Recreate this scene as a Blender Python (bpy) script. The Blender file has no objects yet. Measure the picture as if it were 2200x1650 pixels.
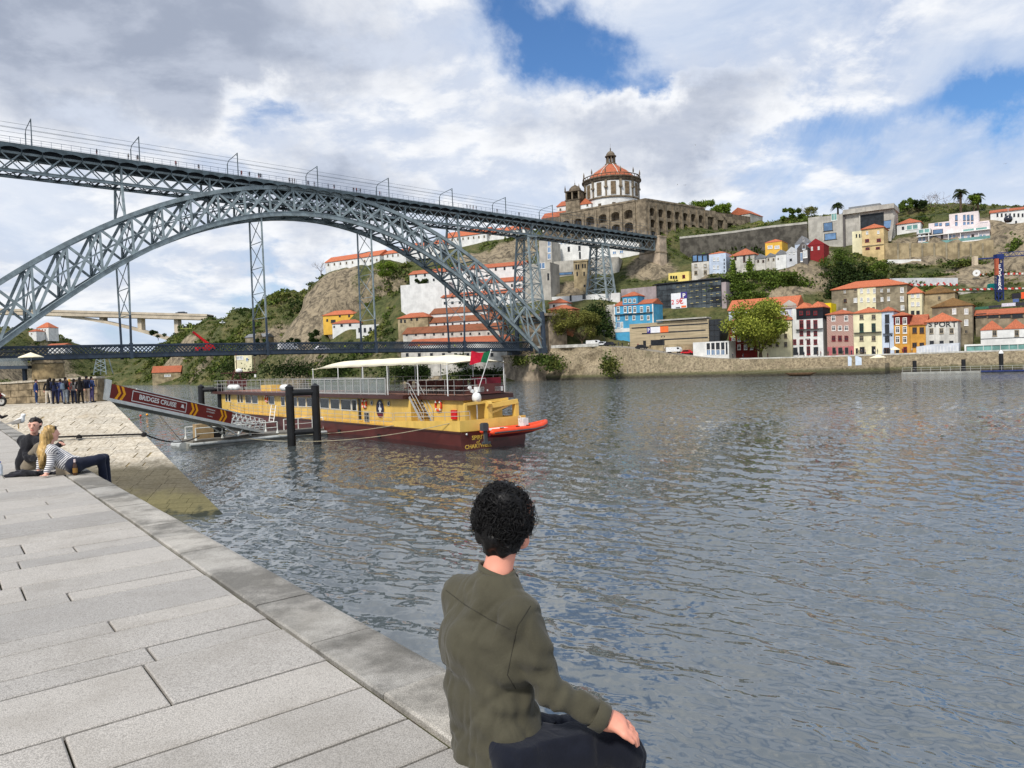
import bpy, math, random
import numpy as np
from mathutils import Vector, Matrix
random.seed(7); RNG = np.random.default_rng(11)
SC = bpy.context.scene; COL = SC.collection
# ------------------------------------------------------------------ camera
F = 1589.0                      # focal length in photograph pixels (2200 wide)
HC = 6.2                        # camera height above the river
RHO = math.atan(.0356); PIT = math.atan(42 * math.cos(RHO) / F)
_f = np.array([0, math.cos(PIT), -math.sin(PIT)]); _u = np.array([0, math.sin(PIT), math.cos(PIT)]); _r = np.array([1., 0, 0])
CR = math.cos(RHO) * _r - math.sin(RHO) * _u; CU = math.sin(RHO) * _r + math.cos(RHO) * _u; CF = _f
cam = bpy.data.cameras.new('camera'); cam.sensor_width = 36.0; cam.lens = 36.0 * F / 2200.0
cam.clip_start = 0.05; cam.clip_end = 12000
camo = bpy.data.objects.new('camera', cam); COL.objects.link(camo)
camo.matrix_world = Matrix(((CR[0], CU[0], -CF[0], 0), (CR[1], CU[1], -CF[1], 0), (CR[2], CU[2], -CF[2], HC), (0, 0, 0, 1)))
SC.camera = camo
# ------------------------------------------------------------------ node helper
class NG:
 def __init__(self, tree):
  self.t = tree; self.n = tree.nodes; self.l = tree.links
 def new(self, typ, **kw):
  nd = self.n.new(typ)
  for k, v in kw.items():
   if k.startswith('i_'):
    key = k[2:].replace('_', ' ')
    nd.inputs[key].default_value = v
   else:
    setattr(nd, k, v)
  return nd
 def put(self, sock, v):
  if isinstance(v, bpy.types.NodeSocket): self.l.new(v, sock)
  else: sock.default_value = v
 def math(self, op, a, b=0.0, c=0.0, clamp=False):
  nd = self.n.new('ShaderNodeMath'); nd.operation = op; nd.use_clamp = clamp
  self.put(nd.inputs[0], a); self.put(nd.inputs[1], b); self.put(nd.inputs[2], c)
  return nd.outputs[0]
 def vmath(self, op, a, b=(0, 0, 0), scale=None):
  nd = self.n.new('ShaderNodeVectorMath'); nd.operation = op
  self.put(nd.inputs[0], a); self.put(nd.inputs[1], b)
  if scale is not None: self.put(nd.inputs['Scale'], scale)
  return nd.outputs['Value'] if op in ('LENGTH', 'DOT_PRODUCT', 'DISTANCE') else nd.outputs[0]
 def mix(self, fac, a, b, blend='MIX'):
  nd = self.n.new('ShaderNodeMix'); nd.data_type = 'RGBA'; nd.blend_type = blend
  self.put(nd.inputs[0], fac)
  for s, v in ((6, a), (7, b)):
   if not isinstance(v, bpy.types.NodeSocket) and len(v) == 3: v = (*v, 1)
   self.put(nd.inputs[s], v)
  return nd.outputs[2]
 def noise(self, vec, scale, detail=4, rough=.55, dist=0.0, out='Fac', lac=2.0):
  nd = self.n.new('ShaderNodeTexNoise'); nd.inputs['Scale'].default_value = scale
  nd.inputs['Detail'].default_value = detail; nd.inputs['Roughness'].default_value = rough
  nd.inputs['Distortion'].default_value = dist; nd.inputs['Lacunarity'].default_value = lac
  if vec is not None: self.put(nd.inputs['Vector'], vec)
  return nd.outputs[out]
 def ramp(self, fac, stops, interp='LINEAR'):
  nd = self.n.new('ShaderNodeValToRGB'); cr = nd.color_ramp; cr.interpolation = interp
  while len(cr.elements) < len(stops): cr.elements.new(.5)
  for e, (p, c) in zip(cr.elements, stops):
   e.position = p; e.color = (c, c, c, 1) if isinstance(c, (int, float)) else (*c, 1)
  self.put(nd.inputs[0], fac)
  return nd.outputs[0]
 def smooth(self, v, lo, hi):
  nd = self.n.new('ShaderNodeMapRange'); nd.interpolation_type = 'SMOOTHSTEP'
  self.put(nd.inputs[0], v); nd.inputs[1].default_value = lo; nd.inputs[2].default_value = hi
  return nd.outputs[0]
# ------------------------------------------------------------------ world: sky and broken cloud
SUN_EL, SUN_AZ = math.radians(48), math.radians(-150)      # azimuth from +Y towards +X: behind the camera, to the left
W = bpy.data.worlds.new('World'); SC.world = W; W.use_nodes = True
g = NG(W.node_tree); g.n.clear()
tc = g.new('ShaderNodeTexCoord'); D = g.vmath('NORMALIZE', tc.outputs['Generated'])
sx = g.new('ShaderNodeSeparateXYZ'); g.l.new(D, sx.inputs[0])
sky = g.new('ShaderNodeTexSky'); sky.sky_type = 'NISHITA'; sky.sun_disc = False
sky.sun_elevation = SUN_EL; sky.sun_rotation = SUN_AZ; sky.air_density = 1.3; sky.dust_density = 0.25; sky.ozone_density = 5.0
zc = g.math('ADD', g.math('MAXIMUM', sx.outputs[2], 0.0), 0.26)
cu = g.math('DIVIDE', sx.outputs[0], zc); cv = g.math('DIVIDE', sx.outputs[1], zc)
cp = g.new('ShaderNodeCombineXYZ'); g.l.new(cu, cp.inputs[0]); g.l.new(cv, cp.inputs[1])
wd = g.new('ShaderNodeSeparateColor'); g.l.new(g.noise(D, 5.0, 7, .62, out='Color'), wd.inputs[0])
az = g.math('ADD', g.math('ARCTAN2', sx.outputs[0], sx.outputs[1]), g.math('MULTIPLY', g.math('SUBTRACT', wd.outputs[0], .5), .46)); el = g.math('ADD', g.math('ARCSINE', sx.outputs[2]), g.math('MULTIPLY', g.math('SUBTRACT', wd.outputs[1], .5), .30))
def blob(a0, e0, ra, re):
 x = g.math('DIVIDE', g.math('SUBTRACT', az, math.radians(a0)), math.radians(ra))
 y = g.math('DIVIDE', g.math('SUBTRACT', el, math.radians(e0)), math.radians(re))
 return g.math('EXPONENT', g.math('MULTIPLY', g.math('ADD', g.math('MULTIPLY', x, x), g.math('MULTIPLY', y, y)), -1.0))
warp = g.noise(cp.outputs[0], 0.8, 3, .5, out='Color')
pw = g.vmath('ADD', cp.outputs[0], g.vmath('SCALE', g.vmath('SUBTRACT', warp, (.5, .5, .5)), scale=0.45))
n1 = g.noise(g.vmath('ADD', pw, (3.7, 1.9, 0.0)), 1.75, 12, .60)          # cumulus field
n1b = g.noise(g.vmath('ADD', pw, (3.67, 1.99, 0.04)), 1.75, 12, .60)      # same, looked at a step towards the light
n2 = g.noise(g.vmath('MULTIPLY', cp.outputs[0], (1.0, 0.45, 1.0)), 1.5, 8, .62, .9)   # thin high veil
def blobs(lst):
 s = None
 for a in lst:
  b_ = g.math('MULTIPLY', blob(*a[:4]), a[4]); s = b_ if s is None else g.math('ADD', s, b_)
 return s
hol = blobs(((5.0, 25.0, 5.0, 4.2, .29), (2.5, 29.5, 4, 3.0, .16), (8, 21, 5.0, 2.6, .26), (-19, 17.5, 5, 1.4, .12), (35, 14.5, 5, 1.7, .24), (26, 29, 12, 2.2, .16), (27, 14.2, 10, 1.6, .10), (-15, 7.5, 6, 1.6, .12),
   (62, 25, 8, 6, .3), (-75, 30, 9, 6, .3), (120, 30, 10, 6, .3), (-120, 40, 10, 7, .3), (170, 35, 9, 7, .3)))
add = blobs(((-26, 25, 20, 9, .30), (-4, 22, 7, 5, .12), (6, 16.0, 10, 3.0, .16), (16, 18.5, 6, 2.4, .12), (-22, 10, 14, 3.0, .10), (-7, 12.5, 6, 2.2, .14)))
dens = g.math('SUBTRACT', g.math('ADD', n1, add), hol)
thin = g.math('MULTIPLY', g.smooth(g.math('SUBTRACT', n2, g.math('MULTIPLY', hol, 1.15)), .14, .50), .94)
thick = g.smooth(dens, .38, .60)
cover = g.math('MAXIMUM', thick, thin)
core = g.smooth(dens, .58, .80)
lit = g.smooth(g.math('SUBTRACT', n1, n1b), -.07, .08)
white = g.mix(lit, (7.2, 7.8, 9.0), (10.4, 10.5, 10.7))
grey = g.mix(lit, (4.0, 4.5, 5.6), (5.8, 6.3, 7.4))
veil = g.mix(g.smooth(n2, .4, .7), (6.2, 7.2, 9.0), (9.2, 9.6, 10.3))
ccol = g.mix(thick, veil, g.mix(core, white, grey))
skyc = g.mix(1.0, sky.outputs[0], (0.76, 1.02, 1.32), 'MULTIPLY')
hz = g.smooth(sx.outputs[2], .26, .0)
skyc = g.mix(g.math('MULTIPLY', hz, .35), skyc, (5.0, 6.4, 8.8))
fin = g.mix(g.math('MULTIPLY', cover, .97), skyc, ccol)
bg = g.new('ShaderNodeBackground'); g.l.new(fin, bg.inputs[0]); bg.inputs[1].default_value = 0.088
wo = g.new('ShaderNodeOutputWorld'); g.l.new(bg.outputs[0], wo.inputs[0])
# ------------------------------------------------------------------ sun behind thin cloud
sl = bpy.data.lights.new('sun', 'SUN'); sl.energy = 3.2; sl.angle = math.radians(9); sl.color = (1.0, .95, .88)
so = bpy.data.objects.new('sun', sl); COL.objects.link(so)
sd = Vector((math.sin(SUN_AZ) * math.cos(SUN_EL), math.cos(SUN_AZ) * math.cos(SUN_EL), math.sin(SUN_EL)))
so.rotation_euler = sd.to_track_quat('Z', 'Y').to_euler()
SC.view_settings.view_transform = 'Standard'; SC.view_settings.look = 'None'
SC.view_settings.exposure = 0.12; SC.view_settings.gamma = 1.0; SC.view_settings.use_curve_mapping = False
SC.cycles.max_bounces = 6; SC.cycles.diffuse_bounces = 2; SC.cycles.glossy_bounces = 3; SC.cycles.transmission_bounces = 3
SC.cycles.transparent_max_bounces = 8; SC.cycles.caustics_reflective = False; SC.cycles.caustics_refractive = False
# ------------------------------------------------------------------ photograph pixel -> place
def ray(px, py): return CF + CR * (px - 1100) / F - CU * (py - 825) / F
CO = np.array([0, 0, HC])
def onz(px, py, z): d = ray(px, py); return CO + d * ((z - HC) / d[2])
def ony(px, py, Y): d = ray(px, py); return CO + d * (Y / d[1])
def V3(*a): return np.array(a, float)
# ------------------------------------------------------------------ mesh builder
BOXF = [(0, 3, 2, 1), (4, 5, 6, 7), (0, 1, 5, 4), (1, 2, 6, 5), (2, 3, 7, 6), (3, 0, 4, 7)]
class MB:
 def __init__(self): self.v = []; self.f = []; self.m = []
 def add(self, vs, fs, m=0):
  o = len(self.v); self.v.extend([tuple(map(float, p)) for p in vs])
  self.f.extend([tuple(i + o for i in f) for f in fs]); self.m.extend([m] * len(fs)); return self
 def hexa(self, p8, m=0): return self.add(p8, BOXF, m)
 def box(self, c, size, ex=(1, 0, 0), ey=(0, 1, 0), ez=(0, 0, 1), m=0):
  c = np.array(c, float); a = np.array(ex, float) * size[0] / 2; b = np.array(ey, float) * size[1] / 2; d = np.array(ez, float) * size[2] / 2
  return self.hexa([c - a - b - d, c + a - b - d, c + a + b - d, c - a + b - d, c - a - b + d, c + a - b + d, c + a + b + d, c - a + b + d], m)
 def aabb(self, p, q, m=0):
  return self.box([(p[i] + q[i]) / 2 for i in range(3)], [abs(q[i] - p[i]) for i in range(3)], m=m)
 def beam(self, p, q, w, h=None, up=(0, 0, 1), m=0):
  p = np.array(p, float); q = np.array(q, float); d = q - p; L = np.linalg.norm(d); d /= max(L, 1e-9)
  up = np.array(up, float); s = np.cross(d, up)
  if np.linalg.norm(s) < 1e-4: s = np.cross(d, np.array([1., 0, 0]))
  s /= np.linalg.norm(s); t = np.cross(s, d)
  return self.box((p + q) / 2, (L, w, h or w), d, s, t, m)
 def tube(self, pts, r, n=6, m=0, caps=True):
  pts = [np.array(p, float) for p in pts]; rs = r if hasattr(r, '__len__') else [r] * len(pts); vs = []; fs = []
  a = None
  for i, p in enumerate(pts):
   d = pts[min(i + 1, len(pts) - 1)] - pts[max(i - 1, 0)]; d /= max(np.linalg.norm(d), 1e-9)
   if a is None:
    a = np.cross(d, np.array([0, 0, 1.]) if abs(d[2]) < .9 else np.array([1., 0, 0]))
   a = a - d * (a @ d); a /= max(np.linalg.norm(a), 1e-9); b = np.cross(d, a)
   for k in range(n):
    t = 2 * math.pi * k / n; vs.append(p + (a * math.cos(t) + b * math.sin(t)) * rs[i])
  for i in range(len(pts) - 1):
   for k in range(n):
    fs.append((i * n + k, i * n + (k + 1) % n, (i + 1) * n + (k + 1) % n, (i + 1) * n + k))
  if caps: fs.append(tuple(range(n))[::-1]); fs.append(tuple(range((len(pts) - 1) * n, len(pts) * n)))
  return self.add(vs, fs, m)
 def lathe(self, c, prof, n=16, m=0, ax=None, a0=0.0, a1=2 * math.pi):
  full = abs(a1 - a0 - 2 * math.pi) < 1e-6; k = n if full else n + 1; vs = []; fs = []
  X, Y, Z = ax if ax is not None else (V3(1, 0, 0), V3(0, 1, 0), V3(0, 0, 1)); c = np.array(c, float)
  for r, z in prof:
   for i in range(k):
    t = a0 + (a1 - a0) * i / n; vs.append(c + X * r * math.cos(t) + Y * r * math.sin(t) + Z * z)
  for j in range(len(prof) - 1):
   for i in range(n):
    i2 = (i + 1) % k; fs.append((j * k + i, j * k + i2, (j + 1) * k + i2, (j + 1) * k + i))
  return self.add(vs, fs, m)
 def prism(self, poly, h0, h1, ex=None, ey=None, ez=None, o=(0, 0, 0), m=0):
  """poly in (x,y) of the frame, extruded h0..h1 along ez"""
  ex = V3(1, 0, 0) if ex is None else ex; ey = V3(0, 1, 0) if ey is None else ey; ez = V3(0, 0, 1) if ez is None else ez
  o = np.array(o, float); n = len(poly)
  vs = [o + ex * x + ey * y + ez * h0 for x, y in poly] + [o + ex * x + ey * y + ez * h1 for x, y in poly]
  fs = [tuple(range(n))[::-1], tuple(range(n, 2 * n))] + [(i, (i + 1) % n, n + (i + 1) % n, n + i) for i in range(n)]
  return self.add(vs, fs, m)
 def build(self, name, mats, parent=None, smooth=False, org=None):
  me = bpy.data.meshes.new(name); o0 = origin(parent) if parent is not None else (np.zeros(3) if org is None else np.array(org, float))
  v = np.array(self.v, float).reshape(-1, 3) - o0
  me.from_pydata(v.tolist(), [], self.f)
  mats = mats if isinstance(mats, (list, tuple)) else [mats]
  for x in mats: me.materials.append(x)
  if len(mats) > 1: me.polygons.foreach_set('material_index', self.m)
  if smooth: me.polygons.foreach_set('use_smooth', [True] * len(me.polygons))
  me.update()
  return link(name, me, parent, o0 if parent is None else None)
ORG = {}
def origin(o): return ORG[o.name]
def link(name, data, parent=None, loc=None):
 o = bpy.data.objects.new(name, data); COL.objects.link(o)
 if parent is not None:
  o.parent = parent; ORG[o.name] = ORG[parent.name]
 else:
  l = np.zeros(3) if loc is None else np.array(loc, float); o.location = l; ORG[o.name] = l
 return o
def raw_mesh(name, v, f, mat, parent=None, smooth=False, mi=None, org=None):
 """numpy verts (n,3), faces (m,k) all same size"""
 me = bpy.data.meshes.new(name); o0 = origin(parent) if parent is not None else (np.zeros(3) if org is None else np.array(org, float))
 v = np.asarray(v, np.float32) - o0.astype(np.float32); f = np.asarray(f, np.int32); k = f.shape[1]
 me.vertices.add(len(v)); me.vertices.foreach_set('co', v.ravel())
 me.loops.add(f.size); me.loops.foreach_set('vertex_index', f.ravel())
 me.polygons.add(len(f)); me.polygons.foreach_set('loop_start', np.arange(0, f.size, k, dtype=np.int32))
 for x in (mat if isinstance(mat, (list, tuple)) else [mat]): me.materials.append(x)
 if mi is not None: me.polygons.foreach_set('material_index', np.asarray(mi, np.int32))
 if smooth: me.polygons.foreach_set('use_smooth', np.ones(len(f), bool))
 me.update(calc_edges=True)
 return link(name, me, parent, o0 if parent is None else None)
def thing(name, label, cat, loc=(0, 0, 0), group=None):
 o = link(name, None, None, loc); o.empty_display_size = .3
 return tag(o, label, cat, group)
def tag(o, label, cat, group=None, kind=None):
 o['label'] = label; o['category'] = cat
 if group: o['group'] = group
 if kind: o['kind'] = kind
 return o
def struct(o, label=None, kind='structure'):
 o['kind'] = kind
 if label: o['label'] = label
 return o
# ------------------------------------------------------------------ materials
MATS = {}
def pm(name, col, rough=.7, var=.18, scale=1.0, bump=0.0, bscale=None, col2=None, metal=0.0, spec=.3, stretch=(1, 1, 1), lo=.35, hi=.65, detail=5, streak=0.0, alpha=1.0, fine=0.0):
 """procedural material in world coordinates: base colour varied by noise, optional second colour, bump and vertical weather streaks"""
 if name in MATS: return MATS[name]
 m = bpy.data.materials.new(name); m.use_nodes = True; g = NG(m.node_tree); b = g.n['Principled BSDF']
 ge = g.new('ShaderNodeNewGeometry'); P = g.vmath('MULTIPLY', ge.outputs['Position'], stretch)
 n = g.noise(P, scale, detail, .6)
 c2 = col2 if col2 is not None else tuple(c * (1 - var * 2) for c in col); c1 = col if col2 is not None else tuple(min(1, c * (1 + var * .6)) for c in col)
 c = g.mix(g.smooth(n, lo, hi), c2, c1)
 if streak:
  s = g.noise(g.vmath('MULTIPLY', ge.outputs['Position'], (1.3, 1.3, .08)), 1.0, 5, .65)
  c = g.mix(g.math('MULTIPLY', g.smooth(s, .48, .74), streak), c, tuple(x * .35 for x in col))
 if fine:
  fn = g.noise(ge.outputs['Position'], scale * 14, 2, .5)
  c = g.mix(fine, c, g.mix(g.smooth(fn, .3, .7), tuple(x * .45 for x in col), tuple(min(1, x * 1.45) for x in col)))
 g.l.new(c, b.inputs['Base Color']); b.inputs['Roughness'].default_value = rough; b.inputs['Metallic'].default_value = metal
 b.inputs['Specular IOR Level'].default_value = spec
 if alpha < 1: b.inputs['Alpha'].default_value = alpha
 if bump:
  bn = g.new('ShaderNodeBump'); bn.inputs['Strength'].default_value = min(1, bump); bn.inputs['Distance'].default_value = .3 / (bscale or scale) if (bscale or scale) > 1 else .3
  g.l.new(g.noise(P, bscale or scale * 3, 4, .6), bn.inputs['Height']); g.l.new(bn.outputs[0], b.inputs['Normal'])
 MATS[name] = m; return m
ORD = 'first second third fourth fifth sixth seventh eighth ninth tenth eleventh twelfth thirteenth fourteenth fifteenth sixteenth seventeenth eighteenth nineteenth twentieth twenty-first twenty-second twenty-third twenty-fourth twenty-fifth twenty-sixth twenty-seventh twenty-eighth'.split()
def srgb(r, g_, b): return tuple(((x / 255) / 12.92 if x / 255 <= .04045 else ((x / 255 + .055) / 1.055) ** 2.4) for x in (r, g_, b))
# ================================================================== river
def water_mat():
 m = bpy.data.materials.new('river_water'); m.use_nodes = True; g = NG(m.node_tree); b = g.n['Principled BSDF']
 ge = g.new('ShaderNodeNewGeometry'); P = ge.outputs['Position']
 n0 = g.noise(P, .05, 3, .5)
 b.inputs['Roughness'].default_value = .04; b.inputs['IOR'].default_value = 2.35; b.inputs['Specular IOR Level'].default_value = .5
 g.l.new(g.mix(n0, (.062, .076, .078), (.078, .090, .088)), b.inputs['Base Color'])
 mp = g.new('ShaderNodeMapping'); mp.inputs['Rotation'].default_value = (0, 0, math.radians(-38)); mp.inputs['Scale'].default_value = (1.0, .42, 1.0); g.l.new(P, mp.inputs[0])
 nc = g.vmath('SUBTRACT', g.noise(mp.outputs[0], 2.6, 4, .62, .5, out='Color'), (.5, .5, .5))
 n5 = g.vmath('SUBTRACT', g.noise(mp.outputs[0], 8.0, 3, .6, .4, out='Color'), (.5, .5, .5)); nc = g.vmath('ADD', nc, g.vmath('SCALE', n5, scale=.55))
 patch = g.smooth(g.noise(P, .06, 3, .55), .30, .72)
 cd = g.new('ShaderNodeVectorMath'); cd.operation = 'LENGTH'; g.l.new(P, cd.inputs[0]); far = g.smooth(cd.outputs['Value'], 18, 130)      # short ripples the mesh no longer carries far out
 amp = g.math('MULTIPLY', g.math('ADD', .15, g.math('MULTIPLY', far, 2.5)), g.math('ADD', .65, g.math('MULTIPLY', patch, .6)))
 nn = g.vmath('NORMALIZE', g.vmath('ADD', ge.outputs['Normal'], g.vmath('SCALE', g.vmath('MULTIPLY', nc, (1, 1, 0)), scale=amp)))
 g.l.new(nn, b.inputs['Normal'])
 return m
M_WATER = water_mat()
def make_river():
 rng = np.random.default_rng(5)
 py = np.concatenate([np.linspace(2600, 1700, 40, endpoint=False), np.linspace(1700, 850, 560, endpoint=False), np.linspace(850, 789, 70)])
 d = HC * F / (py - 783.0); d = np.concatenate([d, [1900, 3200, 6000]])
 t = np.concatenate([np.tan(np.radians(np.linspace(-80, -42, 16, endpoint=False))), np.linspace(math.tan(math.radians(-42)), math.tan(math.radians(42)), 640), np.tan(np.radians(np.linspace(42, 80, 17)[1:]))])
 Y, T = np.meshgrid(d, t, indexing='ij'); X = Y * T
 dr = np.abs(np.gradient(d))[:, None] * np.ones_like(T)
 Z = np.zeros_like(X); cal = .55 + .45 * np.sin(X * .11 + Y * .07 + 1.3 * np.sin(Y * .05)) * np.sin(X * .043 - Y * .09)
 for i in range(90):
  lam = .17 * (14.0) ** (rng.random() ** 1.45); k = 2 * math.pi / lam
  a = math.radians(37.9) + rng.normal(0, .50) + (math.pi if rng.random() < .25 else 0)
  slope = .056 * (1.0 if lam < .9 else .5)
  w = np.clip(lam / (2.6 * dr) - .35, 0, 1)
  Z += (slope / k) * w * np.sin(k * (X * math.cos(a) + Y * math.sin(a)) + rng.random() * 6.28 + .6 * np.sin(X * .35 + i) * np.sin(Y * .31 + 2 * i)) * (cal if lam < 1.6 else 1)
 nr, nc = X.shape; idx = np.arange(nr * nc).reshape(nr, nc)
 f = np.stack([idx[:-1, :-1], idx[:-1, 1:], idx[1:, 1:], idx[1:, :-1]], -1).reshape(-1, 4)
 o = raw_mesh('river', np.stack([X, Y, Z], -1).reshape(-1, 3), f, M_WATER, smooth=True)
 struct(o, 'wide rippled grey-blue river reflecting the cloudy sky')
make_river()
# ================================================================== quay in the foreground
Q = HC - 1.42                                     # paving level
E1 = V3(-.6143, .7891, 0); E2 = V3(.7891, .6143, 0)   # along the edge (away), towards the water
EDGE = 1.858; KW = .385                           # edge position along E2 and kerb width
def qp(s, t, z=Q): return E1 * s + E2 * t + V3(0, 0, z)
def granite(name, col, dark, stain=0.0):
 m = bpy.data.materials.new(name); m.use_nodes = True; g = NG(m.node_tree); b = g.n['Principled BSDF']
 ge = g.new('ShaderNodeNewGeometry'); oi = g.new('ShaderNodeObjectInfo'); P = ge.outputs['Position']
 sp = g.noise(P, 190, 2, .6); sp2 = g.noise(P, 75, 3, .6); bl = g.noise(P, 2.2, 5, .6); bl2 = g.noise(P, .5, 4, .6)
 c = g.mix(g.smooth(sp, .36, .62), tuple(x * .62 for x in col), tuple(min(1, x * 1.16) for x in col))
 c = g.mix(g.math('MULTIPLY', g.smooth(sp2, .54, .66), .38), c, tuple(x * .36 for x in col))
 c = g.mix(g.math('MULTIPLY', g.smooth(bl, .42, .72), .42), c, dark)
 c = g.mix(g.math('MULTIPLY', g.smooth(bl2, .50, .75), .35), c, tuple(x * .75 for x in col))
 if stain:
  st = g.noise(g.vmath('ADD', P, (3, 1, 0)), 1.3, 6, .68)
  c = g.mix(g.math('MULTIPLY', g.smooth(st, .40, .62), stain), c, (.06, .058, .05))
 c = g.mix(1.0, c, g.mix(oi.outputs['Random'], (.86, .86, .86), (1.08, 1.06, 1.03)), 'MULTIPLY')
 g.l.new(c, b.inputs['Base Color']); b.inputs['Roughness'].default_value = .85; b.inputs['Specular IOR Level'].default_value = .2
 bn = g.new('ShaderNodeBump'); bn.inputs['Strength'].default_value = .45; bn.inputs['Distance'].default_value = .004
 g.l.new(g.math('ADD', sp, g.math('MULTIPLY', bl, 2)), bn.inputs['Height']); g.l.new(bn.outputs[0], b.inputs['Normal'])
 return m
M_SLAB = granite('granite_slab', srgb(178, 174, 168), srgb(140, 135, 127))
M_KERB = granite('granite_kerb', srgb(184, 180, 172), srgb(122, 117, 106), .66)
M_JOINT = pm('dark_joint_earth', srgb(64, 56, 48), .95, .3, 6, col2=srgb(70, 74, 44))
M_QWALL = pm('quay_wall_stone', srgb(120, 112, 98), .9, .3, .8, .4, 3, streak=.5)
def chamfer_slab(a, b, c, d, top, thick, ch=.006, rng=random):
 """slab over the quad s a..b, t c..d with chamfered, slightly worn top edge"""
 j = lambda: rng.uniform(-.003, .003)
 lo = [qp(a, c, top - thick), qp(a, d, top - thick), qp(b, d, top - thick), qp(b, c, top - thick)]
 mid = [qp(a, c, top - ch), qp(a, d, top - ch), qp(b, d, top - ch), qp(b, c, top - ch)]
 hi = [qp(a + ch + abs(j()), c + ch, top + j() * .4), qp(a + ch, d - ch - abs(j()), top + j() * .4), qp(b - ch - abs(j()), d - ch, top + j() * .4), qp(b - ch, c + ch, top + j() * .4)]
 v = lo + mid + hi
 f = [(8, 9, 10, 11)]
 for k in range(4):
  k2 = (k + 1) % 4; f += [(k, k2, 4 + k2, 4 + k), (4 + k, 4 + k2, 8 + k2, 8 + k)]
 return v, f
quay = MB()
t0 = EDGE - KW
quay.hexa([qp(-6, -60, -3), qp(-6, EDGE - .06, -3), qp(62, EDGE - .06, -3), qp(62, -60, -3), qp(-6, -60, Q - .03), qp(-6, EDGE - .06, Q - .03), qp(62, EDGE - .06, Q - .03), qp(62, -60, Q - .03)])
quay.hexa([qp(-6, EDGE - .0605, -3), qp(-6, EDGE - .02, -3), qp(62, EDGE - .02, -3), qp(62, EDGE - .0605, -3), qp(-6, EDGE - .0605, Q - .29), qp(-6, EDGE - .02, Q - .29), qp(62, EDGE - .02, Q - .29), qp(62, EDGE - .0605, Q - .29)], 1)
qo = quay.build('quay_pavement', [M_JOINT, M_QWALL]); struct(qo, 'pale granite paved river quay in the foreground')
rs = random.Random(4)
s = 3.34 - 13 * .40; far = MB(); course = 0; SEQ = (.40, .25, .58, .38, .24, .40, .30, .41, .25, .60, .38, .31, .40, .40, .58, .25, .38, .24, .61, .24, .41, .58, .30, .26, .45)
while s < 52:
 w = SEQ[course % len(SEQ)] * (1.0 if s < 12 else 1.25); course += 1
 # stretch of the course that the photograph can see (plus a margin)
 tmin = -3.2 - .55 * max(s, 0); t = t0 - .011; first = True
 while t > tmin:
  ln = rs.uniform(.5, 1.7) if first else rs.uniform(.7, 1.5); first = False
  ta = t - ln; gp = rs.uniform(.0042, .0068)
  v, f = chamfer_slab(s + gp * 1.5, s + w - gp * 1.5, ta + gp, t - gp, Q + rs.uniform(-.0025, .0025), .025, rng=rs)
  if s < 11.5:
   mb = MB(); mb.add(v, f); mb.build('paving_slab', M_SLAB, qo)
  else: far.add(v, f)
  t = ta
 s += w
o = far.build('distant_paving', M_SLAB, qo); o['kind'] = 'stuff'
s = -1.6; mbk = MB()
while s < 52:                                     # kerb stones with a rounded nose
 ln = rs.uniform(.62, 1.05); top = Q + rs.uniform(-.002, .005); a, b = s + .004, s + ln - .004; c, d = t0 + .012, EDGE
 prof = [(c, Q - .28), (d - .012, Q - .28), (d, Q - .06), (d - .006, top - .022), (d - .022, top - .006), (d - .05, top), (c + .012, top), (c, top - .008)]
 v = [qp(a, x, z) for x, z in prof] + [qp(b, x, z) for x, z in prof]; n = len(prof)
 f = [tuple(range(n)), tuple(range(n, 2 * n))[::-1]] + [(i, n + i, n + (i + 1) % n, (i + 1) % n) for i in range(n)]
 mb = MB(); mb.add(v, f)
 if s < 14: mb.build('kerb_stone', M_KERB, qo)
 else: mbk.add(v, f)
 s += ln
o = mbk.build('distant_kerb', M_KERB, qo); o['kind'] = 'stuff'
# ================================================================== boat ramp beyond the quay edge
M_RAMP = granite('ramp_granite', srgb(196, 188, 172), srgb(158, 146, 124))
def ramp_mat():
 m = bpy.data.materials.new('ramp_stone'); m.use_nodes = True; g = NG(m.node_tree); b = g.n['Principled BSDF']
 ge = g.new('ShaderNodeNewGeometry'); oi = g.new('ShaderNodeObjectInfo'); P = ge.outputs['Position']
 sp = g.new('ShaderNodeSeparateXYZ'); g.l.new(P, sp.inputs[0])
 nz = g.noise(P, .9, 5, .6); n2 = g.noise(P, 7, 4, .65); z = g.math('ADD', sp.outputs[2], g.math('MULTIPLY', g.math('SUBTRACT', nz, .5), 1.0))
 c = g.mix(g.smooth(n2, .35, .68), srgb(170, 160, 142), srgb(208, 200, 184))
 c = g.mix(g.math('MULTIPLY', g.smooth(nz, .5, .7), .3), c, srgb(150, 130, 98))
 wet = g.smooth(z, 2.1, 1.5)                                   # tide mark: silt and weed below the high-water line
 c = g.mix(g.math('MULTIPLY', wet, .90), c, g.mix(n2, srgb(62, 58, 44), srgb(92, 85, 64)))
 alg = g.smooth(z, .95, .45); c = g.mix(g.math('MULTIPLY', alg, .9), c, g.mix(n2, srgb(96, 92, 64), srgb(132, 124, 86)))
 low = g.smooth(z, .22, .05); c = g.mix(low, c, srgb(52, 56, 46))
 c = g.mix(1.0, c, g.mix(oi.outputs['Random'], (.86, .86, .86), (1.06, 1.05, 1.03)), 'MULTIPLY')
 g.l.new(c, b.inputs['Base Color']); b.inputs['Roughness'].default_value = .85; b.inputs['Specular IOR Level'].default_value = .25
 bn = g.new('ShaderNodeBump'); bn.inputs['Strength'].default_value = .5; bn.inputs['Distance'].default_value = .02
 g.l.new(n2, bn.inputs['Height']); g.l.new(bn.outputs[0], b.inputs['Normal'])
 return m
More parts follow.
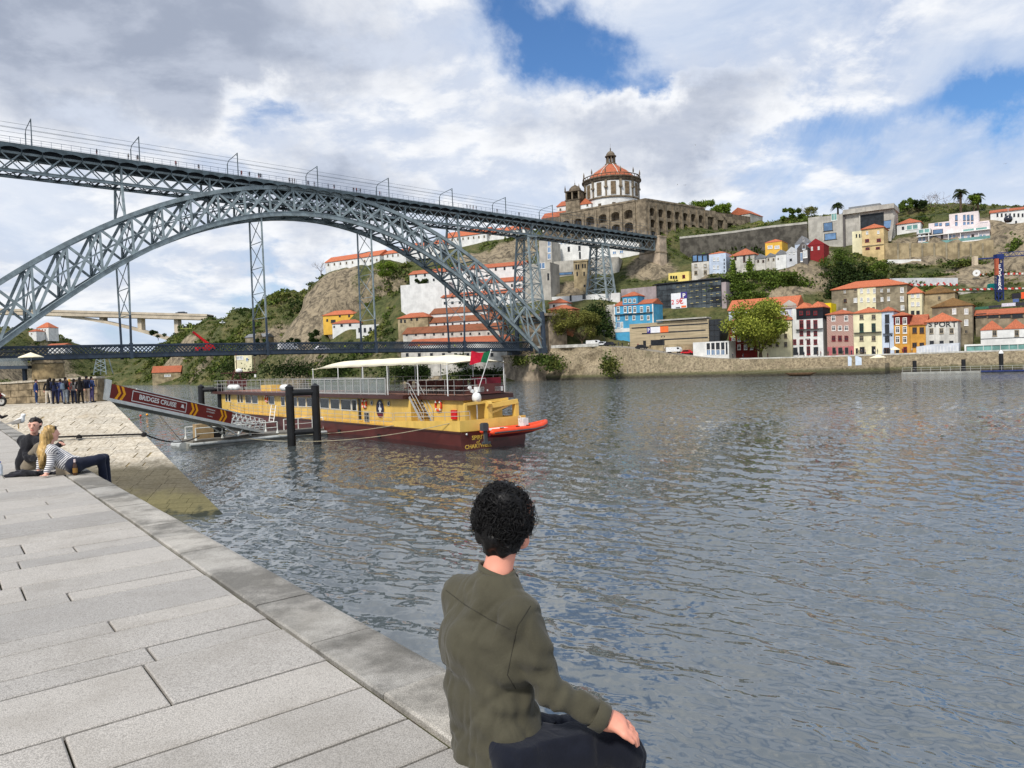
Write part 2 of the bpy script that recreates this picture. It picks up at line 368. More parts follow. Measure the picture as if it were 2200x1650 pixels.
M_RS = ramp_mat(); M_RJ = pm('ramp_joint', srgb(150, 128, 84), .95, .3, 3, col2=srgb(116, 104, 72))
RT = onz(480, 1105, 0); LZ = 4.63; RU = onz(245, 868, LZ)
sl = (LZ) / (RU[1] - RT[1])
def rampz(Y): return (Y - RT[1]) * sl
def rampx(Y): return RT[0] + (RU[0] - RT[0]) * (Y - RT[1]) / (RU[1] - RT[1])
def edgex(Y): return (qp((Y - qp(0, EDGE)[1]) / E1[1], EDGE))[0]
rm = MB(); yb, yt = RT[1] - 6, RU[1]
def rp(x, Y, dz=0): return V3(x, Y, rampz(Y) + dz)
for a, b2 in ((yb, yt),):
 rm.hexa([rp(edgex(a) - 3, a, -6), rp(rampx(a) - .03, a, -6), rp(rampx(b2) - .03, b2, -9), rp(edgex(b2) - 3, b2, -9), rp(edgex(a) - 3, a, -.035), rp(rampx(a) - .03, a, -.035), rp(rampx(b2) - .03, b2, -.035), rp(edgex(b2) - 3, b2, -.035)])
ro = rm.build('boat_ramp', [M_RJ]); struct(ro, 'sloping pale stone boat ramp running down into the river')
Y = yb; cnt = 0; blocks = []
while Y < yt - .05:
 w = min(rs.choice((.40, .48, .55)), yt - Y); x = rampx(Y + w / 2)
 xl = edgex(Y) - 1.0
 first = True
 while x > xl:
  ln = rs.uniform(.7, 1.5); xa = x - ln
  g_ = rs.uniform(.006, .012); g2 = rs.choice((.006, .008, .01, .012, .03, .07)) if Y > RT[1] + 4.5 else .01
  blocks.append((Y, w, xa, x, g_, g2, rs.uniform(-.003, .003), first)); x = xa; first = False
 Y += w
vis = [b for b in blocks if RT[1] - .2 < b[0] and 1100 + F * b[3] / b[0] > -60]
vis.sort(key=lambda b: b[0] + abs(b[2] - rampx(b[0])) * .25)
parts = set(id(b) for b in vis[:300]); rest = MB()
for b in blocks:
 Y, w, xa, xb, g_, g2, dz, first = b; a0, a1 = Y + g_, Y + w - g_
 xr0 = rampx(a0) if first else xb - g2; xr1 = rampx(a1) if first else xb - g2
 p = [rp(xa + g2, a0, -.06), rp(xr0, a0, -.06), rp(xr1, a1, -.06), rp(xa + g2, a1, -.06), rp(xa + g2, a0, dz), rp(xr0, a0, dz), rp(xr1, a1, dz), rp(xa + g2, a1, dz)]
 if id(b) in parts:
  mb = MB(); mb.hexa(p); mb.build('ramp_stone', M_RS, ro)
 else: rest.hexa(p)
o = rest.build('distant_ramp_stone', M_RS, ro); o['kind'] = 'stuff'
# landing at the head of the ramp
lm = MB(); U2 = V3(-30.6, 56.0, LZ)
poly = [(RU[0], RU[1] + .01), (U2[0], U2[1]), (-34, 62), (-130, 62), (-130, 40), (edgex(RU[1]) - 1.5, RU[1] + .01)]
lm.prism(poly, -3, LZ)
lo_ = lm.build('landing', M_RS); struct(lo_, 'flat stone landing at the head of the ramp')
# ================================================================== two-deck iron arch bridge
TH = math.radians(48.25); BU = V3(math.sin(TH), math.cos(TH), 0); BN = V3(-math.cos(TH), math.sin(TH), 0)
BC = V3(-54, 215, 0) + BN * 4.3
def bp(t, n, z): return BC + BU * t + BN * n + V3(0, 0, z)
M_IRON = pm('grey_iron_paint', srgb(142, 155, 158), .55, .16, .6, spec=.4, streak=.25)
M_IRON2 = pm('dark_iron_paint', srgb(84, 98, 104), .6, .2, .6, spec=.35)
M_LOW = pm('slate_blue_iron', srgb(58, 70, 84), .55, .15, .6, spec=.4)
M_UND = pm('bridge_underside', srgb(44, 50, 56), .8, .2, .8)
M_RAILB = pm('bridge_railing', srgb(86, 104, 124), .5, .1, 2)
bridge = thing('iron_bridge', 'grey two-deck iron arch bridge spanning the whole river', 'bridge', bp(0, 0, 0))
def piece(name, parent, p, q, w, h=None, up=(0, 0, 1), mat=None):
 mb = MB(); mb.beam(p, q, w, h, up); return mb.build(name, mat or M_IRON, parent)
ztop = lambda t: 59.1 - .00504 * t * t
zbot = lambda t: 50.7 - .00615 * t * t if abs(t) < 60 else (50.7 - .00615 * 3600) - .00615 * 120 * (abs(t) - 60) - .0028 * (abs(t) - 60) ** 2
def wh(z): return 3.0 + (60 - z) / 48 * 4.5
NP = 24; ts = [-86 + 172 * i / NP for i in range(NP + 1)]
for side in (-1, 1):
 R = lambda t, z: bp(t, side * wh(z), z)
 rib = MB()
 for i in range(48):
  a, b = -86 + 172 * i / 48, -86 + 172 * (i + 1) / 48
  rib.beam(R(a, ztop(a) - .5), R(b, ztop(b) - .5), .75, 1.05)
 ro = rib.build('arch_rib', M_IRON, bridge); ro['label'] = 'near arch rib' if side < 0 else 'far arch rib'
 lc = MB()
 for i in range(48):
  a, b = -86 + 172 * i / 48, -86 + 172 * (i + 1) / 48
  lc.beam(R(a, zbot(a) + .55), R(b, zbot(b) + .55), .8, 1.15)
  lc.beam(R(a, zbot(a) + 1.2), R(b, zbot(b) + 1.2), 1.15, .12)
 lc.build('lower_chord', M_IRON, ro)
 md = MB()
 for i in range(48):
  a, b = -86 + 172 * i / 48, -86 + 172 * (i + 1) / 48
  md.beam(R(a, (ztop(a) + zbot(a)) / 2), R(b, (ztop(b) + zbot(b)) / 2), .25, .28)
 md.build('middle_chord', M_IRON, ro)
 for i, t in enumerate(ts):
  piece('post', ro, R(t, zbot(t) + .9), R(t, ztop(t) - .8), .42, .5, BU)
  if i < NP:
   t2 = ts[i + 1]
   piece('diagonal', ro, R(t, zbot(t) + .9), R(t2, ztop(t2) - .8), .34, .62, BU)
   piece('diagonal', ro, R(t, ztop(t) - .8), R(t2, zbot(t2) + .9), .30, .58, BU)
cross = MB()
for i, t in enumerate(ts):                         # bracing between the two ribs
 for z in (ztop(t) - .6, zbot(t) + .6): cross.beam(bp(t, -wh(z), z), bp(t, wh(z), z), .35, .4)
 if i < NP:
  t2 = ts[i + 1]
  for zf, o_ in ((ztop, -.6), (zbot, .6)):
   za, zb = zf(t) + o_, zf(t2) + o_
   cross.beam(bp(t, -wh(za), za), bp(t2, wh(zb), zb), .22, .26); cross.beam(bp(t, wh(za), za), bp(t2, -wh(zb), zb), .22, .26)
 za, zb = ztop(t) - .8, zbot(t) + .8
 cross.beam(bp(t, -wh(za), za), bp(t, wh(zb), zb), .18, .2); cross.beam(bp(t, wh(za), za), bp(t, -wh(zb), zb), .18, .2)
cross.build('cross_bracing', M_IRON2, bridge)
# upper deck
UT, UB = 59.3, 53.2; T0, T1 = -132, 159.5
deck = MB()
deck.hexa([bp(T0, -4.4, UT - .55), bp(T0, 4.4, UT - .55), bp(T1, 4.4, UT - .55), bp(T1, -4.4, UT - .55), bp(T0, -4.4, UT), bp(T0, 4.4, UT), bp(T1, 4.4, UT), bp(T1, -4.4, UT)])
deck.hexa([bp(T0, -2.9, UT - 1.5), bp(T0, 2.9, UT - 1.5), bp(T1, 2.9, UT - 1.5), bp(T1, -2.9, UT - 1.5), bp(T0, -2.9, UT - .56), bp(T0, 2.9, UT - .56), bp(T1, 2.9, UT - .56), bp(T1, -2.9, UT - .56)])
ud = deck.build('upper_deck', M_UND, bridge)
for side in (-1, 1):
 y = side * 2.95
 ch = MB(); ch.beam(bp(T0, y, UB + .3), bp(T1, y, UB + .3), .55, .62); ch.beam(bp(T0, y, UB + .62), bp(T1, y, UB + .62), .9, .1); ch.beam(bp(T0, y, UT - 1.7), bp(T1, y, UT - 1.7), .45, .5)
 ch.beam(bp(T0, y, UB + .3), bp(T0, -y, UB + .3), .4); ch.build('truss_chord', M_IRON, ud)
 n = 73
 for i in range(n):
  a = T0 + (T1 - T0) * i / n; b = T0 + (T1 - T0) * (i + 1) / n
  piece('diagonal', ud, bp(a, y, UB + .5), bp(b, y, UT - 1.7), .14, .30, BU)
  piece('diagonal', ud, bp(a, y + side * .16, UT - 1.7), bp(b, y + side * .16, UB + .5), .14, .26, BU)
 br = MB()
 for i in range(n + 1):                         # curved brackets and scalloped fascia under the footway
  t = T0 + (T1 - T0) * i / n
  pts = [bp(t, side * (2.95 + 1.35 * math.sin(k * math.pi / 10)), UT - 2.3 + 1.65 * (1 - math.cos(k * math.pi / 10))) for k in range(6)]
  for p, q in zip(pts[:-1], pts[1:]): br.beam(p, q, .16, .16, BU)
  if i < n:
   t2 = T0 + (T1 - T0) * (i + 1) / n; m_ = 6
   for k in range(m_):
    a, b = t + (t2 - t) * k / m_, t + (t2 - t) * (k + 1) / m_
    za = .85 * (2 * k / m_ - 1) ** 2 ; zb = .85 * (2 * (k + 1) / m_ - 1) ** 2
    br.hexa([bp(a, side * 4.40, UT - .75 - za * .55), bp(b, side * 4.40, UT - .75 - zb * .55), bp(b, side * 4.5, UT - .75 - zb * .55), bp(a, side * 4.5, UT - .75 - za * .55), bp(a, side * 4.40, UT + .06), bp(b, side * 4.40, UT + .06), bp(b, side * 4.5, UT + .06), bp(a, side * 4.5, UT + .06)])
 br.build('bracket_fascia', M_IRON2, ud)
 rl = MB(); z = UT + .06
 rl.beam(bp(T0, side * 4.42, z + 1.3), bp(T1, side * 4.42, z + 1.3), .07); rl.beam(bp(T0, side * 4.42, z + .2), bp(T1, side * 4.42, z + .2), .05)
 rl.beam(bp(T0, side * 4.42, z + .75), bp(T1, side * 4.42, z + .75), .035)
 t = T0
 while t < T1: rl.beam(bp(t, side * 4.42, z), bp(t, side * 4.42, z + 1.35), .06, .06, BU); t += 1.99
 rl.build('railing', M_RAILB, ud)
und = MB()
for i in range(74):
 t = T0 + (T1 - T0) * i / 73
 und.beam(bp(t, -2.9, UB + .3), bp(t, 2.9, UB + .3), .25, .3)
 if i < 73:
  t2 = T0 + (T1 - T0) * (i + 1) / 73; und.beam(bp(t, -2.9, UB + .25), bp(t2, 2.9, UB + .25), .12, .16); und.beam(bp(t, 2.9, UB + .25), bp(t2, -2.9, UB + .25), .12, .16)
und.build('floor_bracing', M_UND, ud)
for t in (-86, -51.6, -30.5, 30.5, 51.6, 85.8, 126.5, 158.8):
 for side in (-1, 1): piece('post', ud, bp(t, side * 3.05, UB + .4), bp(t, side * 3.05, UT - 1.6), .35, .9, BN)
# overhead-line masts
for i, t in enumerate((-70, -47.4, -22.9, .4, 24.5, 49.3, 73, 96.5)):
 mp = MB(); z = UT
 mp.beam(bp(t, -3.6, z), bp(t, -3.6, 65.6), .2, .2, BU); mp.beam(bp(t, 3.6, z), bp(t, 3.6, 64.2), .2, .2, BU)
 mp.beam(bp(t, -3.6, 65.5), bp(t, 2.6, 64.9), .12, .14); mp.beam(bp(t, 2.6, 64.9), bp(t, 3.6, 64.1), .12, .14); mp.beam(bp(t, -3.6, 64.7), bp(t, -2.6, 65.35), .1)
 mp.build('catenary_mast', M_IRON2, bridge)
wr = MB()
for n_ in (-1.7, 1.7):
 for z in (64.55, 63.4): wr.tube([bp(-130, n_, z), bp(159, n_, z)], .035, 4)
wr.build('overhead_wire', M_IRON2, bridge)
# lower deck hung from the arch
LT, LB = 14.1, 10.9; A0, A1 = -90, 83.0
cam_ = lambda t: .55 * (1 - (t / 86) ** 2)
def lowbox(mb, ta, tb, n0, n1, z0, z1, m=0):
 k = 24
 for i in range(k):
  a, b = ta + (tb - ta) * i / k, ta + (tb - ta) * (i + 1) / k
  mb.hexa([bp(a, n0, z0 + cam_(a)), bp(a, n1, z0 + cam_(a)), bp(b, n1, z0 + cam_(b)), bp(b, n0, z0 + cam_(b)), bp(a, n0, z1 + cam_(a)), bp(a, n1, z1 + cam_(a)), bp(b, n1, z1 + cam_(b)), bp(b, n0, z1 + cam_(b))], m)
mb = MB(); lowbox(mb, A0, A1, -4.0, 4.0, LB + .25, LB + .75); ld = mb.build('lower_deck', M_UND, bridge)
for side in (-1, 1):
 g0 = MB(); y = side * 4.3
 lowbox(g0, A0, A1, y - .2, y + .2, LB, LB + 1.0); lowbox(g0, A0, A1, y - .28, y + .28, LB + .98, LB + 1.08); lowbox(g0, A0, A1, y - .24, y + .24, LT - .32, LT)
 g0.build('girder', M_LOW, ld)
 la = MB(); t = A0
 while t < A1 - 1.9:
  c = cam_(t); la.beam(bp(t, y, LB + 1.05 + c), bp(t + 1.9, y, LT - .3 + c), .08, .16, BU); la.beam(bp(t, y + side * .1, LT - .3 + c), bp(t + 1.9, y + side * .1, LB + 1.05 + c), .08, .16, BU)
  t += .95
 o = la.build('lattice', M_LOW, ld); o['kind'] = 'stuff'
 for t in (-86, -51.6, -17.2, 17.2, 51.6, 82.5):
  mb = MB(); mb.beam(bp(t, y - side * -.05, LB - .3 + cam_(t)), bp(t, y - side * -.05, LT + .3 + cam_(t)), .62, 1.0, BN); mb.build('post', M_LOW, ld)
for t in (-51.6, -17.2, 17.2, 51.6):               # hangers from the arch
 zt = zbot(t) + .4; zb = LT + .2 + cam_(t); hw = lambda z: wh(zt) + (4.35 - wh(zt)) * (zt - z) / (zt - zb) if True else 0
 hg = MB()
 zs = 21.5
 hg.beam(bp(t, -hw(zt), zt), bp(t, -hw(zs), zs), .42, .36, BU)
 ho = hg.build('hanger', M_IRON, bridge); piece('far_leg', ho, bp(t, hw(zt), zt), bp(t, hw(zs), zs), .42, .36, BU)
 for side in (-1, 1): piece('hanger_foot', ho, bp(t, side * hw(zs), zs), bp(t, side * hw(zb), zb), .5, .44, BU, M_LOW)
 k = max(1, round((zt - zs) / 7.2));
 for i in range(k):
  za, zb2 = zt - (zt - zs) * i / k, zt - (zt - zs) * (i + 1) / k
  piece('brace', ho, bp(t, -hw(za), za), bp(t, hw(zb2), zb2), .13, .16, BU); piece('brace', ho, bp(t, hw(za), za), bp(t, -hw(zb2), zb2), .13, .16, BU)
  piece('strut', ho, bp(t, -hw(zb2), zb2), bp(t, hw(zb2), zb2), .16, .18, BU)
for t in (-51.6, 51.6):                            # posts from the arch up to the deck
 sp = MB(); z0 = ztop(t) - .2
 for side in (-1, 1): sp.beam(bp(t, side * wh(z0), z0), bp(t, side * 3.0, UB), .5, .7, BN)
 so_ = sp.build('spandrel_post', M_IRON, bridge)
 piece('brace', so_, bp(t, -wh(z0), z0), bp(t, 3, UB), .16, .2, BU); piece('brace', so_, bp(t, wh(z0), z0), bp(t, -3, UB), .16, .2, BU)
def lattice_pier(t, z0, hb):                       # tapering iron tower under the upper deck
 pr = MB(); lt = 2.6; lb = 4.6
 def c(i, j, z):
  f = (UB - z) / (UB - z0); return bp(t + i * (lt / 2 + (lb - lt) / 2 * f + .5), j * (3.0 + (hb - 3.0) * f), z)
 for i in (-1, 1):
  for j in (-1, 1): pr.beam(c(i, j, z0), c(i, j, UB - .3), .65, .65, BU)
 pr.box(bp(t, 0, UB - .25), (4.6, 7.2, .5), BU, BN); po = pr.build('iron_pier', M_IRON, bridge)
 br = MB(); k = 5
 for s in range(k):
  za, zb = z0 + (UB - z0) * s / k, z0 + (UB - z0) * (s + 1) / k
  for i in (-1, 1):
   br.beam(c(i, -1, za), c(i, 1, zb), .2, .24, BU); br.beam(c(i, 1, za), c(i, -1, zb), .2, .24, BU); br.beam(c(i, -1, zb - .3), c(i, 1, zb - .3), .24, .28)
   br.beam(c(-1, i, za), c(1, i, zb), .2, .24); br.beam(c(1, i, za), c(-1, i, zb), .2, .24); br.beam(c(-1, i, zb - .3), c(1, i, zb - .3), .24, .28)
 br.build('bracing', M_IRON, po)
lattice_pier(85.8, 24.4, 5.6); lattice_pier(126.5, 31.2, 5.6)
# stone springing pier on the right bank, and the foot of the arch
M_PIER = pm('pier_granite', srgb(168, 152, 130), .9, .25, .5, .3, 2, streak=.35)
ab = MB()
for z0, z1, a, hw_ in ((-3, 9.0, 6.0, 9.5), (9.0, 9.7, 6.4, 9.9)):
 ab.box(bp(86.5, 0, (z0 + z1) / 2), (a * 2, hw_ * 2, z1 - z0), BU, BN)
ab.box(bp(93.5, 0, 16.6), (9, 15, 13.8), BU, BN); ab.box(bp(92.5, 0, 24.0), (12, 16, .9), BU, BN)
abo = ab.build('abutment', M_PIER, bridge)
mb = MB()
for side in (-1, 1):
 mb.beam(bp(86, side * 7.4, 9.6), bp(86, side * 6.8, 25), .8, 1.6, BN); mb.box(bp(84.5, side * 7.4, 10.6), (4, 2.2, 2.2), BU, BN)
mb.build('arch_foot', M_LOW, bridge)
ub = MB(); ub.box(bp(161.8, 0, 50.5), (5.0, 11, 17), BU, BN)
uo = ub.build('upper_abutment', pm('abutment_render', srgb(196, 178, 156), .9, .2, .25, .2, 2, streak=.3), bridge)
mb = MB(); mb.box(bp(161.8, 0, 52.6), (5.5, 11.5, .5), BU, BN); mb.box(bp(161.9, 0, 59.3), (5.6, 11.6, .6), BU, BN); mb.build('cornice', M_PIER, uo)
# ================================================================== the far bank: hillside, quay and river walls
BK0 = V3(60, 240, 0); BKX = V3(.8211, -.5708, 0); BKN = V3(.5708, .8211, 0)      # bank line and its inland normal
BYAW = math.atan2(BKX[1], BKX[0])
def YO(px, off):
 tx = ray(px, 783)[0] / ray(px, 783)[1]
 return (off + BKN[0] * BK0[0] + BKN[1] * BK0[1]) / (BKN[0] * tx + BKN[1])
def bk(a, off, z=0): return BK0 + BKX * a + BKN * off + V3(0, 0, z)
CT = []
def P(px, py, Y): CT.append(ony(px, py, Y))
def O(px, py, off): CT.append(ony(px, py, YO(px, off)))
def Wp(x, y, z): CT.append(V3(x, y, z))
SHORE = [(240, 108), (200, 136), (160, 165), (129, 186), (95, 214), (60, 240), (30, 256), (5, 273), (-8, 286), (-30, 330), (-75, 400), (-140, 470), (-220, 540), (-300, 600), (-384, 703)]
for i, (x, y) in enumerate(SHORE):
 a = SHORE[max(0, i - 1)]; b = SHORE[min(len(SHORE) - 1, i + 1)]; d = np.array([b[0] - a[0], b[1] - a[1]]); d = d / np.linalg.norm(d); n = np.array([-d[1], d[0]]) * -1
 if n[1] < 0: n = -n                                             # inland (to the right of the walk away from us)
 Wp(x - n[0] * 14, y - n[1] * 14, -14); Wp(x - n[0] * 45, y - n[1] * 45, -22)
 if i >= 8: Wp(x + n[0] * 2, y + n[1] * 2, .6); Wp(x + n[0] * 9, y + n[1] * 9, 8 if i < 12 else 4)
for a in (-45, -25, -5, 15, 35, 55, 75, 95, 120, 150, 180):
 Wp(*bk(a, -3, -6)); Wp(*bk(a, 3, 2.5 if a > -20 else 5)); Wp(*bk(a, 12, 3.8 if a > 0 else 9.0 - (a + 60) * .09)); Wp(*bk(a, 24, 5.0 if a > 15 else 11))
for q in ((2150, 712, 36), (2050, 700, 42), (1870, 668, 50), (1870, 606, 66), (1800, 600, 60), (1800, 560, 72), (1790, 540, 84), (1960, 598, 67), (2060, 606, 68), (2170, 604, 66), (2150, 655, 48), (2240, 655, 48),
  (1940, 564, 82), (2050, 580, 80), (2150, 572, 80), (1920, 562, 88), (1970, 562, 88), (2050, 558, 88), (2130, 556, 88), (1940, 526, 93), (2050, 526, 94), (2150, 505, 96), (2250, 500, 96), (2050, 462, 124), (1990, 444, 132), (2170, 458, 128), (2010, 440, 145), (2110, 442, 145),
  (1800, 545, 96), (1840, 500, 118), (1840, 462, 140), (1700, 582, 60), (1620, 586, 58), (1560, 596, 56), (1745, 562, 66), (1720, 628, 46), (1700, 672, 33), (1640, 604, 52), (1600, 645, 41), (1600, 695, 29),
  (1500, 556, 82), (1600, 556, 80), (1720, 552, 82), (1480, 562, 95), (1540, 559, 95), (1600, 557, 95.5), (1660, 556, 96), (1725, 552, 97), (1500, 512, 104), (1600, 500, 104), (1730, 484, 106), (1640, 484, 130), (1700, 470, 140), (1560, 478, 150),
  (1440, 700, 28), (1440, 606, 57), (1500, 585, 66), (1380, 640, 44)): O(*q)
for q in ((1300, 650, 296), (1180, 668, 298), (1250, 742, 268), (1180, 742, 276), (1290, 705, 278), (1280, 676, 287), (1420, 584, 318), (1380, 596, 314), (1350, 610, 308), (1240, 640, 308), (1160, 640, 310), (1300, 560, 345), (1200, 565, 345),
  (1100, 512, 408), (1040, 520, 420), (960, 536, 430), (1100, 556, 384), (1040, 562, 380), (1100, 580, 368), (1000, 600, 352), (1000, 655, 330), (1000, 705, 314), (1000, 745, 302), (1000, 790, 290), (1080, 790, 282), (880, 615, 356), (870, 655, 340), (870, 705, 326), (870, 745, 312), (880, 790, 300),
  (820, 562, 432), (760, 575, 448), (700, 588, 455), (660, 606, 472), (800, 625, 392), (760, 668, 374), (705, 640, 418), (640, 664, 445), (700, 696, 387), (800, 722, 362), (700, 738, 368), (600, 748, 402), (800, 758, 332),
  (600, 626, 525), (560, 641, 545), (500, 664, 585), (440, 684, 645), (400, 698, 690), (560, 700, 465), (500, 722, 505), (450, 742, 545), (400, 722, 610), (355, 823, 572), (325, 823, 578), (390, 821, 560), (355, 815, 584), (385, 814, 578), (360, 780, 600)): P(*q)
for q in ((1100, 408), (960, 430), (820, 432), (700, 455), (600, 525), (500, 585), (400, 690)):
 r = ray(q[0], 783); X = r[0] / r[1]; z = [c for c in CT if abs(c[1] - q[1]) < .5][0][2]
 for dy in (45, 140): Wp(X * (q[1] + dy), q[1] + dy, z - dy * .16)
for x, y, z in ((65, 366, 79), (42, 388, 80), (88, 388, 80), (18, 405, 79), (120, 402, 78), (150, 425, 76), (65, 336, 60), (40, 354, 57), (90, 348, 61), (114, 366, 62), (16, 374, 57), (60, 430, 79), (140, 470, 74), (0, 450, 75), (240, 330, 66), (300, 300, 60), (220, 400, 66), (250, 180, 12), (280, 230, 45)): Wp(x, y, z)
# opposite far bank, upstream on the left
for q in ((228, 772, 790), (190, 745, 770), (130, 728, 735), (95, 721, 712), (40, 738, 690), (0, 742, 670), (-80, 735, 650), (-200, 730, 600), (150, 800, 660), (60, 800, 640), (240, 800, 745), (-60, 800, 600)): P(*q)
for x, y, z in ((-330, 630, -14), (-360, 560, -14), (-300, 480, -16), (-220, 420, -18), (-440, 1000, 30), (-380, 900, 24), (-520, 900, 44), (-650, 800, 40), (-430, 705, -3), (-420, 640, -8), (-470, 560, 2), (-150, 330, -20), (-350, 380, -6), (-420, 420, 8), (-520, 480, 40)): Wp(x, y, z)
CT = np.array(CT)
def _fit():
 d = np.linalg.norm(CT[:, None, :2] - CT[None, :, :2], axis=2); n = len(CT)
 A = np.zeros((n + 3, n + 3)); A[:n, :n] = d + np.eye(n) * -.6; A[:n, n] = 1; A[:n, n + 1:] = CT[:, :2] / 100; A[n, :n] = 1; A[n + 1:, :n] = CT[:, :2].T / 100
 return np.linalg.solve(A, np.concatenate([CT[:, 2], np.zeros(3)]))
RBF = _fit()
def vnoise(x, y, s, seed=0):
 x = np.asarray(x, float) / s; y = np.asarray(y, float) / s; xi = np.floor(x).astype(int); yi = np.floor(y).astype(int); fx = x - xi; fy = y - yi
 fx = fx * fx * (3 - 2 * fx); fy = fy * fy * (3 - 2 * fy)
 def h(a, b):
  v = np.sin(a * 127.1 + b * 311.7 + seed * 74.7) * 43758.5453; return v - np.floor(v)
 return (h(xi, yi) * (1 - fx) + h(xi + 1, yi) * fx) * (1 - fy) + (h(xi, yi + 1) * (1 - fx) + h(xi + 1, yi + 1) * fx) * fy
def ground(x, y):
 x = np.atleast_1d(np.asarray(x, float)); y = np.atleast_1d(np.asarray(y, float)); out = np.empty(len(x)); n = len(CT)
 for i in range(0, len(x), 20000):
  xs, ys = x[i:i + 20000], y[i:i + 20000]
  d = np.sqrt((xs[:, None] - CT[None, :, 0]) ** 2 + (ys[:, None] - CT[None, :, 1]) ** 2)
  out[i:i + 20000] = d @ RBF[:n] + RBF[n] + xs / 100 * RBF[n + 1] + ys / 100 * RBF[n + 2]
 return out
ROCK = [(690, 648, 415, 26), (650, 672, 435, 22), (720, 610, 440, 16), (1100, 540, 390, 16), (1060, 545, 385, 14), (1010, 545, 395, 10), (1720, 640, 275, 12), (1690, 650, 270, 8), (1400, 575, 320, 12), (1230, 615, 312, 10), (1480, 590, 300, 8), (590, 680, 480, 18),
  (2050, 560, 285, 15), (2150, 550, 280, 15), (1960, 585, 285, 11), (2200, 640, 255, 16), (2100, 640, 258, 12), (380, 715, 600, 16), (900, 800, 290, 10), (170, 800, 680, 40), (60, 790, 650, 40), (1780, 610, 290, 7)]
RK = [(ony(a, b, c), r) for a, b, c, r in ROCK]
def rocky(x, y):
 v = np.zeros_like(x)
 for p, r in RK: v = np.maximum(v, np.exp(-((x - p[0]) ** 2 + (y - p[1]) ** 2) / (r * r)))
 return v
def land_mat():
 m = bpy.data.materials.new('hillside_ground'); m.use_nodes = True; g = NG(m.node_tree); b = g.n['Principled BSDF']
 ge = g.new('ShaderNodeNewGeometry'); P_ = ge.outputs['Position']; at = g.new('ShaderNodeAttribute', attribute_name='rock')
 n1 = g.noise(P_, .09, 6, .65); n2 = g.noise(P_, .55, 6, .7); n3 = g.noise(g.vmath('MULTIPLY', P_, (1, 1, .35)), .33, 6, .7, .6)
 grass = g.mix(g.smooth(n2, .3, .7), srgb(52, 60, 36), srgb(94, 98, 60)); grass = g.mix(g.math('MULTIPLY', g.smooth(n1, .45, .7), .7), grass, srgb(122, 112, 78))
 rock = g.mix(g.smooth(n3, .32, .62), srgb(78, 72, 62), srgb(158, 144, 120)); rock = g.mix(g.math('MULTIPLY', g.smooth(n2, .5, .75), .55), rock, srgb(58, 56, 48))
 f = g.smooth(g.math('ADD', at.outputs['Fac'], g.math('MULTIPLY', g.math('SUBTRACT', n2, .5), .7)), .34, .56)
 g.l.new(g.mix(f, grass, rock), b.inputs['Base Color']); b.inputs['Roughness'].default_value = .95; b.inputs['Specular IOR Level'].default_value = .1
 bn = g.new('ShaderNodeBump'); bn.inputs['Strength'].default_value = .9; bn.inputs['Distance'].default_value = 1.2
 g.l.new(g.math('ADD', n3, g.math('MULTIPLY', n2, .6)), bn.inputs['Height']); g.l.new(bn.outputs[0], b.inputs['Normal'])
 return m
M_LAND = land_mat()
def terrain(name, x0, x1, y0, y1, st, label):
 xs = np.arange(x0, x1, st); ys = np.arange(y0, y1, st); X, Y_ = np.meshgrid(xs, ys, indexing='ij'); x = X.ravel(); y = Y_.ravel()
 z = ground(x, y); rk = rocky(x, y)
 z += (vnoise(x, y, 14, 1) - .5) * 2.2 * np.clip(z / 12, 0, 1) * .6 + (vnoise(x, y, 5.5, 2) - .5) * (.8 + 3.4 * rk) * np.clip(z / 10, 0, 1)
 jx = (vnoise(x, y, 7, 5) - .5) * 6 * rk; jy = (vnoise(x, y, 7, 6) - .5) * 6 * rk
 idx = np.arange(len(x)).reshape(X.shape); f = np.stack([idx[:-1, :-1], idx[1:, :-1], idx[1:, 1:], idx[:-1, 1:]], -1).reshape(-1, 4)
 keep = (z[f].max(1) > -4); f = f[keep]
 o = raw_mesh(name, np.stack([x + jx, y + jy, z], -1), f, M_LAND, smooth=True)
 a = o.data.attributes.new('rock', 'FLOAT', 'POINT'); gx = np.gradient(z.reshape(X.shape), st, axis=0).ravel(); gy = np.gradient(z.reshape(X.shape), st, axis=1).ravel()
 steep = np.clip((np.hypot(gx, gy) - .9) * .7, 0, .5)
 a.data.foreach_set('value', np.maximum(rk, steep).astype(np.float32))
 struct(o, label); return o
terrain('hillside', -330, 330, 120, 720, 2.6, 'steep green and rocky hillside along the far bank')
terrain('distant_hillside', -900, -325.5, 380, 1100, 7, 'low distant hillside upstream on the left')
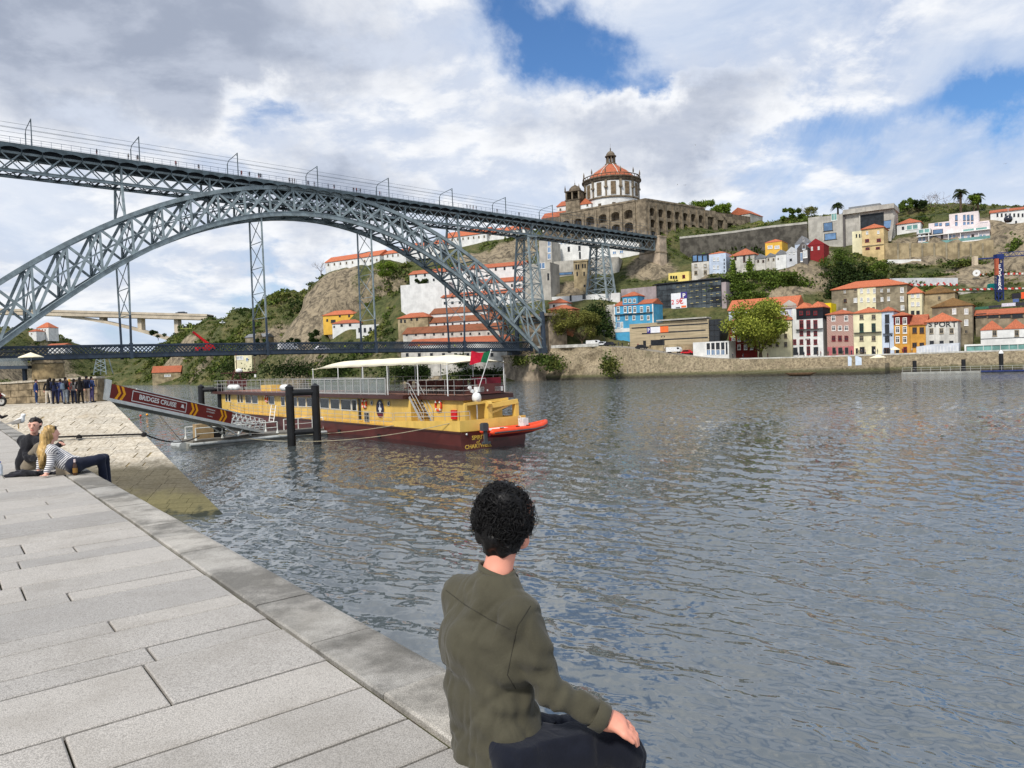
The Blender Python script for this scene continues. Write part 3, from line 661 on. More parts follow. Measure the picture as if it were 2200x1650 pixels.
# ---- promenade and river wall of the far bank
def rock_wall_mat():
 m = bpy.data.materials.new('river_wall_stone'); m.use_nodes = True; g = NG(m.node_tree); b = g.n['Principled BSDF']
 ge = g.new('ShaderNodeNewGeometry'); P_ = ge.outputs['Position']; sp = g.new('ShaderNodeSeparateXYZ'); g.l.new(P_, sp.inputs[0])
 n1 = g.noise(P_, .35, 6, .65); n2 = g.noise(P_, 1.4, 5, .7); st = g.noise(g.vmath('MULTIPLY', P_, (.8, .8, .06)), 1, 5, .7)
 c = g.mix(g.smooth(n2, .3, .7), srgb(112, 100, 80), srgb(182, 166, 136)); c = g.mix(g.math('MULTIPLY', g.smooth(n1, .5, .7), .6), c, srgb(96, 92, 66))
 c = g.mix(g.math('MULTIPLY', g.smooth(st, .5, .72), .65), c, srgb(74, 64, 48))
 tide = g.smooth(g.math('ADD', sp.outputs[2], g.math('MULTIPLY', g.math('SUBTRACT', n1, .5), 1.2)), 2.2, 1.2)
 c = g.mix(g.math('MULTIPLY', tide, .85), c, g.mix(g.smooth(sp.outputs[2], .3, 1.4), srgb(38, 38, 32), srgb(86, 88, 54)))
 g.l.new(c, b.inputs['Base Color']); b.inputs['Roughness'].default_value = .9
 bn = g.new('ShaderNodeBump'); bn.inputs['Strength'].default_value = .8; bn.inputs['Distance'].default_value = .5; g.l.new(n2, bn.inputs['Height']); g.l.new(bn.outputs[0], b.inputs['Normal'])
 return m
M_RW = rock_wall_mat(); M_PROM = pm('promenade_paving', srgb(150, 142, 128), .9, .15, .5)
def aof(px, off):                                        # bank coordinate along the shore for a photograph column
 Y = YO(px, off); X = ray(px, 783)[0] / ray(px, 783)[1] * Y
 return (V3(X, Y, 0) - BK0) @ BKX
def zof(px, py, off): return ony(px, py, YO(px, off))[2]
TOPS = [(1092, 9.5), (1136, 11.8), (1290, 11.6), (1360, 10.2), (1450, 7.6), (1520, 6.0), (1580, 5.4), (1700, 5.2), (2320, 5.2)]
def topz(a):
 xs = [aof(p, 1) for p, _ in TOPS]; return float(np.interp(a, xs, [z for _, z in TOPS]))
aL, aR = aof(1092, 1), aof(2330, 1); aQ = aof(1590, 1)
xs = np.arange(aL, aR, 1.3); rows = 15
gridv = []
for a in xs:
 tz = topz(a); natural = max(0, min(1, (aof(1330, 1) - a) / 6))        # rough natural rock left, built wall right
 for r in range(rows):
  fz = r / (rows - 1); z = -2 + (tz + 2) * fz
  off = -2.5 + 3.2 * fz + (-2.6 * (1 - fz) * natural) + (vnoise(a, z * 1.7, 3.2, 3) - .5) * (3.6 * natural + .25)
  if a > aQ: off = -1.0 + 1.6 * fz
  gridv.append(bk(a, off if r < rows - 1 else .6, z))
gv = np.array(gridv); idx = np.arange(len(gv)).reshape(len(xs), rows)
fc = np.stack([idx[:-1, :-1], idx[1:, :-1], idx[1:, 1:], idx[:-1, 1:]], -1).reshape(-1, 4)
rw = raw_mesh('river_wall', gv, fc, M_RW, smooth=False); tag(rw, 'weathered stone river wall and rock face along the far shore', 'wall')
pr = []
for a in xs:
 tz = topz(a)
 for off, dz in ((.6, 0), (1.0, 0), (9, .05), (16, .1), (26, .2)): pr.append(bk(a, off, tz + dz))
pv = np.array(pr); idx = np.arange(len(pv)).reshape(len(xs), 5); fc = np.stack([idx[:-1, :-1], idx[1:, :-1], idx[1:, 1:], idx[:-1, 1:]], -1).reshape(-1, 4)
struct(raw_mesh('promenade', pv, fc, M_PROM), 'paved riverside street below the houses')
mb = MB()                                                # stone coping / low parapet along the street
for a0_, a1_, h, w in ((aof(1136, 1), aof(1288, 1), .95, .35), (aof(1590, 1), aof(2320, 1), .28, .7)):
 n = int((a1_ - a0_) / 6)
 for i in range(n):
  a, b = a0_ + (a1_ - a0_) * i / n, a0_ + (a1_ - a0_) * (i + 1) / n
  mb.hexa([bk(a, .55, topz(a) - .1), bk(b, .55, topz(b) - .1), bk(b, .55 + w, topz(b) - .1), bk(a, .55 + w, topz(a) - .1), bk(a, .55, topz(a) + h), bk(b, .55, topz(b) + h), bk(b, .55 + w, topz(b) + h), bk(a, .55 + w, topz(a) + h)])
tag(mb.build('parapet', pm('parapet_whitewash', srgb(206, 204, 196), .8, .15, .6, streak=.3)), 'low pale parapet along the top of the far river wall', 'parapet')
# lower quay terrace and jetty in front of the houses
M_LQ = pm('lower_quay_stone', srgb(176, 164, 140), .9, .2, .4, .3, 2, streak=.3)
lq = MB(); a, b = aof(1600, -6), aof(1905, -6)
lq.hexa([bk(a, -9, -2), bk(b, -9, -2), bk(b, -.8, -2), bk(a, -.8, -2), bk(a, -9, .9), bk(b, -9, 2.9), bk(b, -.8, 2.9), bk(a, -.8, 1.2)])
struct(lq.build('lower_quay', M_RW), 'stone lower quay sloping to the water')
# ================================================================== buildings of the far bank
def wallm(name, r, g_, b, streak=.3, var=.14, sc=.35): return pm('wall_' + name, srgb(r, g_, b), .9, var, sc, .15, 2, streak=streak, spec=.15)
W_WHITE = wallm('white', 226, 226, 222, .16, .08); W_OLDW = wallm('old_white', 206, 202, 192, .4, .14); W_CREAM = wallm('cream', 234, 226, 188, .16, .08); W_GREY = wallm('grey_stone', 150, 140, 118, .5, .22)
W_TAN = wallm('tan', 172, 156, 124, .4, .2); W_CONC = wallm('concrete', 184, 180, 170, .4, .12); W_DARK = wallm('dark_stone', 96, 92, 84, .5, .25); W_LGREY = wallm('light_grey', 200, 202, 204, .2, .08)
W_YEL = wallm('yellow', 228, 182, 80, .12, .06); W_BLUE = wallm('blue_tile', 84, 164, 204, .12, .1); W_PBLUE = wallm('pale_blue', 196, 208, 224, .2, .08); W_RED = wallm('red', 140, 48, 50, .1, .08); W_PINK = wallm('pale_pink', 226, 214, 212, .12, .06)
W_ORANGE = wallm('orange', 206, 152, 72, .2, .1); W_BLACK = wallm('black_slate', 40, 42, 48, .1, .15); W_DGREY = wallm('dark_grey', 98, 94, 92, .2, .1); W_MAR = wallm('maroon', 104, 36, 34, .2, .1); W_PURP = wallm('mauve_concrete', 168, 156, 156, .4, .12)
W_BOARD = pm('wall_board_concrete', srgb(184, 168, 138), .9, .14, 1.0, .4, 3, stretch=(.12, .12, 3.2), streak=.25); W_SALMON = wallm('salmon', 206, 140, 104, .3, .1); W_BYEL = wallm('bright_yellow', 226, 206, 40, .2, .06); W_LYEL = wallm('pale_yellow', 240, 218, 130, .1, .06)
def tile_mat():
 m = bpy.data.materials.new('wall_pink_tile'); m.use_nodes = True; g = NG(m.node_tree); b = g.n['Principled BSDF']; ge = g.new('ShaderNodeNewGeometry')
 mp = g.new('ShaderNodeMapping'); mp.inputs['Rotation'].default_value = (math.radians(90), 0, -BYAW); g.l.new(ge.outputs['Position'], mp.inputs[0])
 ck = g.new('ShaderNodeTexBrick'); ck.offset = 0; ck.inputs['Scale'].default_value = 1.0; ck.inputs['Mortar Size'].default_value = .09; ck.inputs['Brick Width'].default_value = .5; ck.inputs['Row Height'].default_value = .5
 ck.inputs['Color1'].default_value = (*srgb(150, 104, 96), 1); ck.inputs['Color2'].default_value = (*srgb(132, 86, 82), 1); ck.inputs['Mortar'].default_value = (*srgb(196, 166, 150), 1)
 g.l.new(mp.outputs[0], ck.inputs['Vector']); g.l.new(ck.outputs[0], b.inputs['Base Color']); b.inputs['Roughness'].default_value = .5
 return m
W_PTILE = tile_mat()
def roofm(name, r, g_, b, moss=.25):
 m = bpy.data.materials.new('roof_' + name); m.use_nodes = True; g = NG(m.node_tree); bs = g.n['Principled BSDF']; ge = g.new('ShaderNodeNewGeometry'); P_ = ge.outputs['Position']; c = srgb(r, g_, b)
 n = g.noise(P_, .8, 6, .7); n2 = g.noise(P_, 5, 3, .6); mo = g.noise(P_, .25, 5, .65)
 col = g.mix(g.smooth(n2, .3, .7), tuple(x * .6 for x in c), tuple(min(1, x * 1.25) for x in c)); col = g.mix(g.math('MULTIPLY', g.smooth(n, .5, .75), .45), col, tuple(x * .5 for x in c))
 col = g.mix(g.math('MULTIPLY', g.smooth(mo, .5, .72), moss), col, srgb(74, 62, 42))
 g.l.new(col, bs.inputs['Base Color']); bs.inputs['Roughness'].default_value = .9; bs.inputs['Specular IOR Level'].default_value = .15
 bn = g.new('ShaderNodeBump'); bn.inputs['Strength'].default_value = .8; bn.inputs['Distance'].default_value = .12; g.l.new(n2, bn.inputs['Height']); g.l.new(bn.outputs[0], bs.inputs['Normal'])
 return m
R_OR = roofm('orange_tile', 192, 112, 80, .2); R_TC = roofm('terracotta', 178, 104, 76, .3); R_OLD = roofm('old_tile', 142, 90, 66, .5); R_MOSS = roofm('mossy_tile', 126, 96, 60, .7); R_GR = roofm('grey_sheet', 130, 132, 134, .2)
G_DARK = pm('window_glass_dark', srgb(30, 34, 38), .12, .3, .5, spec=.6); G_BLUE = pm('window_glass_blue', srgb(104, 138, 176), .12, .2, .3, spec=.6); G_GREEN = pm('glass_green', srgb(120, 168, 160), .12, .2, .3, spec=.6); G_CURT = pm('curtained_glass', srgb(196, 200, 200), .4, .2, 1.2)
FR_W = pm('frame_white', srgb(236, 234, 228), .6, .05, 2); FR_R = pm('frame_red', srgb(128, 34, 40), .6, .1, 2); FR_S = pm('frame_stone', srgb(150, 138, 116), .8, .15, 2); FR_D = pm('frame_dark', srgb(52, 54, 56), .5, .1, 2); FR_G = pm('frame_green', srgb(38, 74, 62), .6, .1, 2); FR_B = pm('frame_brown', srgb(96, 64, 44), .6, .1, 2)
def unit_window(name, bw, mull, fm, gm, shut=False):
 """frame (outer 1 x 1, depth in metres) with cross bars, and its pane"""
 mb = MB(); d0, d1 = -.05, .10
 for x0, x1, z0, z1 in ((-.5, -.5 + bw, -.5, .5), (.5 - bw, .5, -.5, .5), (-.5 + bw, .5 - bw, .5 - bw * .8, .5), (-.5 + bw, .5 - bw, -.5, -.5 + bw * .8)):
  mb.hexa([(x0, -d0, z0), (x1, -d0, z0), (x1, -d1, z0), (x0, -d1, z0), (x0, -d0, z1), (x1, -d0, z1), (x1, -d1, z1), (x0, -d1, z1)])
 if mull >= 1: mb.aabb((-.035, -.075, -.5 + bw * .8), (.035, .0, .5 - bw * .8))
 if mull >= 2: mb.aabb((-.5 + bw, -.07, .13), (.5 - bw, .0, .19))
 mb.aabb((-.56, -.16, -.56), (.56, .02, -.5))
 o = mb.build(name + '_f', fm); fr = o.data; bpy.data.objects.remove(o)
 mb = MB(); mb.aabb((-.5 + bw, -.035, -.5 + bw * .8), (.5 - bw, .0, .5 - bw * .8)); o = mb.build(name + '_p', gm); pn = o.data; bpy.data.objects.remove(o)
 return fr, pn
WS = {'w': unit_window('w', .14, 2, FR_W, G_DARK), 'wc': unit_window('wc', .12, 1, FR_W, G_CURT), 's': unit_window('s', .17, 2, FR_S, G_DARK), 'sw': unit_window('sw', .17, 1, FR_S, G_CURT), 'r': unit_window('r', .15, 2, FR_R, G_DARK),
 'd': unit_window('d', .09, 1, FR_D, G_DARK), 'dd': unit_window('dd', .08, 0, FR_D, G_DARK), 'b': unit_window('b', .08, 1, FR_W, G_BLUE), 'bn': unit_window('bn', .05, 0, FR_D, G_BLUE), 'g': unit_window('g', .14, 2, FR_G, G_DARK), 'k': unit_window('k', .06, 0, FR_S, G_DARK), 'gg': unit_window('gg', .05, 1, FR_W, G_GREEN), 'br': unit_window('br', .13, 1, FR_B, G_DARK)}
FOOT = []                                               # footprints kept clear of shrubs
class Fac:
 def __init__(s, px, py, Y, yaw):
  s.P = ony(px, py, Y); s.ex = V3(math.cos(yaw), math.sin(yaw), 0); s.en = V3(math.sin(yaw), -math.cos(yaw), 0); s.yaw = yaw
 def loc(s, px, py):
  d = ray(px, py); t = ((s.P - CO) @ s.en) / (d @ s.en); p = CO + d * t; return (p - s.P) @ s.ex, p[2]
 def pt(s, x, z, d=0.0): return V3(*(s.P[:2]), 0) + s.ex * x + s.en * d + V3(0, 0, z)
def put_window(root, f, x, z, w, h, style, name='window', d=0.0):
 fr, pn = WS[style]; o = bpy.data.objects.new(name, fr); COL.objects.link(o); o.parent = root; ORG[o.name] = ORG[root.name]
 p = f.pt(x, z, d) - origin(root); e, n_ = f.ex * w, -f.en
 o.matrix_local = Matrix(((e[0], n_[0], 0, p[0]), (e[1], n_[1], 0, p[1]), (0, 0, h, p[2]), (0, 0, 0, 1)))
 c = bpy.data.objects.new('pane', pn); COL.objects.link(c); c.parent = o; return o
def pwin(root, f, wins, d=0.0):
 for q in wins:
  px, py, w, h = q[:4]; st = q[4] if len(q) > 4 else 'w'; nm = q[5] if len(q) > 5 else 'window'
  x, z = f.loc(px, py); x1, _ = f.loc(px + w, py); _, z1 = f.loc(px, py - h)
  put_window(root, f, x, z, abs(x1 - x), abs(z1 - z), st, nm, d)
def grid(xs, ys, w, h, st='w'): return [(x, y, w, h, st) for y in ys for x in xs]
def slab(f, x0, x1, z0, z1, d0, d1, mb=None, m=0):
 mb = mb or MB(); return mb.hexa([f.pt(x0, z0, d1), f.pt(x1, z0, d1), f.pt(x1, z0, d0), f.pt(x0, z0, d0), f.pt(x0, z1, d1), f.pt(x1, z1, d1), f.pt(x1, z1, d0), f.pt(x0, z1, d0)], m)
def roof_mesh(f, x0, x1, ze, zr, dep, kind, ov=.4):
 mb = MB(); a, b = x0 - ov, x1 + ov; c, d = ov, -dep - ov; th = .22; dz = .0
 E_ = [f.pt(a, ze, c), f.pt(b, ze, c), f.pt(b, ze, d), f.pt(a, ze, d)]
 B_ = [p - V3(0, 0, th) for p in E_]; L, Dp = b - a, c - d; cm = (c + d) / 2; m_ = (a + b) / 2
 if kind == 'hip':
  if L >= Dp: r0, r1 = f.pt(a + min(Dp / 2, L * .42), zr, cm), f.pt(b - min(Dp / 2, L * .42), zr, cm); top = [(0, 1, 5, 4), (1, 2, 5), (2, 3, 4, 5), (3, 0, 4)]
  else: r0, r1 = f.pt(m_, zr, c - L / 2), f.pt(m_, zr, d + L / 2); top = [(0, 1, 4), (1, 2, 5, 4), (2, 3, 5), (3, 0, 4, 5)]
 elif kind == 'side': r0, r1 = f.pt(a, zr, cm), f.pt(b, zr, cm); top = [(0, 1, 5, 4), (1, 2, 5), (2, 3, 4, 5), (3, 0, 4)]
 elif kind == 'front': r0, r1 = f.pt(m_, zr, c), f.pt(m_, zr, d); top = [(0, 1, 4), (1, 2, 5, 4), (2, 3, 5), (3, 0, 4, 5)]
 elif kind == 'shed': r0, r1 = f.pt(a, zr, d), f.pt(b, zr, d); top = [(0, 1, 5, 4), (1, 2, 5), (3, 0, 4), (2, 3, 4, 5)]
 vs = E_ + [r0, r1] + B_
 fs = top + [(9, 8, 7, 6)] + [(6 + i, 6 + (i + 1) % 4, (i + 1) % 4, i) for i in range(4)]
 return mb.add(vs, fs)
def house(name, label, px0, px1, pyb, pye, Y, wall, roof=None, dep=10, yaw=None, wins=(), bury=5, cat='house', group=None, base=None):
 yaw = BYAW if yaw is None else yaw; pc = (px0 + px1) / 2; f = Fac(pc, pyb, Y, yaw); pm_ = (pyb + pye) / 2
 x0, _ = f.loc(px0, pm_); x1, _ = f.loc(px1, pm_); zb = f.P[2]; ze = f.loc(pc, pye)[1]
 if x1 - x0 < 0: x0, x1 = x1, x0
 root = thing(name, label, cat, f.pt((x0 + x1) / 2, zb), group)
 f.x0, f.x1, f.zb, f.ze, f.dep = x0, x1, zb, ze, dep
 slab(f, x0, x1, zb - bury, ze, 0, -dep).build('wall', wall, root)
 if roof:
  kind, pyr, rm_ = roof[:3]; Yr = Y if kind == 'front' else Y + (dep / 2 if kind != 'shed' else dep) * math.cos(yaw)
  zr = HC + (f.loc(pc, pyr)[1] - HC) * Yr / Y
  if kind == 'front':
   g_ = MB(); m_ = (x0 + x1) / 2; g_.add([f.pt(x0, ze - .02, 0), f.pt(x1, ze - .02, 0), f.pt(m_, zr - .25, 0), f.pt(x0, ze - .02, -dep), f.pt(x1, ze - .02, -dep), f.pt(m_, zr - .25, -dep)], [(0, 1, 2), (5, 4, 3), (0, 2, 5, 3), (1, 4, 5, 2)]); g_.build('gable', wall, root)
  roof_mesh(f, x0, x1, ze + .05, max(zr, ze + .4), dep, kind, roof[3] if len(roof) > 3 else .4).build('roof', rm_, root)
 pwin(root, f, wins)
 c = f.pt((x0 + x1) / 2, zb, -dep / 2); FOOT.append((c[0], c[1], max(x1 - x0, dep) * .62, f.ze))
 return root, f
def part(root, f, name, px0, px1, py0, py1, d0, d1, mat):
 pm_ = (py0 + py1) / 2; x0 = f.loc(px0, pm_)[0]; x1 = f.loc(px1, pm_)[0]; pc = (px0 + px1) / 2; za = f.loc(pc, py1)[1]; zb = f.loc(pc, py0)[1]
 return slab(f, x0, x1, za, zb, d1, d0).build(name, mat, root)
def text_mesh(s, size, ext=.02, shear=0.0, bold=0.0):
 cu = bpy.data.curves.new('lettering', 'FONT'); cu.body = s; cu.size = size; cu.extrude = ext; cu.align_x = 'CENTER'; cu.align_y = 'CENTER'; cu.shear = shear; cu.offset = bold; cu.resolution_u = 3
 o = bpy.data.objects.new('lettering', cu); COL.objects.link(o); dg = bpy.context.evaluated_depsgraph_get(); me = bpy.data.meshes.new_from_object(o.evaluated_get(dg)); bpy.data.objects.remove(o); return me
def put_text(root, s, size, p, ex, ez, mat, name='lettering', ext=.02, sx=1.0, shear=0.0, bold=0.0):
 me = text_mesh(s, size, ext, shear, bold); me.materials.clear(); me.materials.append(mat); o = link(name, me, root)
 ex = np.array(ex); ez = np.array(ez); n = np.cross(ex, ez); p = np.array(p) - origin(root)
 o.matrix_local = Matrix(((ex[0] * sx, ez[0], n[0], p[0]), (ex[1] * sx, ez[1], n[1], p[1]), (ex[2] * sx, ez[2], n[2], p[2]), (0, 0, 0, 1))); return o
UZ = V3(0, 0, 1)
M_TXTD = pm('lettering_dark', srgb(40, 42, 46), .6, .1, 2); M_TXTW = pm('lettering_white', srgb(240, 238, 232), .6, .05, 2); M_TXTR = pm('lettering_red', srgb(214, 74, 70), .6, .05, 2); M_TXTY = pm('lettering_gold', srgb(226, 186, 84), .5, .05, 2)
M_SIGNW = pm('sign_white', srgb(232, 234, 238), .6, .04, 1); M_SIGNB = pm('sign_blue', srgb(66, 58, 132), .6, .04, 1); M_SIGNO = pm('sign_orange', srgb(238, 118, 62), .6, .04, 1)
# ---------------- riverside row
q = lambda px, off: YO(px, off)
house('town_house', 'dark red riverside house behind the big plane tree', 1566, 1626, 766, 690, q(1596, 14), W_MAR, ('hip', 676, R_TC), 11, wins=grid((1576, 1588, 1602, 1615), (708, 728, 746), 7, 11, 'w'))
house('town_house', 'cream riverside house partly hidden by the plane tree', 1627, 1702, 766, 688, q(1664, 14), W_CREAM, ('hip', 676, R_OR), 11, wins=grid((1640, 1655, 1670, 1688), (704, 722, 740), 7, 11, 's'))
r, f = house('town_house', 'pale blue house with orange roof and curved gable above the plane tree', 1566, 1712, 705, 662, q(1640, 27), W_PBLUE, ('side', 640, R_OR), 10, wins=grid((1580, 1600, 1690, 1704), (672,), 7, 10, 'w'))
mb = MB(); xg, zg = f.loc(1696, 662); mb.prism([(xg - 2.6, zg), (xg + 2.6, zg), (xg + 2.2, zg + 1.3), (xg + 1.2, zg + 1.9), (xg, zg + 2.7), (xg - 1.2, zg + 1.9), (xg - 2.2, zg + 1.3)], .02, .4, f.ex, UZ, f.en, f.pt(0, 0)); mb.build('curved_gable', W_CONC, r)
r, f = house('town_house', 'white riverside house with black top storey and red windows', 1703, 1768, 763, 661, q(1736, 14), W_WHITE, None, 12, wins=grid((1722, 1737, 1752), (697,), 9, 19, 'r') + grid((1722, 1737, 1752), (716, 734.5), 8, 11, 'r') + grid((1707.5,), (734.5,), 7, 11, 'r') + [(1709, 754, 9, 15, 'd', 'door'), (1722, 753, 9, 17, 'd', 'door'), (1737, 753, 8, 18, 'r', 'door'), (1753, 753, 10, 15, 'd', 'door')])
zz = f.loc(1736, 685)[1]; x0b = f.loc(1711, 673)[0]
slab(f, x0b, f.x1 + .12, zz, f.ze + .05, .14, -12.1).build('slate_storey', W_BLACK, r); pwin(r, f, grid((1721.5, 1736.5, 1752), (672.5,), 8, 9, 'r'), .14)
for a, b in ((1711, 1738), (1740, 1768)):
 xa, xb = f.loc(a, 661)[0], f.loc(b, 661)[0]; roof_mesh(f, xa, xb, f.ze + .1, f.ze + 1.9, 12, 'hip', .2).build('roof', R_OR, r)
mb = MB(); slab(f, f.loc(1711, 707)[0], f.x1, f.loc(1736, 708)[1], f.loc(1736, 707)[1] + .05, .9, 0, mb); mb.build('balcony', FR_D, r)
r, f = house('town_house', 'pink tiled riverside house with white top windows', 1777, 1833.5, 762, 674, q(1805, 14), W_PTILE, ('hip', 666, R_TC), 12, wins=grid((1790.5, 1818), (684,), 8.5, 12, 'w') + grid((1791, 1804.7, 1818.5), (705,), 8.5, 11, 'w') + grid((1791, 1804.7, 1818.5), (727,), 8.5, 12, 'r') + [(1792, 753.5, 8, 15, 'k', 'door'), (1805.5, 753.5, 10, 15, 'k', 'door'), (1819, 753.5, 8, 15, 'k', 'door')])
zg = f.loc(1805, 744.5)[1]; slab(f, f.x0 - .03, f.x1 + .03, f.zb - 1, zg, .03, 0).build('ground_storey', wallm('rose', 184, 108, 112), r)
r, f = house('town_house', 'cream four-storey riverside house with green balcony doors', 1833.8, 1894.8, 762, 671, q(1864, 14), W_CREAM, ('hip', 661, R_OR), 12, wins=grid((1851, 1877), (681,), 9, 11, 's') + grid((1851, 1877), (704,), 9, 19, 'g') + grid((1851, 1877), (727,), 9, 12, 's') + [(1852.5, 753, 11, 16, 'k', 'door'), (1877, 752.5, 9, 18, 'k', 'door'), (1841, 754, 5, 12, 'k', 'door')])
slab(f, f.x0 + .2, f.x1 - .1, f.loc(1864, 715.2)[1], f.loc(1864, 713.6)[1], .9, 0).build('balcony', FR_D, r)
r, f = house('town_house', 'narrow pale blue house beside the cream riverside house', 1895, 1920.3, 762, 668, q(1907, 14), W_PBLUE, ('hip', 660, R_TC), 12, wins=[(1906, 684.5, 9.5, 18, 'd'), (1906, 706.5, 9.5, 20, 'd'), (1906, 728, 9.5, 13, 'd'), (1905, 754, 13, 14, 'br', 'door')])
slab(f, f.x0 + .3, f.x1 - .3, f.loc(1907, 717.6)[1], f.loc(1907, 716.4)[1], .7, 0).build('balcony', FR_D, r)
r, f = house('town_house', 'narrow yellow house with maroon top storey and white windows', 1920.8, 1954.6, 762, 677, q(1938, 14), W_ORANGE, ('hip', 671, R_TC), 12, wins=grid((1928.5, 1944), (708.5, 729.5), 9, 15, 'w') + [(1928, 754, 8, 14, 'k', 'door'), (1945, 753, 8, 16, 'r', 'door')])
slab(f, f.x0 - .04, f.x1 + .04, f.loc(1938, 697.6)[1], f.ze, .05, -12).build('maroon_storey', W_MAR, r); pwin(r, f, grid((1928.5, 1944), (689.5,), 9, 15, 'w'), .05)
house('town_house', 'low orange house with loggia beside the lettered white house', 1955.5, 1989, 762, 697, q(1972, 14), W_ORANGE, ('side', 676, R_TC), 11, wins=grid((1965, 1980.5), (709.5,), 10, 13, 'br') + grid((1965, 1980.5), (741, ), 10, 10, 'br'))
r, f = house('town_house', 'weathered white house lettered SPORT under an orange roof', 1989.3, 2058, 762, 690, q(2023, 14), W_OLDW, ('hip', 672, R_OR), 12, wins=grid((2001, 2022.7, 2044.5), (711,), 9, 12.5, 's') + grid((2002, 2023, 2044), (736,), 9, 8, 'd'))
for i, ch in enumerate('SPORT'):
 px = 1998.5 + i * 12.9; x, z = f.loc(px, 697.3); put_text(r, ch, 2.1, f.pt(x, z, .06), f.ex, UZ, M_TXTD, ext=.05, bold=.03)
r, f = house('river_house', 'long white riverside building with two pyramid roofs', 2107, 2240, 738, 706, q(2170, 19), W_WHITE, None, 13, wins=grid((2137, 2184.5), (715.5,), 10, 14, 's'))
for a, b in ((2107, 2155), (2158, 2207), (2209, 2240)):
 xa, xb = f.loc(a, 706)[0], f.loc(b, 706)[0]; roof_mesh(f, xa, xb, f.ze + .05, f.ze + 2.7, 13, 'hip', .15).build('roof', R_TC, r)
part(r, f, 'string_course', 2107, 2240, 725.2, 726.4, 0, .08, FR_D)
# glass pavilion, white enclosure, kiosk
def frame_box(name, label, px0, px1, pyb, pyt, Y, fm, gm, n, cat, dep=7, group=None):
 f = Fac((px0 + px1) / 2, pyb, Y, BYAW); pm_ = (pyb + pyt) / 2; x0 = f.loc(px0, pm_)[0]; x1 = f.loc(px1, pm_)[0]; z1 = f.loc((px0 + px1) / 2, pyt)[1]; z0 = f.P[2]
 root = thing(name, label, cat, f.pt((x0 + x1) / 2, z0)); f.x0, f.x1, f.zb, f.ze = x0, x1, z0, z1; mb = MB()
 slab(f, x0, x1, z0 - 1, z0 + .35, 0, -dep, mb); slab(f, x0, x1, z1 - .45, z1, 0, -dep, mb); slab(f, x0, x0 + .45, z0 + .35, z1 - .45, 0, -dep, mb); slab(f, x1 - .45, x1, z0 + .35, z1 - .45, 0, -dep, mb); mb.build('frame', fm, root)
 for i in range(n):
  a = x0 + .5 + (x1 - x0 - 1.0) * i / n; b = x0 + .5 + (x1 - x0 - 1.0) * (i + 1) / n; slab(f, a + .05, b - .05, z0 + .36, z1 - .46, -.25, -.3).build('pane', gm, root)
 return root, f
frame_box('glass_pavilion', 'low glazed white pavilion on the far quay at right', 2072, 2250, 760, 737, q(2160, 7), W_WHITE, G_GREEN, 9, 'pavilion')
f = Fac(2014, 762, q(2014, 6), BYAW); e = thing('site_enclosure', 'long white wedge-topped site enclosure in front of the SPORT house', 'enclosure', f.P)
xa, xb = f.loc(1969, 755)[0], f.loc(2060, 755)[0]; za = f.loc(1969, 745)[1]; zm = f.loc(2014, 737.5)[1]; zb_ = f.loc(2060, 736.5)[1]
mb = MB(); mb.prism([(xa, f.P[2] - .3), (xb, f.P[2] - .3), (xb, zb_), ((xa + xb) / 2 - 1, zm - .2), (xa, za)], -6, 0, f.ex, UZ, f.en, f.pt(0, 0)); mb.build('panel', pm('enclosure_white', srgb(206, 210, 216), .6, .08, .4), e)
mb = MB()
for i in range(13): x = xa + (xb - xa) * (i + .5) / 13; slab(f, x - .05, x + .05, f.P[2], za - .1, .07, .01, mb)
mb.build('rib', FR_W, e)['kind'] = 'stuff'
r, f = frame_box('kiosk', 'low white quayside pavilion with columns under the car park', 1489, 1566, 765, 734, q(1527, 7), W_WHITE, G_DARK, 1, 'pavilion', 8)
slab(f, f.x0 + .4, f.loc(1517, 750)[0], f.zb + .3, f.ze - .4, -.02, -.2).build('wall', W_WHITE, r)
for px in (1517, 1527, 1537, 1548, 1558):
 x = f.loc(px, 750)[0]; slab(f, x - .2, x + .2, f.zb + .34, f.ze - .44, .06, -.3).build('column', FR_W, r)
for px in (1522, 1532, 1542.5, 1553): pwin(r, f, [(px, 757, 8, 12, 'b', 'door')], -.1)
# ---------------- second tier
r, f = house('tenement', 'big grey-brown weathered tenement with long orange roof', 1787, 1949.5, 684, 616, q(1868, 40), W_GREY, ('hip', 602, R_OR), 13, wins=[(1815, 627, 7, 9, 'sw'), (1838, 622, 7, 9, 's'), (1816, 646, 7, 8, 'br'), (1838, 645, 8, 10, 'wc'), (1894, 624, 8, 11, 'sw'), (1909, 624, 8, 11, 'sw'), (1895, 643, 6, 9, 'wc'), (1909, 642, 6, 9, 'wc'), (1938, 623, 8, 11, 'wc'), (1938, 642, 8, 12, 'wc'), (1939, 661, 8, 11, 'wc'), (1815, 665, 7, 6, 'wc'), (1909, 663, 7, 7, 'wc')])
part(r, f, 'cream_bay', 1843, 1882, 616.5, 690, 0, .12, W_CREAM); pwin(r, f, grid((1851, 1865.5, 1878.5), (625, 644), 6, 10, 'wc') + grid((1866, 1877), (663,), 6, 7, 's'), .12)
house('tenement', 'narrow cream house with three rows of paired windows and red roof', 1951.5, 1981, 690, 629, q(1966, 38), W_CREAM, ('hip', 617, R_OR), 10, wins=grid((1960.8, 1972.3), (635, 653.3), 7.5, 9, 'wc') + grid((1960.8, 1972.3), (672,), 7.5, 9, 'd'))
house('tenement', 'windowless grey-brown house with hipped roof behind the narrow cream one', 1983, 2052, 692, 629, q(2017, 43), W_TAN, ('hip', 614, R_MOSS), 14, wins=[(2018, 640, 6, 8, 's')])
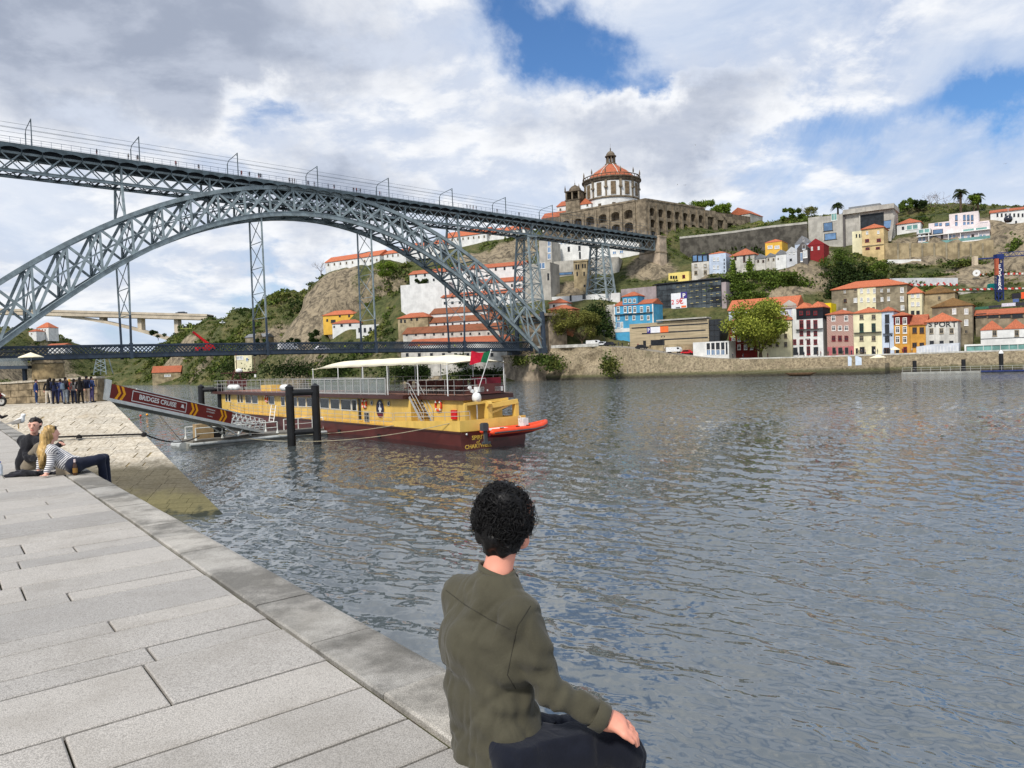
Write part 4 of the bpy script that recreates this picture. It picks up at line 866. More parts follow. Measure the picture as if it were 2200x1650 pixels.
house('tenement', 'grey stone house with mossy hipped roof and white shutters', 2003, 2089.5, 722, 657, q(2046, 28), W_GREY, ('hip', 640, R_MOSS), 14, wins=[(2050, 669, 9, 12, 'wc'), (2076, 669, 9, 12, 'wc'), (2076, 693, 9, 13, 'wc'), (2076, 712, 8, 9, 's')])
house('warehouse', 'long low grey warehouse with window strip behind the pyramid roofs', 2096, 2250, 706, 673, q(2170, 34), W_GREY, ('side', 662, R_TC), 12, wins=[(2108 + 26 * i, 678, 23, 9, 'd') for i in range(5)], cat='warehouse')
house('town_house', 'thin bright yellow house beside the white black-topped one', 1771, 1786.5, 735, 651, q(1778, 24), W_BYEL, None, 8, wins=[(1776, 664, 6, 8, 'd')])
# ---------------- blue house and car park
r, f = house('blue_house', 'bright blue tiled house with white windows and central tower', 1321, 1403, 707, 654, q(1362, 22), W_BLUE, ('side', 645, R_TC, .2), 9, wins=grid((1328.3, 1343.5, 1353.7, 1363.8, 1378.5, 1392.5), (665,), 6.5, 14, 'w') + grid((1328.8, 1346.5, 1362, 1379, 1393), (682.5,), 6, 10, 'w') + [(1328.5, 698, 7, 13, 'b', 'door'), (1336, 699, 6, 15, 'wc', 'door')])
part(r, f, 'balcony', 1321, 1403, 673.2, 674.6, 0, .6, FR_D); part(r, f, 'plinth', 1321, 1403, 704, 712, 0, .1, W_WHITE)
for px in (1321, 1403): part(r, f, 'quoin', px - 1.2, px + 1.2, 653, 704, .02, .14, W_WHITE)
x0, x1 = f.loc(1337.5, 645)[0], f.loc(1370, 645)[0]; zt = f.loc(1354, 635.5)[1]
slab(f, x0, x1, f.ze + .05, zt, .02, -6).build('tower', W_BLUE, r); roof_mesh(f, x0, x1, zt, zt + 1.7, 6, 'hip', .3).build('tower_roof', R_TC, r); pwin(r, f, grid((1343.7, 1353.5, 1363.2), (646,), 6.5, 8, 'w'), .02)
house('annex', 'blank white side wing left of the blue house', 1302, 1320.5, 707, 655, q(1311, 23), W_OLDW, None, 9, cat='house')
house('concrete_wall', 'mauve concrete wall between the blue house and the dark car park', 1335, 1411, 690, 618, q(1373, 41), W_PURP, None, 3, cat='wall')
house('car_park_flank', 'mauve concrete end wall right of the dark glass car park', 1551, 1561, 690, 606, q(1556, 38), W_PURP, None, 10, cat='wall')
M_CPG = pm('car_park_glass', srgb(74, 82, 86), .25, .3, .25, spec=.5); M_CPD = pm('car_park_dark', srgb(38, 42, 48), .5, .2, .5); M_CPL = pm('car_park_lamp', srgb(212, 196, 130), .6, .1, 1)
cf = Fac(1481, 680, q(1481, 39), BYAW); cp_ = thing('car_park', 'dark glass-fronted multi-storey car park with a 25 euro banner', 'car park', cf.P); mx = lambda px: cf.loc(px, 640)[0]; mz = lambda py, px=1481: cf.loc(px, py)[1]
slab(cf, mx(1411), mx(1550.5), mz(690), mz(606), 0, -14).build('wall', M_CPD, cp_)
for i in range(13):
 for j in range(6):
  a, b = mx(1412.5 + 10.6 * i), mx(1412.5 + 10.6 * (i + 1)); z0, z1 = mz(679 - 12 * j), mz(679 - 12 * (j + 1)); slab(cf, a + .06, b - .06, z0 + .08, z1 - .08, .16, .08).build('pane', M_CPG if (i < 11 or j % 2) else M_CPD, cp_)
mb = MB(); rs = random.Random(9)
for j in range(5):
 for i in range(7):
  px = 1455 + i * 14 + rs.uniform(-2, 2); z = mz(667 - 13 * j - .55 * i * 1.4); slab(cf, mx(px), mx(px + 6), z, z + .14, .22, .17, mb)
mb.build('light_strip', M_CPL, cp_)['kind'] = 'stuff'
slab(cf, mx(1408), mx(1550), mz(605.4), mz(603.2), .8, -10).build('roof', M_CPD, cp_)
xs0, xs1 = mx(1442.5), mx(1476); z0, z1 = mz(662.5, 1459), mz(629.5, 1459); bn_ = slab(cf, xs0, xs1, z0, z1, .34, .26).build('banner', M_SIGNW, cp_)
xb0 = mx(1463.5); slab(cf, xb0, xs1 + .2, mz(641.5, 1470), z1 + .2, .38, .345).build('parking_sign', M_SIGNB, cp_)
put_text(cp_, 'P', 2.3, cf.pt((xb0 + xs1) / 2 + .1, mz(635.5, 1470), .40), cf.ex, UZ, M_TXTW, bold=.05); put_text(cp_, '2 5', 2.5, cf.pt(mx(1451), mz(647), .36), cf.ex, UZ, M_TXTR, bold=.03); put_text(cp_, '€', 3.0, cf.pt(mx(1464), mz(646.2), .36), cf.ex, UZ, M_TXTR, bold=.06)
slab(cf, mx(1464), mx(1474.5), mz(660), mz(655.5), .37, .345).build('banner_patch', M_SIGNO, cp_); slab(cf, mx(1452), mx(1461), mz(660), mz(658), .37, .345).build('banner_caption', M_TXTD, cp_)
# lower board-marked car park with slots
r, f = house('car_park', 'low board-marked concrete car park with slot windows and orange banner', 1353, 1523, 746, 691, q(1438, 17), W_BOARD, None, 16, cat='car park')
for a, b, y in ((1357, 1521, 700), (1379, 1516, 713), (1418, 1521, 727.5)):
 x0, x1 = f.loc(a, y)[0], f.loc(b, y)[0]; z = f.loc((a + b) / 2, y)[1]; slab(f, x0, x1, z - .22, z + .22, .03, -.05).build('slot_window', G_DARK, r)
x, z = f.loc(1413, 708.3); w = f.loc(1436, 708)[0] - f.loc(1390, 708)[0]; slab(f, x - w / 2, x + w / 2, z - 1.05, z + 1.05, .12, .04).build('banner', M_SIGNW, r); slab(f, x - w / 2, x - w / 2 + 1.4, z - 1.1, z + 1.1, .15, .125).build('parking_sign', M_SIGNB, r); slab(f, x + w * .12, x + w / 2, z - 1.08, z + 1.08, .15, .125).build('banner_patch', M_SIGNO, r)
put_text(r, 'P', 1.7, f.pt(x - w / 2 + .7, z, .17), f.ex, UZ, M_TXTW, bold=.03)
pwin(r, f, [(1413, 737, 30, 14, 'dd', 'entrance'), (1385, 738, 6, 12, 'd', 'door')])
part(r, f, 'ramp_roof', 1412, 1520, 684, 687, -4, 1.0, W_CONC); part(r, f, 'upper_slot', 1440, 1520, 687, 691, -3, -.5, M_CPD)
r, f = house('stair_tower', 'dark glazed stair tower at the corner of the low car park', 1524, 1546, 733, 686, q(1535, 16.5), M_CPD, None, 8, cat='tower', wins=grid((1529.5, 1540), (692, 704, 716, 727), 9.5, 10.5, 'dd'))
house('stone_wall', 'stained stone retaining wall below the low car park', 1392, 1488.5, 764, 741, q(1440, 11), W_TAN, None, 5, cat='wall')
# site cabins by the bridge
for k, (pb, pt_) in enumerate(((757.5, 740.8), (740.3, 723.5))):
 r, f = house('site_cabin', ('lower', 'upper')[k] + ' of two stacked white site cabins at the bridge end', 1136.5, 1168.5, pb, pt_, q(1152, 2.2), W_WHITE, None, 2.6, cat='cabin', bury=0, wins=grid((1140.5, 1155, ), ((pb + pt_) / 2 - 1,), 3.2, 5, 'd'))
 if k == 0: part(r, f, 'sign', 1140.5, 1153, 750, 755.5, 0, .08, pm('sign_sky', srgb(70, 140, 206), .6, .05, 1))
house('hoarding', 'white site hoarding under the riverside trees', 1170, 1245, 757, 747, q(1207, 2.4), W_WHITE, None, .3, cat='fence', bury=0)
# ---------------- third tier of small houses
house('hill_house', 'white modern house with dark glass penthouse above the car park', 1486, 1523.5, 598, 563, q(1505, 60), W_OLDW, None, 9, wins=[(1495, 571, 6, 8, 'sw'), (1515, 571, 6, 8, 'sw'), (1495, 586, 7, 9, 's'), (1515.5, 585, 7, 9, 's')])
house('penthouse', 'dark glass penthouse box on the white modern house', 1487, 1523, 563.2, 546, q(1505, 61), M_CPD, None, 7, bury=0, wins=grid((1493, 1504, 1515), (555,), 9, 13, 'bn'))
house('hill_house', 'tall pale blue-white house with vertical ornament above the car park', 1523.7, 1560, 596, 544, q(1542, 60), W_PBLUE, ('hip', 541, R_OR, .05), 10, wins=grid((1534.5, 1542.5), (556.5, 574, 590), 5, 8, 'wc') + [(1556, 558 + 8 * i, 2, 4, 'd') for i in range(5)])
house('hill_house', 'grey stone hill house with orange hipped roof and ivy', 1570, 1621, 592, 548, q(1596, 60), W_OLDW, ('hip', 534, R_TC), 10, wins=[(1580, 555, 5, 7, 'br'), (1599, 556, 5, 14, 'br', 'door'), (1610, 555, 3, 12, 'd', 'door'), (1579, 578, 4, 9, 'd')])
house('hill_house', 'small grey gabled hill house right of the ivy-covered one', 1622, 1644.5, 578, 555, q(1633, 61), W_OLDW, ('front', 545, R_GR, .2), 9, wins=grid((1629, 1640), (561,), 4, 5, 'br'))
house('hill_house', 'bright yellow hill house with two wide windows', 1644, 1680, 552, 519.5, q(1662, 72), W_YEL, ('hip', 514.5, R_OR, .1), 9, wins=grid((1654.5, 1669.5), (531,), 10.5, 7, 'wc'))
house('hill_house', 'old white gabled hill house below the yellow one', 1645.8, 1666, 575, 551, q(1656, 62), W_OLDW, ('front', 543, R_GR, .2), 9, wins=grid((1651, 1662), (557.5,), 4, 6, 's'))
house('hill_house', 'plain white gabled hill house between the two grey ones', 1666.4, 1689, 575, 546, q(1678, 62), W_WHITE, ('front', 536, R_GR, .15), 9, wins=[(1672, 556, 2.5, 4, 's')])
house('hill_house', 'pale grey gabled hill house with one dark window', 1689.4, 1712.5, 576, 541, q(1701, 62), W_LGREY, ('front', 530, W_LGREY, .1), 9, wins=[(1696, 543, 4, 6, 'wc'), (1706, 543, 4, 6, 'wc'), (1699, 558, 5, 5, 'd')])
house('hill_house', 'dark grey gabled hill house with tall glazing', 1713, 1735.5, 576, 533, q(1724, 62), W_DGREY, ('front', 520.5, W_DGREY, .1), 9, wins=[(1727, 531, 7, 10, 'b'), (1722, 552, 5, 20, 'b'), (1730, 546, 9, 16, 'wc')])
house('hill_house', 'pale blue-grey gabled house peeking over the dark grey one', 1708, 1740, 560, 523, q(1724, 74), W_PBLUE, ('front', 506, R_GR, .1), 9, wins=[(1726, 514.5, 5, 7, 'wc')])
house('hill_house', 'red gabled hill house at the cliff edge', 1735.5, 1770, 550, 525, q(1752, 66), W_RED, ('front', 512, W_RED, .1), 9, wins=[(1744.5, 534, 4, 8, 'wc'), (1759, 533, 4, 7, 'wc')])
house('hill_house', 'small pale yellow house on the car park roof line', 1436, 1480, 601, 585, q(1458, 58), W_LYEL, None, 8, wins=[(1442, 595.5, 4, 6, 'd'), (1447.5, 595.5, 4, 6, 'd'), (1453, 595.5, 4, 6, 'd'), (1469, 594, 6, 7, 'r')])
# retaining walls
def wall_run(name, label, pts, off0, off1, thick, mat, cat='wall', coping=None):
 """pts: (px, py_bottom, py_top) along the run, offs interpolated"""
 P_ = []; n = len(pts)
 for i, (px, pb, pt_) in enumerate(pts):
  off = off0 + (off1 - off0) * i / (n - 1); Y = YO(px, off); a, b = ony(px, pb, Y), ony(px, pt_, Y); P_.append((a, b[2]))
 root = thing(name, label, cat, P_[0][0]); mb = MB(); cp = MB()
 for (a, za), (b, zb) in zip(P_[:-1], P_[1:]):
  d = b - a; d[2] = 0; d /= np.linalg.norm(d); n_ = V3(-d[1], d[0], 0)
  if n_[1] < 0: n_ = -n_
  mb.hexa([a - V3(0, 0, 5), b - V3(0, 0, 5), b + n_ * thick - V3(0, 0, 5), a + n_ * thick - V3(0, 0, 5), V3(a[0], a[1], za), V3(b[0], b[1], zb), V3(*(b + n_ * thick)[:2], zb), V3(*(a + n_ * thick)[:2], za)])
  if coping is not None:
   a2, b2 = a - n_ * .15, b - n_ * .15; c2 = n_ * (thick + .3)
   cp.hexa([V3(*a2[:2], za + .003), V3(*b2[:2], zb + .003), V3(*(b2 + c2)[:2], zb + .003), V3(*(a2 + c2)[:2], za + .003), V3(*a2[:2], za + .9), V3(*b2[:2], zb + .9), V3(*(b2 + c2)[:2], zb + .9), V3(*(a2 + c2)[:2], za + .9)])
 mb.build('wall', mat, root)
 if coping is not None: cp.build('coping', coping, root)
 return root
wall_run('retaining_wall', 'long dark stained retaining wall under the hilltop road', [(1462, 575, 513), (1520, 565, 507), (1580, 562, 500), (1650, 560, 490), (1736, 560, 481)], 96, 100, 1.2, W_DARK, coping=W_CONC)
tw = wall_run('retaining_wall', 'tan stone retaining wall under the pink terrace building', [(1902, 562, 522), (1970, 566, 522), (2050, 560, 521), (2135, 560, 515)], 89, 89, 1.2, W_TAN)
for k in range(8): part(tw, Fac(1930 + 26 * k, 560, YO(1930 + 26 * k, 88.8), BYAW), 'buttress', 1928 + 26 * k, 1932 + 26 * k, 523, 566, 0, .9, W_GREY)
wall_run('retaining_wall', 'white wedge-shaped retaining wall on the bare cliff', [(1905, 566, 558), (1950, 574, 557.5), (1979, 577, 557)], 85, 85, .8, W_WHITE)
wall_run('retaining_wall', 'pale concrete wall at the foot of the building site', [(1912, 618, 598), (1985, 618, 597), (2058, 618, 597)], 64, 64, .8, W_LGREY)
wall_run('retaining_wall', 'concrete ledge wall carrying red and white barriers', [(2040, 638, 627), (2120, 640, 627), (2250, 642, 628)], 58, 58, .8, W_CONC)
wall_run('retaining_wall', 'grey corner wall below the pale blue-white hill house', [(1500, 606, 600), (1545, 606, 595), (1561, 604, 586)], 55, 57, .6, W_DGREY)
# ---------------- hilltop concrete building, terrace hotel and neighbours
r, f = house('concrete_building', 'large raw concrete cable car station on the hilltop', 1767, 1920, 552, 455, q(1843, 100), W_CONC, None, 14, cat='building', wins=[(1779, 487, 20, 18, 'bn'), (1784, 508, 26, 14, 'bn'), (1792, 466, 12, 15, 'gg'), (1905, 482, 27, 17, 'bn')])
part(r, f, 'hall_opening', 1848, 1899, 459, 492, -.2, .05, M_UND); part(r, f, 'roof_slab', 1812, 1922, 445, 455, -14, 1.6, W_CONC); part(r, f, 'roof_light', 1822, 1890, 440, 444.6, -10, -1, R_GR)
part(r, f, 'pier', 1812, 1817, 455, 550, 0, .8, W_DGREY); part(r, f, 'pier', 1846, 1849, 455, 520, 0, .5, W_CONC); part(r, f, 'left_block', 1736, 1766, 465, 550, -12, -1, W_CONC)
mb = MB(); a = f.loc(1922, 464); b = f.loc(1914, 520); mb.beam(f.pt(b[0], b[1], 2.5), f.pt(a[0], a[1], 2.5), 1.0, 1.4, f.en); mb.build('raking_pier', W_CONC, r)
r, f = house('hill_villa', 'beige villa with orange roof and red shutters beside the concrete station', 1852, 1899, 545, 490, q(1876, 86), wallm('beige', 214, 188, 138, .25), ('hip', 482, R_OR), 11, cat='house', wins=[(1863, 500, 5, 7, 'wc'), (1887, 499, 5, 7, 'wc'), (1863, 517, 9, 7, 'r'), (1888, 516, 9, 7, 'r'), (1864, 534, 9, 5, 'r'), (1886, 533, 9, 5, 'r')])
part(r, f, 'left_wing', 1829, 1852, 495, 545, -9, -2, W_CREAM); pwin(r, f, grid((1838, 1845), (505,), 3, 7, 'd'), -2); part(r, f, 'band', 1852, 1899, 526, 527.6, 0, .3, W_TAN)
r, f = house('terrace_hotel', 'pale pink stepped terrace hotel with rows of glazed balconies', 1972, 2126, 522, 501, q(2049, 98), W_PINK, None, 12, cat='hotel', wins=[(1975 + 1.0, 512, 6, 14, 'b'), (1985, 512, 6, 14, 'b'), (2001, 512, 6, 14, 'b'), (2010, 512, 6, 14, 'b'), (2024, 511, 5, 12, 'br'), (2041, 511, 6, 14, 'b'), (2050, 511, 6, 14, 'b'), (2068, 511, 6, 14, 'b'), (2081, 511, 6, 14, 'b'), (2090, 510, 6, 13, 'br'), (2107, 510, 6, 14, 'b'), (2115, 510, 6, 14, 'b')])
part(r, f, 'balcony_slab', 1970, 2128, 521.5, 523.5, -12, 1.6, FR_W); part(r, f, 'balcony_slab', 1970, 2128, 500.5, 502, -12, 1.3, FR_W)
g_ = part(r, f, 'glass_rail', 1970, 2128, 515, 521, 1.5, 1.55, G_GREEN);
for px in (1996, 2038, 2064, 2103): part(r, f, 'divider', px - .7, px + .7, 502, 521, 0, 1.2, FR_W)
part(r, f, 'middle_storey', 2000, 2126, 482, 500.5, -13, -3, W_PINK); part(r, f, 'middle_storey', 1968, 1998, 490, 500.5, -12, -2, W_LGREY); pwin(r, f, [(2014, 496, 22, 9, 'bn'), (2094, 494, 58, 11, 'gg'), (1984, 495, 26, 8, 'gg')], -1.95)
part(r, f, 'upper_storey', 2037, 2101, 452.5, 490, -14, -5, W_PINK); part(r, f, 'upper_storey', 1992, 2037, 474, 488, -13, -5, W_PINK); part(r, f, 'upper_storey', 2101, 2124, 470, 490, -13, -6, W_PINK)
pwin(r, f, grid((2052.5, 2070, 2078.5, 2087), (463.5,), 5.5, 12, 'bn') + grid((2052.5, 2070, 2078.5, 2087), (477.5,), 5.5, 9, 'bn') + [(2009, 478.5, 8, 6, 'bn'), (2018, 478.5, 6, 6, 'bn'), (2033, 478, 9, 6, 'bn')], -5); pwin(r, f, [(2112, 476, 18, 6, 'bn')], -6)
house('hill_house', 'white house with red roof between the concrete station and the pink hotel', 1927, 1978, 522, 479, q(1952, 106), W_WHITE, ('hip', 470, R_TC), 11, wins=[(1940, 490, 5, 6, 'd'), (1940, 506, 5, 6, 'd'), (1960, 488, 26, 10, 'gg')])
house('hill_house', 'long white hilltop building right of the pink hotel', 2128, 2250, 492, 450, q(2180, 112), W_WHITE, ('side', 445, R_TC), 12, wins=[(2143 + 9 * i, 462, 4, 7, 'd') for i in range(8)] + grid((2150, 2183), (478,), 4, 7, 'd'))
house('stone_barn', 'pale gabled barn on the hilltop right of the arcaded wall', 1562, 1611, 484, 462, 402, W_CONC, ('front', 445.5, R_TC, .3), 16, yaw=-.75, cat='barn', wins=[(1576, 464, 3, 5, 'wc'), (1585, 464, 3, 5, 'wc'), (1595, 464, 3, 5, 'wc')])
# ================================================================== monastery on the hilltop
M_MST = pm('monastery_stone', srgb(134, 121, 101), .9, .25, .5, .4, 2, streak=.45); M_MSD = pm('monastery_dark_stone', srgb(112, 100, 84), .9, .25, .5, .3, 2, streak=.4); M_NICHE = pm('niche_stone', srgb(122, 108, 90), .9, .25, .6, streak=.3)
KC = V3(65, 345, 0); KL = V3(27, 374, 0); KR = V3(99, 371, 0); KTOP = 80.5
mon = thing('arcaded_wall', 'high brown arcaded retaining wall below the round church', 'wall', V3(65, 345, 58))
def arcade(A, B, z0, z1, cols, rows, wmat, dp=3.0):
 """wall panel with recessed round-headed niches: front skin, niche backs, projecting pilasters"""
 d = B - A; L = np.linalg.norm(d); ex = d / L; en = V3(ex[1], -ex[0], 0)
 if en[1] > 0: en = -en
 pt = lambda x, z, o=0.0: V3(A[0], A[1], 0) + ex * x + en * o + V3(0, 0, z)
 back = MB(); back.hexa([pt(0, z0 - 8, -dp - .6), pt(L, z0 - 8, -dp - .6), pt(L, z0 - 8, -dp), pt(0, z0 - 8, -dp), pt(0, z1, -dp - .6), pt(L, z1, -dp - .6), pt(L, z1, -dp), pt(0, z1, -dp)]); back.build('niche_back', M_NICHE, mon)
 cw = L / cols; rh = (z1 - 2.2 - z0) / rows
 for i in range(cols):
  for j in range(rows):
   x0, zb = i * cw, z0 + j * rh; w, h = cw * .62, rh * .80; xm = x0 + cw / 2; n = 8
   fr = MB(); zt = zb + h - w * .30
   arc = [(xm + w / 2 * math.cos(math.pi * k / n), zt + w * .30 * math.sin(math.pi * k / n)) for k in range(n + 1)]    # right to left
   out = [(x0 + cw, zb)] + [(x0 + cw, zb + rh)] + [(x0, zb + rh)] + [(x0, zb)]
   inner = [(xm + w / 2, zb + .5)] + arc + [(xm - w / 2, zb + .5)]
   vs = []; fs = []
   loop = inner; m_ = len(loop)
   proj = []
   for x, z in loop:                                 # ring: match every inner vertex with one on the outer rectangle
    dx, dz = (x - xm) / (cw / 2), (z - (zb + rh / 2)) / (rh / 2); s_ = max(abs(dx), abs(dz), 1e-6); proj.append((xm + dx / s_ * cw / 2, zb + rh / 2 + dz / s_ * rh / 2))
   ring = list(zip(loop, proj))
   for (xi, zi), (xo, zo) in ring: vs += [pt(xi, zi), pt(xo, zo), pt(xi, zi, -dp)]
   for k in range(m_):
    k2 = (k + 1) % m_; fs += [(3 * k, 3 * k2, 3 * k2 + 1, 3 * k + 1), (3 * k, 3 * k + 2, 3 * k2 + 2, 3 * k2)]
   fr.add(vs, fs)
   for cx, cz in ((x0, zb), (x0 + cw, zb), (x0, zb + rh), (x0 + cw, zb + rh)):   # corner fillers
    near = sorted(range(m_), key=lambda k: abs(ring[k][1][0] - cx) + abs(ring[k][1][1] - cz))[:2]; p, q_ = ring[near[0]][1], ring[near[1]][1]; fr.add([pt(cx, cz, -.01), pt(*p, -.01), pt(*q_, -.01)], [(0, 1, 2), (2, 1, 0)])
   fr.build('niche', wmat, mon)
 top = MB(); top.hexa([pt(0, z1 - 2.2, -dp), pt(L, z1 - 2.2, -dp), pt(L, z1 - 2.2, 0), pt(0, z1 - 2.2, 0), pt(0, z1, -dp), pt(L, z1, -dp), pt(L, z1, 0), pt(0, z1, 0)]); top.hexa([pt(0, z1 + .003, -1), pt(L, z1 + .003, -1), pt(L, z1 + .003, .25), pt(0, z1 + .003, .25), pt(0, z1 + .8, -1), pt(L, z1 + .8, -1), pt(L, z1 + .8, .25), pt(0, z1 + .8, .25)]); top.build('wall_head', wmat, mon)
 for i in range(cols + 1):
  mb = MB(); x = i * cw; mb.hexa([pt(x - .7, z0 - 8, 0), pt(x + .7, z0 - 8, 0), pt(x + .7, z0 - 8, 1.5), pt(x - .7, z0 - 8, 1.5), pt(x - .5, z1 - 1, 0), pt(x + .5, z1 - 1, 0), pt(x + .5, z1 - 1, .5), pt(x - .5, z1 - 1, .5)]); mb.build('buttress', wmat, mon)
arcade(KL, KC + (KL - KC) * .12, 66.5, KTOP, 6, 2, M_MST); arcade(KC + (KR - KC) * .03, KR, 62, KTOP - .3, 7, 3, M_MST)
mb = MB(); mb.prism([(KC[0] - 4.2, KC[1] + 3.0), (KC[0] - .4, KC[1] - .8), (KC[0] + 1.2, KC[1] + .4), (KC[0] + 1, KC[1] + 6), (KC[0] - 4, KC[1] + 6)], 48, KTOP + .4); mb.build('corner_bastion', M_MST, mon)
mb = MB(); mb.prism([(KC[0], KC[1] + 4), (KR[0] - 1, KR[1] + 2), (130, 396), (110, 430), (20, 430), (KL[0] - 8, KL[1] + 6), (KL[0] + 2, KL[1] + 2.5)], 60, KTOP - .25); mb.build('terrace', M_MSD, mon)
def lowarc():
 A, B = KR, V3(146, 398, 0); d = B - A; L = np.linalg.norm(d); ex = d / L
 for i in range(8):
  f0, f1 = i / 8, (i + 1) / 8; z = KTOP - 1.5 - 9 * f0; w = L / 8; en = V3(ex[1], -ex[0], 0)
  c = A + ex * (L * f0 + w / 2); mb = MB()
  mb.lathe(V3(c[0], c[1], z - 4.2) + en * .1, [(w * .32, 0), (w * .32, .1)], 10, ax=(ex, UZ, en), a0=0, a1=math.pi)
  for s in (-1, 1): mb.box(V3(c[0], c[1], z - 8) + ex * s * w * .41, (w * .18, 1.6, 14), ex, en)
  mb.box(V3(c[0], c[1], z - 1.0), (w, 1.6, 3.2), ex, en); mb.box(V3(c[0], c[1], z - 8) - en * 1.4, (w, .4, 14), ex, en); mb.build('low_arch', M_MST, mon)
lowarc()
# round church
chc = ony(1316, 470, 378); CX, CY = chc[0], chc[1]; RD = 13.6
church = thing('round_church', 'white round church with orange dome roof and stone lantern', 'church', V3(CX, CY, 80))
zc_ = lambda py: ony(1316, py, 378 - RD)[2]
zb, z1, z2, z3 = 79.5, zc_(423), zc_(384), zc_(372)
mb = MB(); mb.lathe((CX, CY, 0), [(RD, zb - 4), (RD, z1), (RD, z2 + .2)], 40); mb.build('wall', W_WHITE, church)
mb = MB(); mb.lathe((CX, CY, 0), [(RD, z1 - .1), (RD + .55, z1 + .1), (RD + .55, z1 + .7), (RD, z1 + .9)], 40); mb.build('string_course', M_MST, church)
mb = MB(); mb.lathe((CX, CY, 0), [(RD, z2 - .6), (RD + .6, z2 + .1), (RD + .8, z2 + .9), (RD + 1.4, z2 + 1.2), (RD + 1.4, z2 + 1.7), (RD + .4, z2 + 1.8), (RD - 1, z2 + 1.8)], 40); mb.build('cornice', M_MSD, church)
mb = MB()
for i in range(40):
 a = 2 * math.pi * i / 40; mb.box((CX + (RD + .7) * math.cos(a), CY + (RD + .7) * math.sin(a), z2 + 2.35), (.25, .25, 1.1))
mb.lathe((CX, CY, z2 + 2.9), [(RD + .45, 0), (RD + .95, 0), (RD + .95, .3), (RD + .45, .3)], 40); mb.build('balustrade', M_MSD, church)
for i in range(12):
 a = 2 * math.pi * (i + .35) / 12; mb = MB(); c, s_ = math.cos(a), math.sin(a); ex = V3(-s_, c, 0); ey = V3(c, s_, 0)
 mb.box((CX + (RD + .25) * c, CY + (RD + .25) * s_, (z1 + z2) / 2 + 2.6), (1.1, .7, (z2 - z1) - 5.4), ex, ey); mb.box((CX + (RD + .4) * c, CY + (RD + .4) * s_, z1 + 5.2), (1.7, 1.1, .8), ex, ey); mb.box((CX + (RD + .12) * c, CY + (RD + .12) * s_, z1 + 2.6), (.8, .35, 4.4), ex, ey); mb.build('pilaster', M_MST, church)
 mb = MB(); mb.tube([(CX + (RD + .8) * c, CY + (RD + .8) * s_, z2 + 3.5), (CX + (RD + .8) * c, CY + (RD + .8) * s_, z2 + 4.6), (CX + (RD + .8) * c, CY + (RD + .8) * s_, z2 + 6.2)], [.35, .4, .03], 6); mb.build('pinnacle', M_MSD, church)
 a2 = a + math.pi / 12; c, s_ = math.cos(a2), math.sin(a2); ex = V3(-s_, c, 0); ey = V3(c, s_, 0)
 if s_ < .3:
  w = MB(); w.box((CX + RD * c, CY + RD * s_, z1 + 4.6), (2.5, .5, 6.4), ex, ey); wo_ = w.build('window', M_MST, church); w = MB(); w.box((CX + (RD + .27) * c, CY + (RD + .27) * s_, z1 + 4.6), (2.0, .1, 5.6), ex, ey); w.build('pane', pm('church_shutter', srgb(122, 104, 80), .8, .2, 1), wo_)
  w = MB(); w.box((CX + RD * c, CY + RD * s_, z1 - 3.2), (1.6, .3, 1.4), ex, ey); w.build('window', M_MSD, church)
zr = z2 + 1.9; lan = ony(1316, 355, 378)[2]
mb = MB(); mb.lathe((CX, CY, 0), [(RD - 1.0, zr - .2), (RD - 1.6, zr + 1.2), (8.8, zr + (lan - zr) * .50), (5.0, zr + (lan - zr) * .80), (2.6, lan + .1)], 32); mb.build('dome_roof', R_TC, church)
mb = MB()
for i in range(8):
 a = 2 * math.pi * (i + .2) / 8; mb.beam((CX + (RD - 2) * math.cos(a), CY + (RD - 2) * math.sin(a), zr + 1.4), (CX + 8.8 * math.cos(a), CY + 8.8 * math.sin(a), zr + (lan - zr) * .50 + .15), .35, .2); mb.beam((CX + 8.8 * math.cos(a), CY + 8.8 * math.sin(a), zr + (lan - zr) * .50 + .15), (CX + 2.8 * math.cos(a), CY + 2.8 * math.sin(a), lan + .25), .35, .2)
mb.build('roof_rib', W_OLDW, church)['kind'] = 'stuff'
lt = MB(); k_ = 378 / (378 - RD)
lt.lathe((CX, CY, lan), [(3.0, 0), (3.0, .6), (2.5, .7), (2.5, 1.0)], 12)
for i in range(8):
 a = 2 * math.pi * i / 8; lt.box((CX + 2.1 * math.cos(a), CY + 2.1 * math.sin(a), lan + 2.5), (.7, .5, 3.2), (-math.sin(a), math.cos(a), 0), (math.cos(a), math.sin(a), 0))
lt.lathe((CX, CY, lan + 4.0), [(2.6, 0), (2.9, .2), (2.9, .6), (2.3, .9), (2.1, 1.7), (1.3, 2.7), (.4, 3.1), (.25, 3.6), (.3, 4.2), (.05, 5.0), (.04, 6.8)], 14); lt.build('lantern', M_MSD, church)
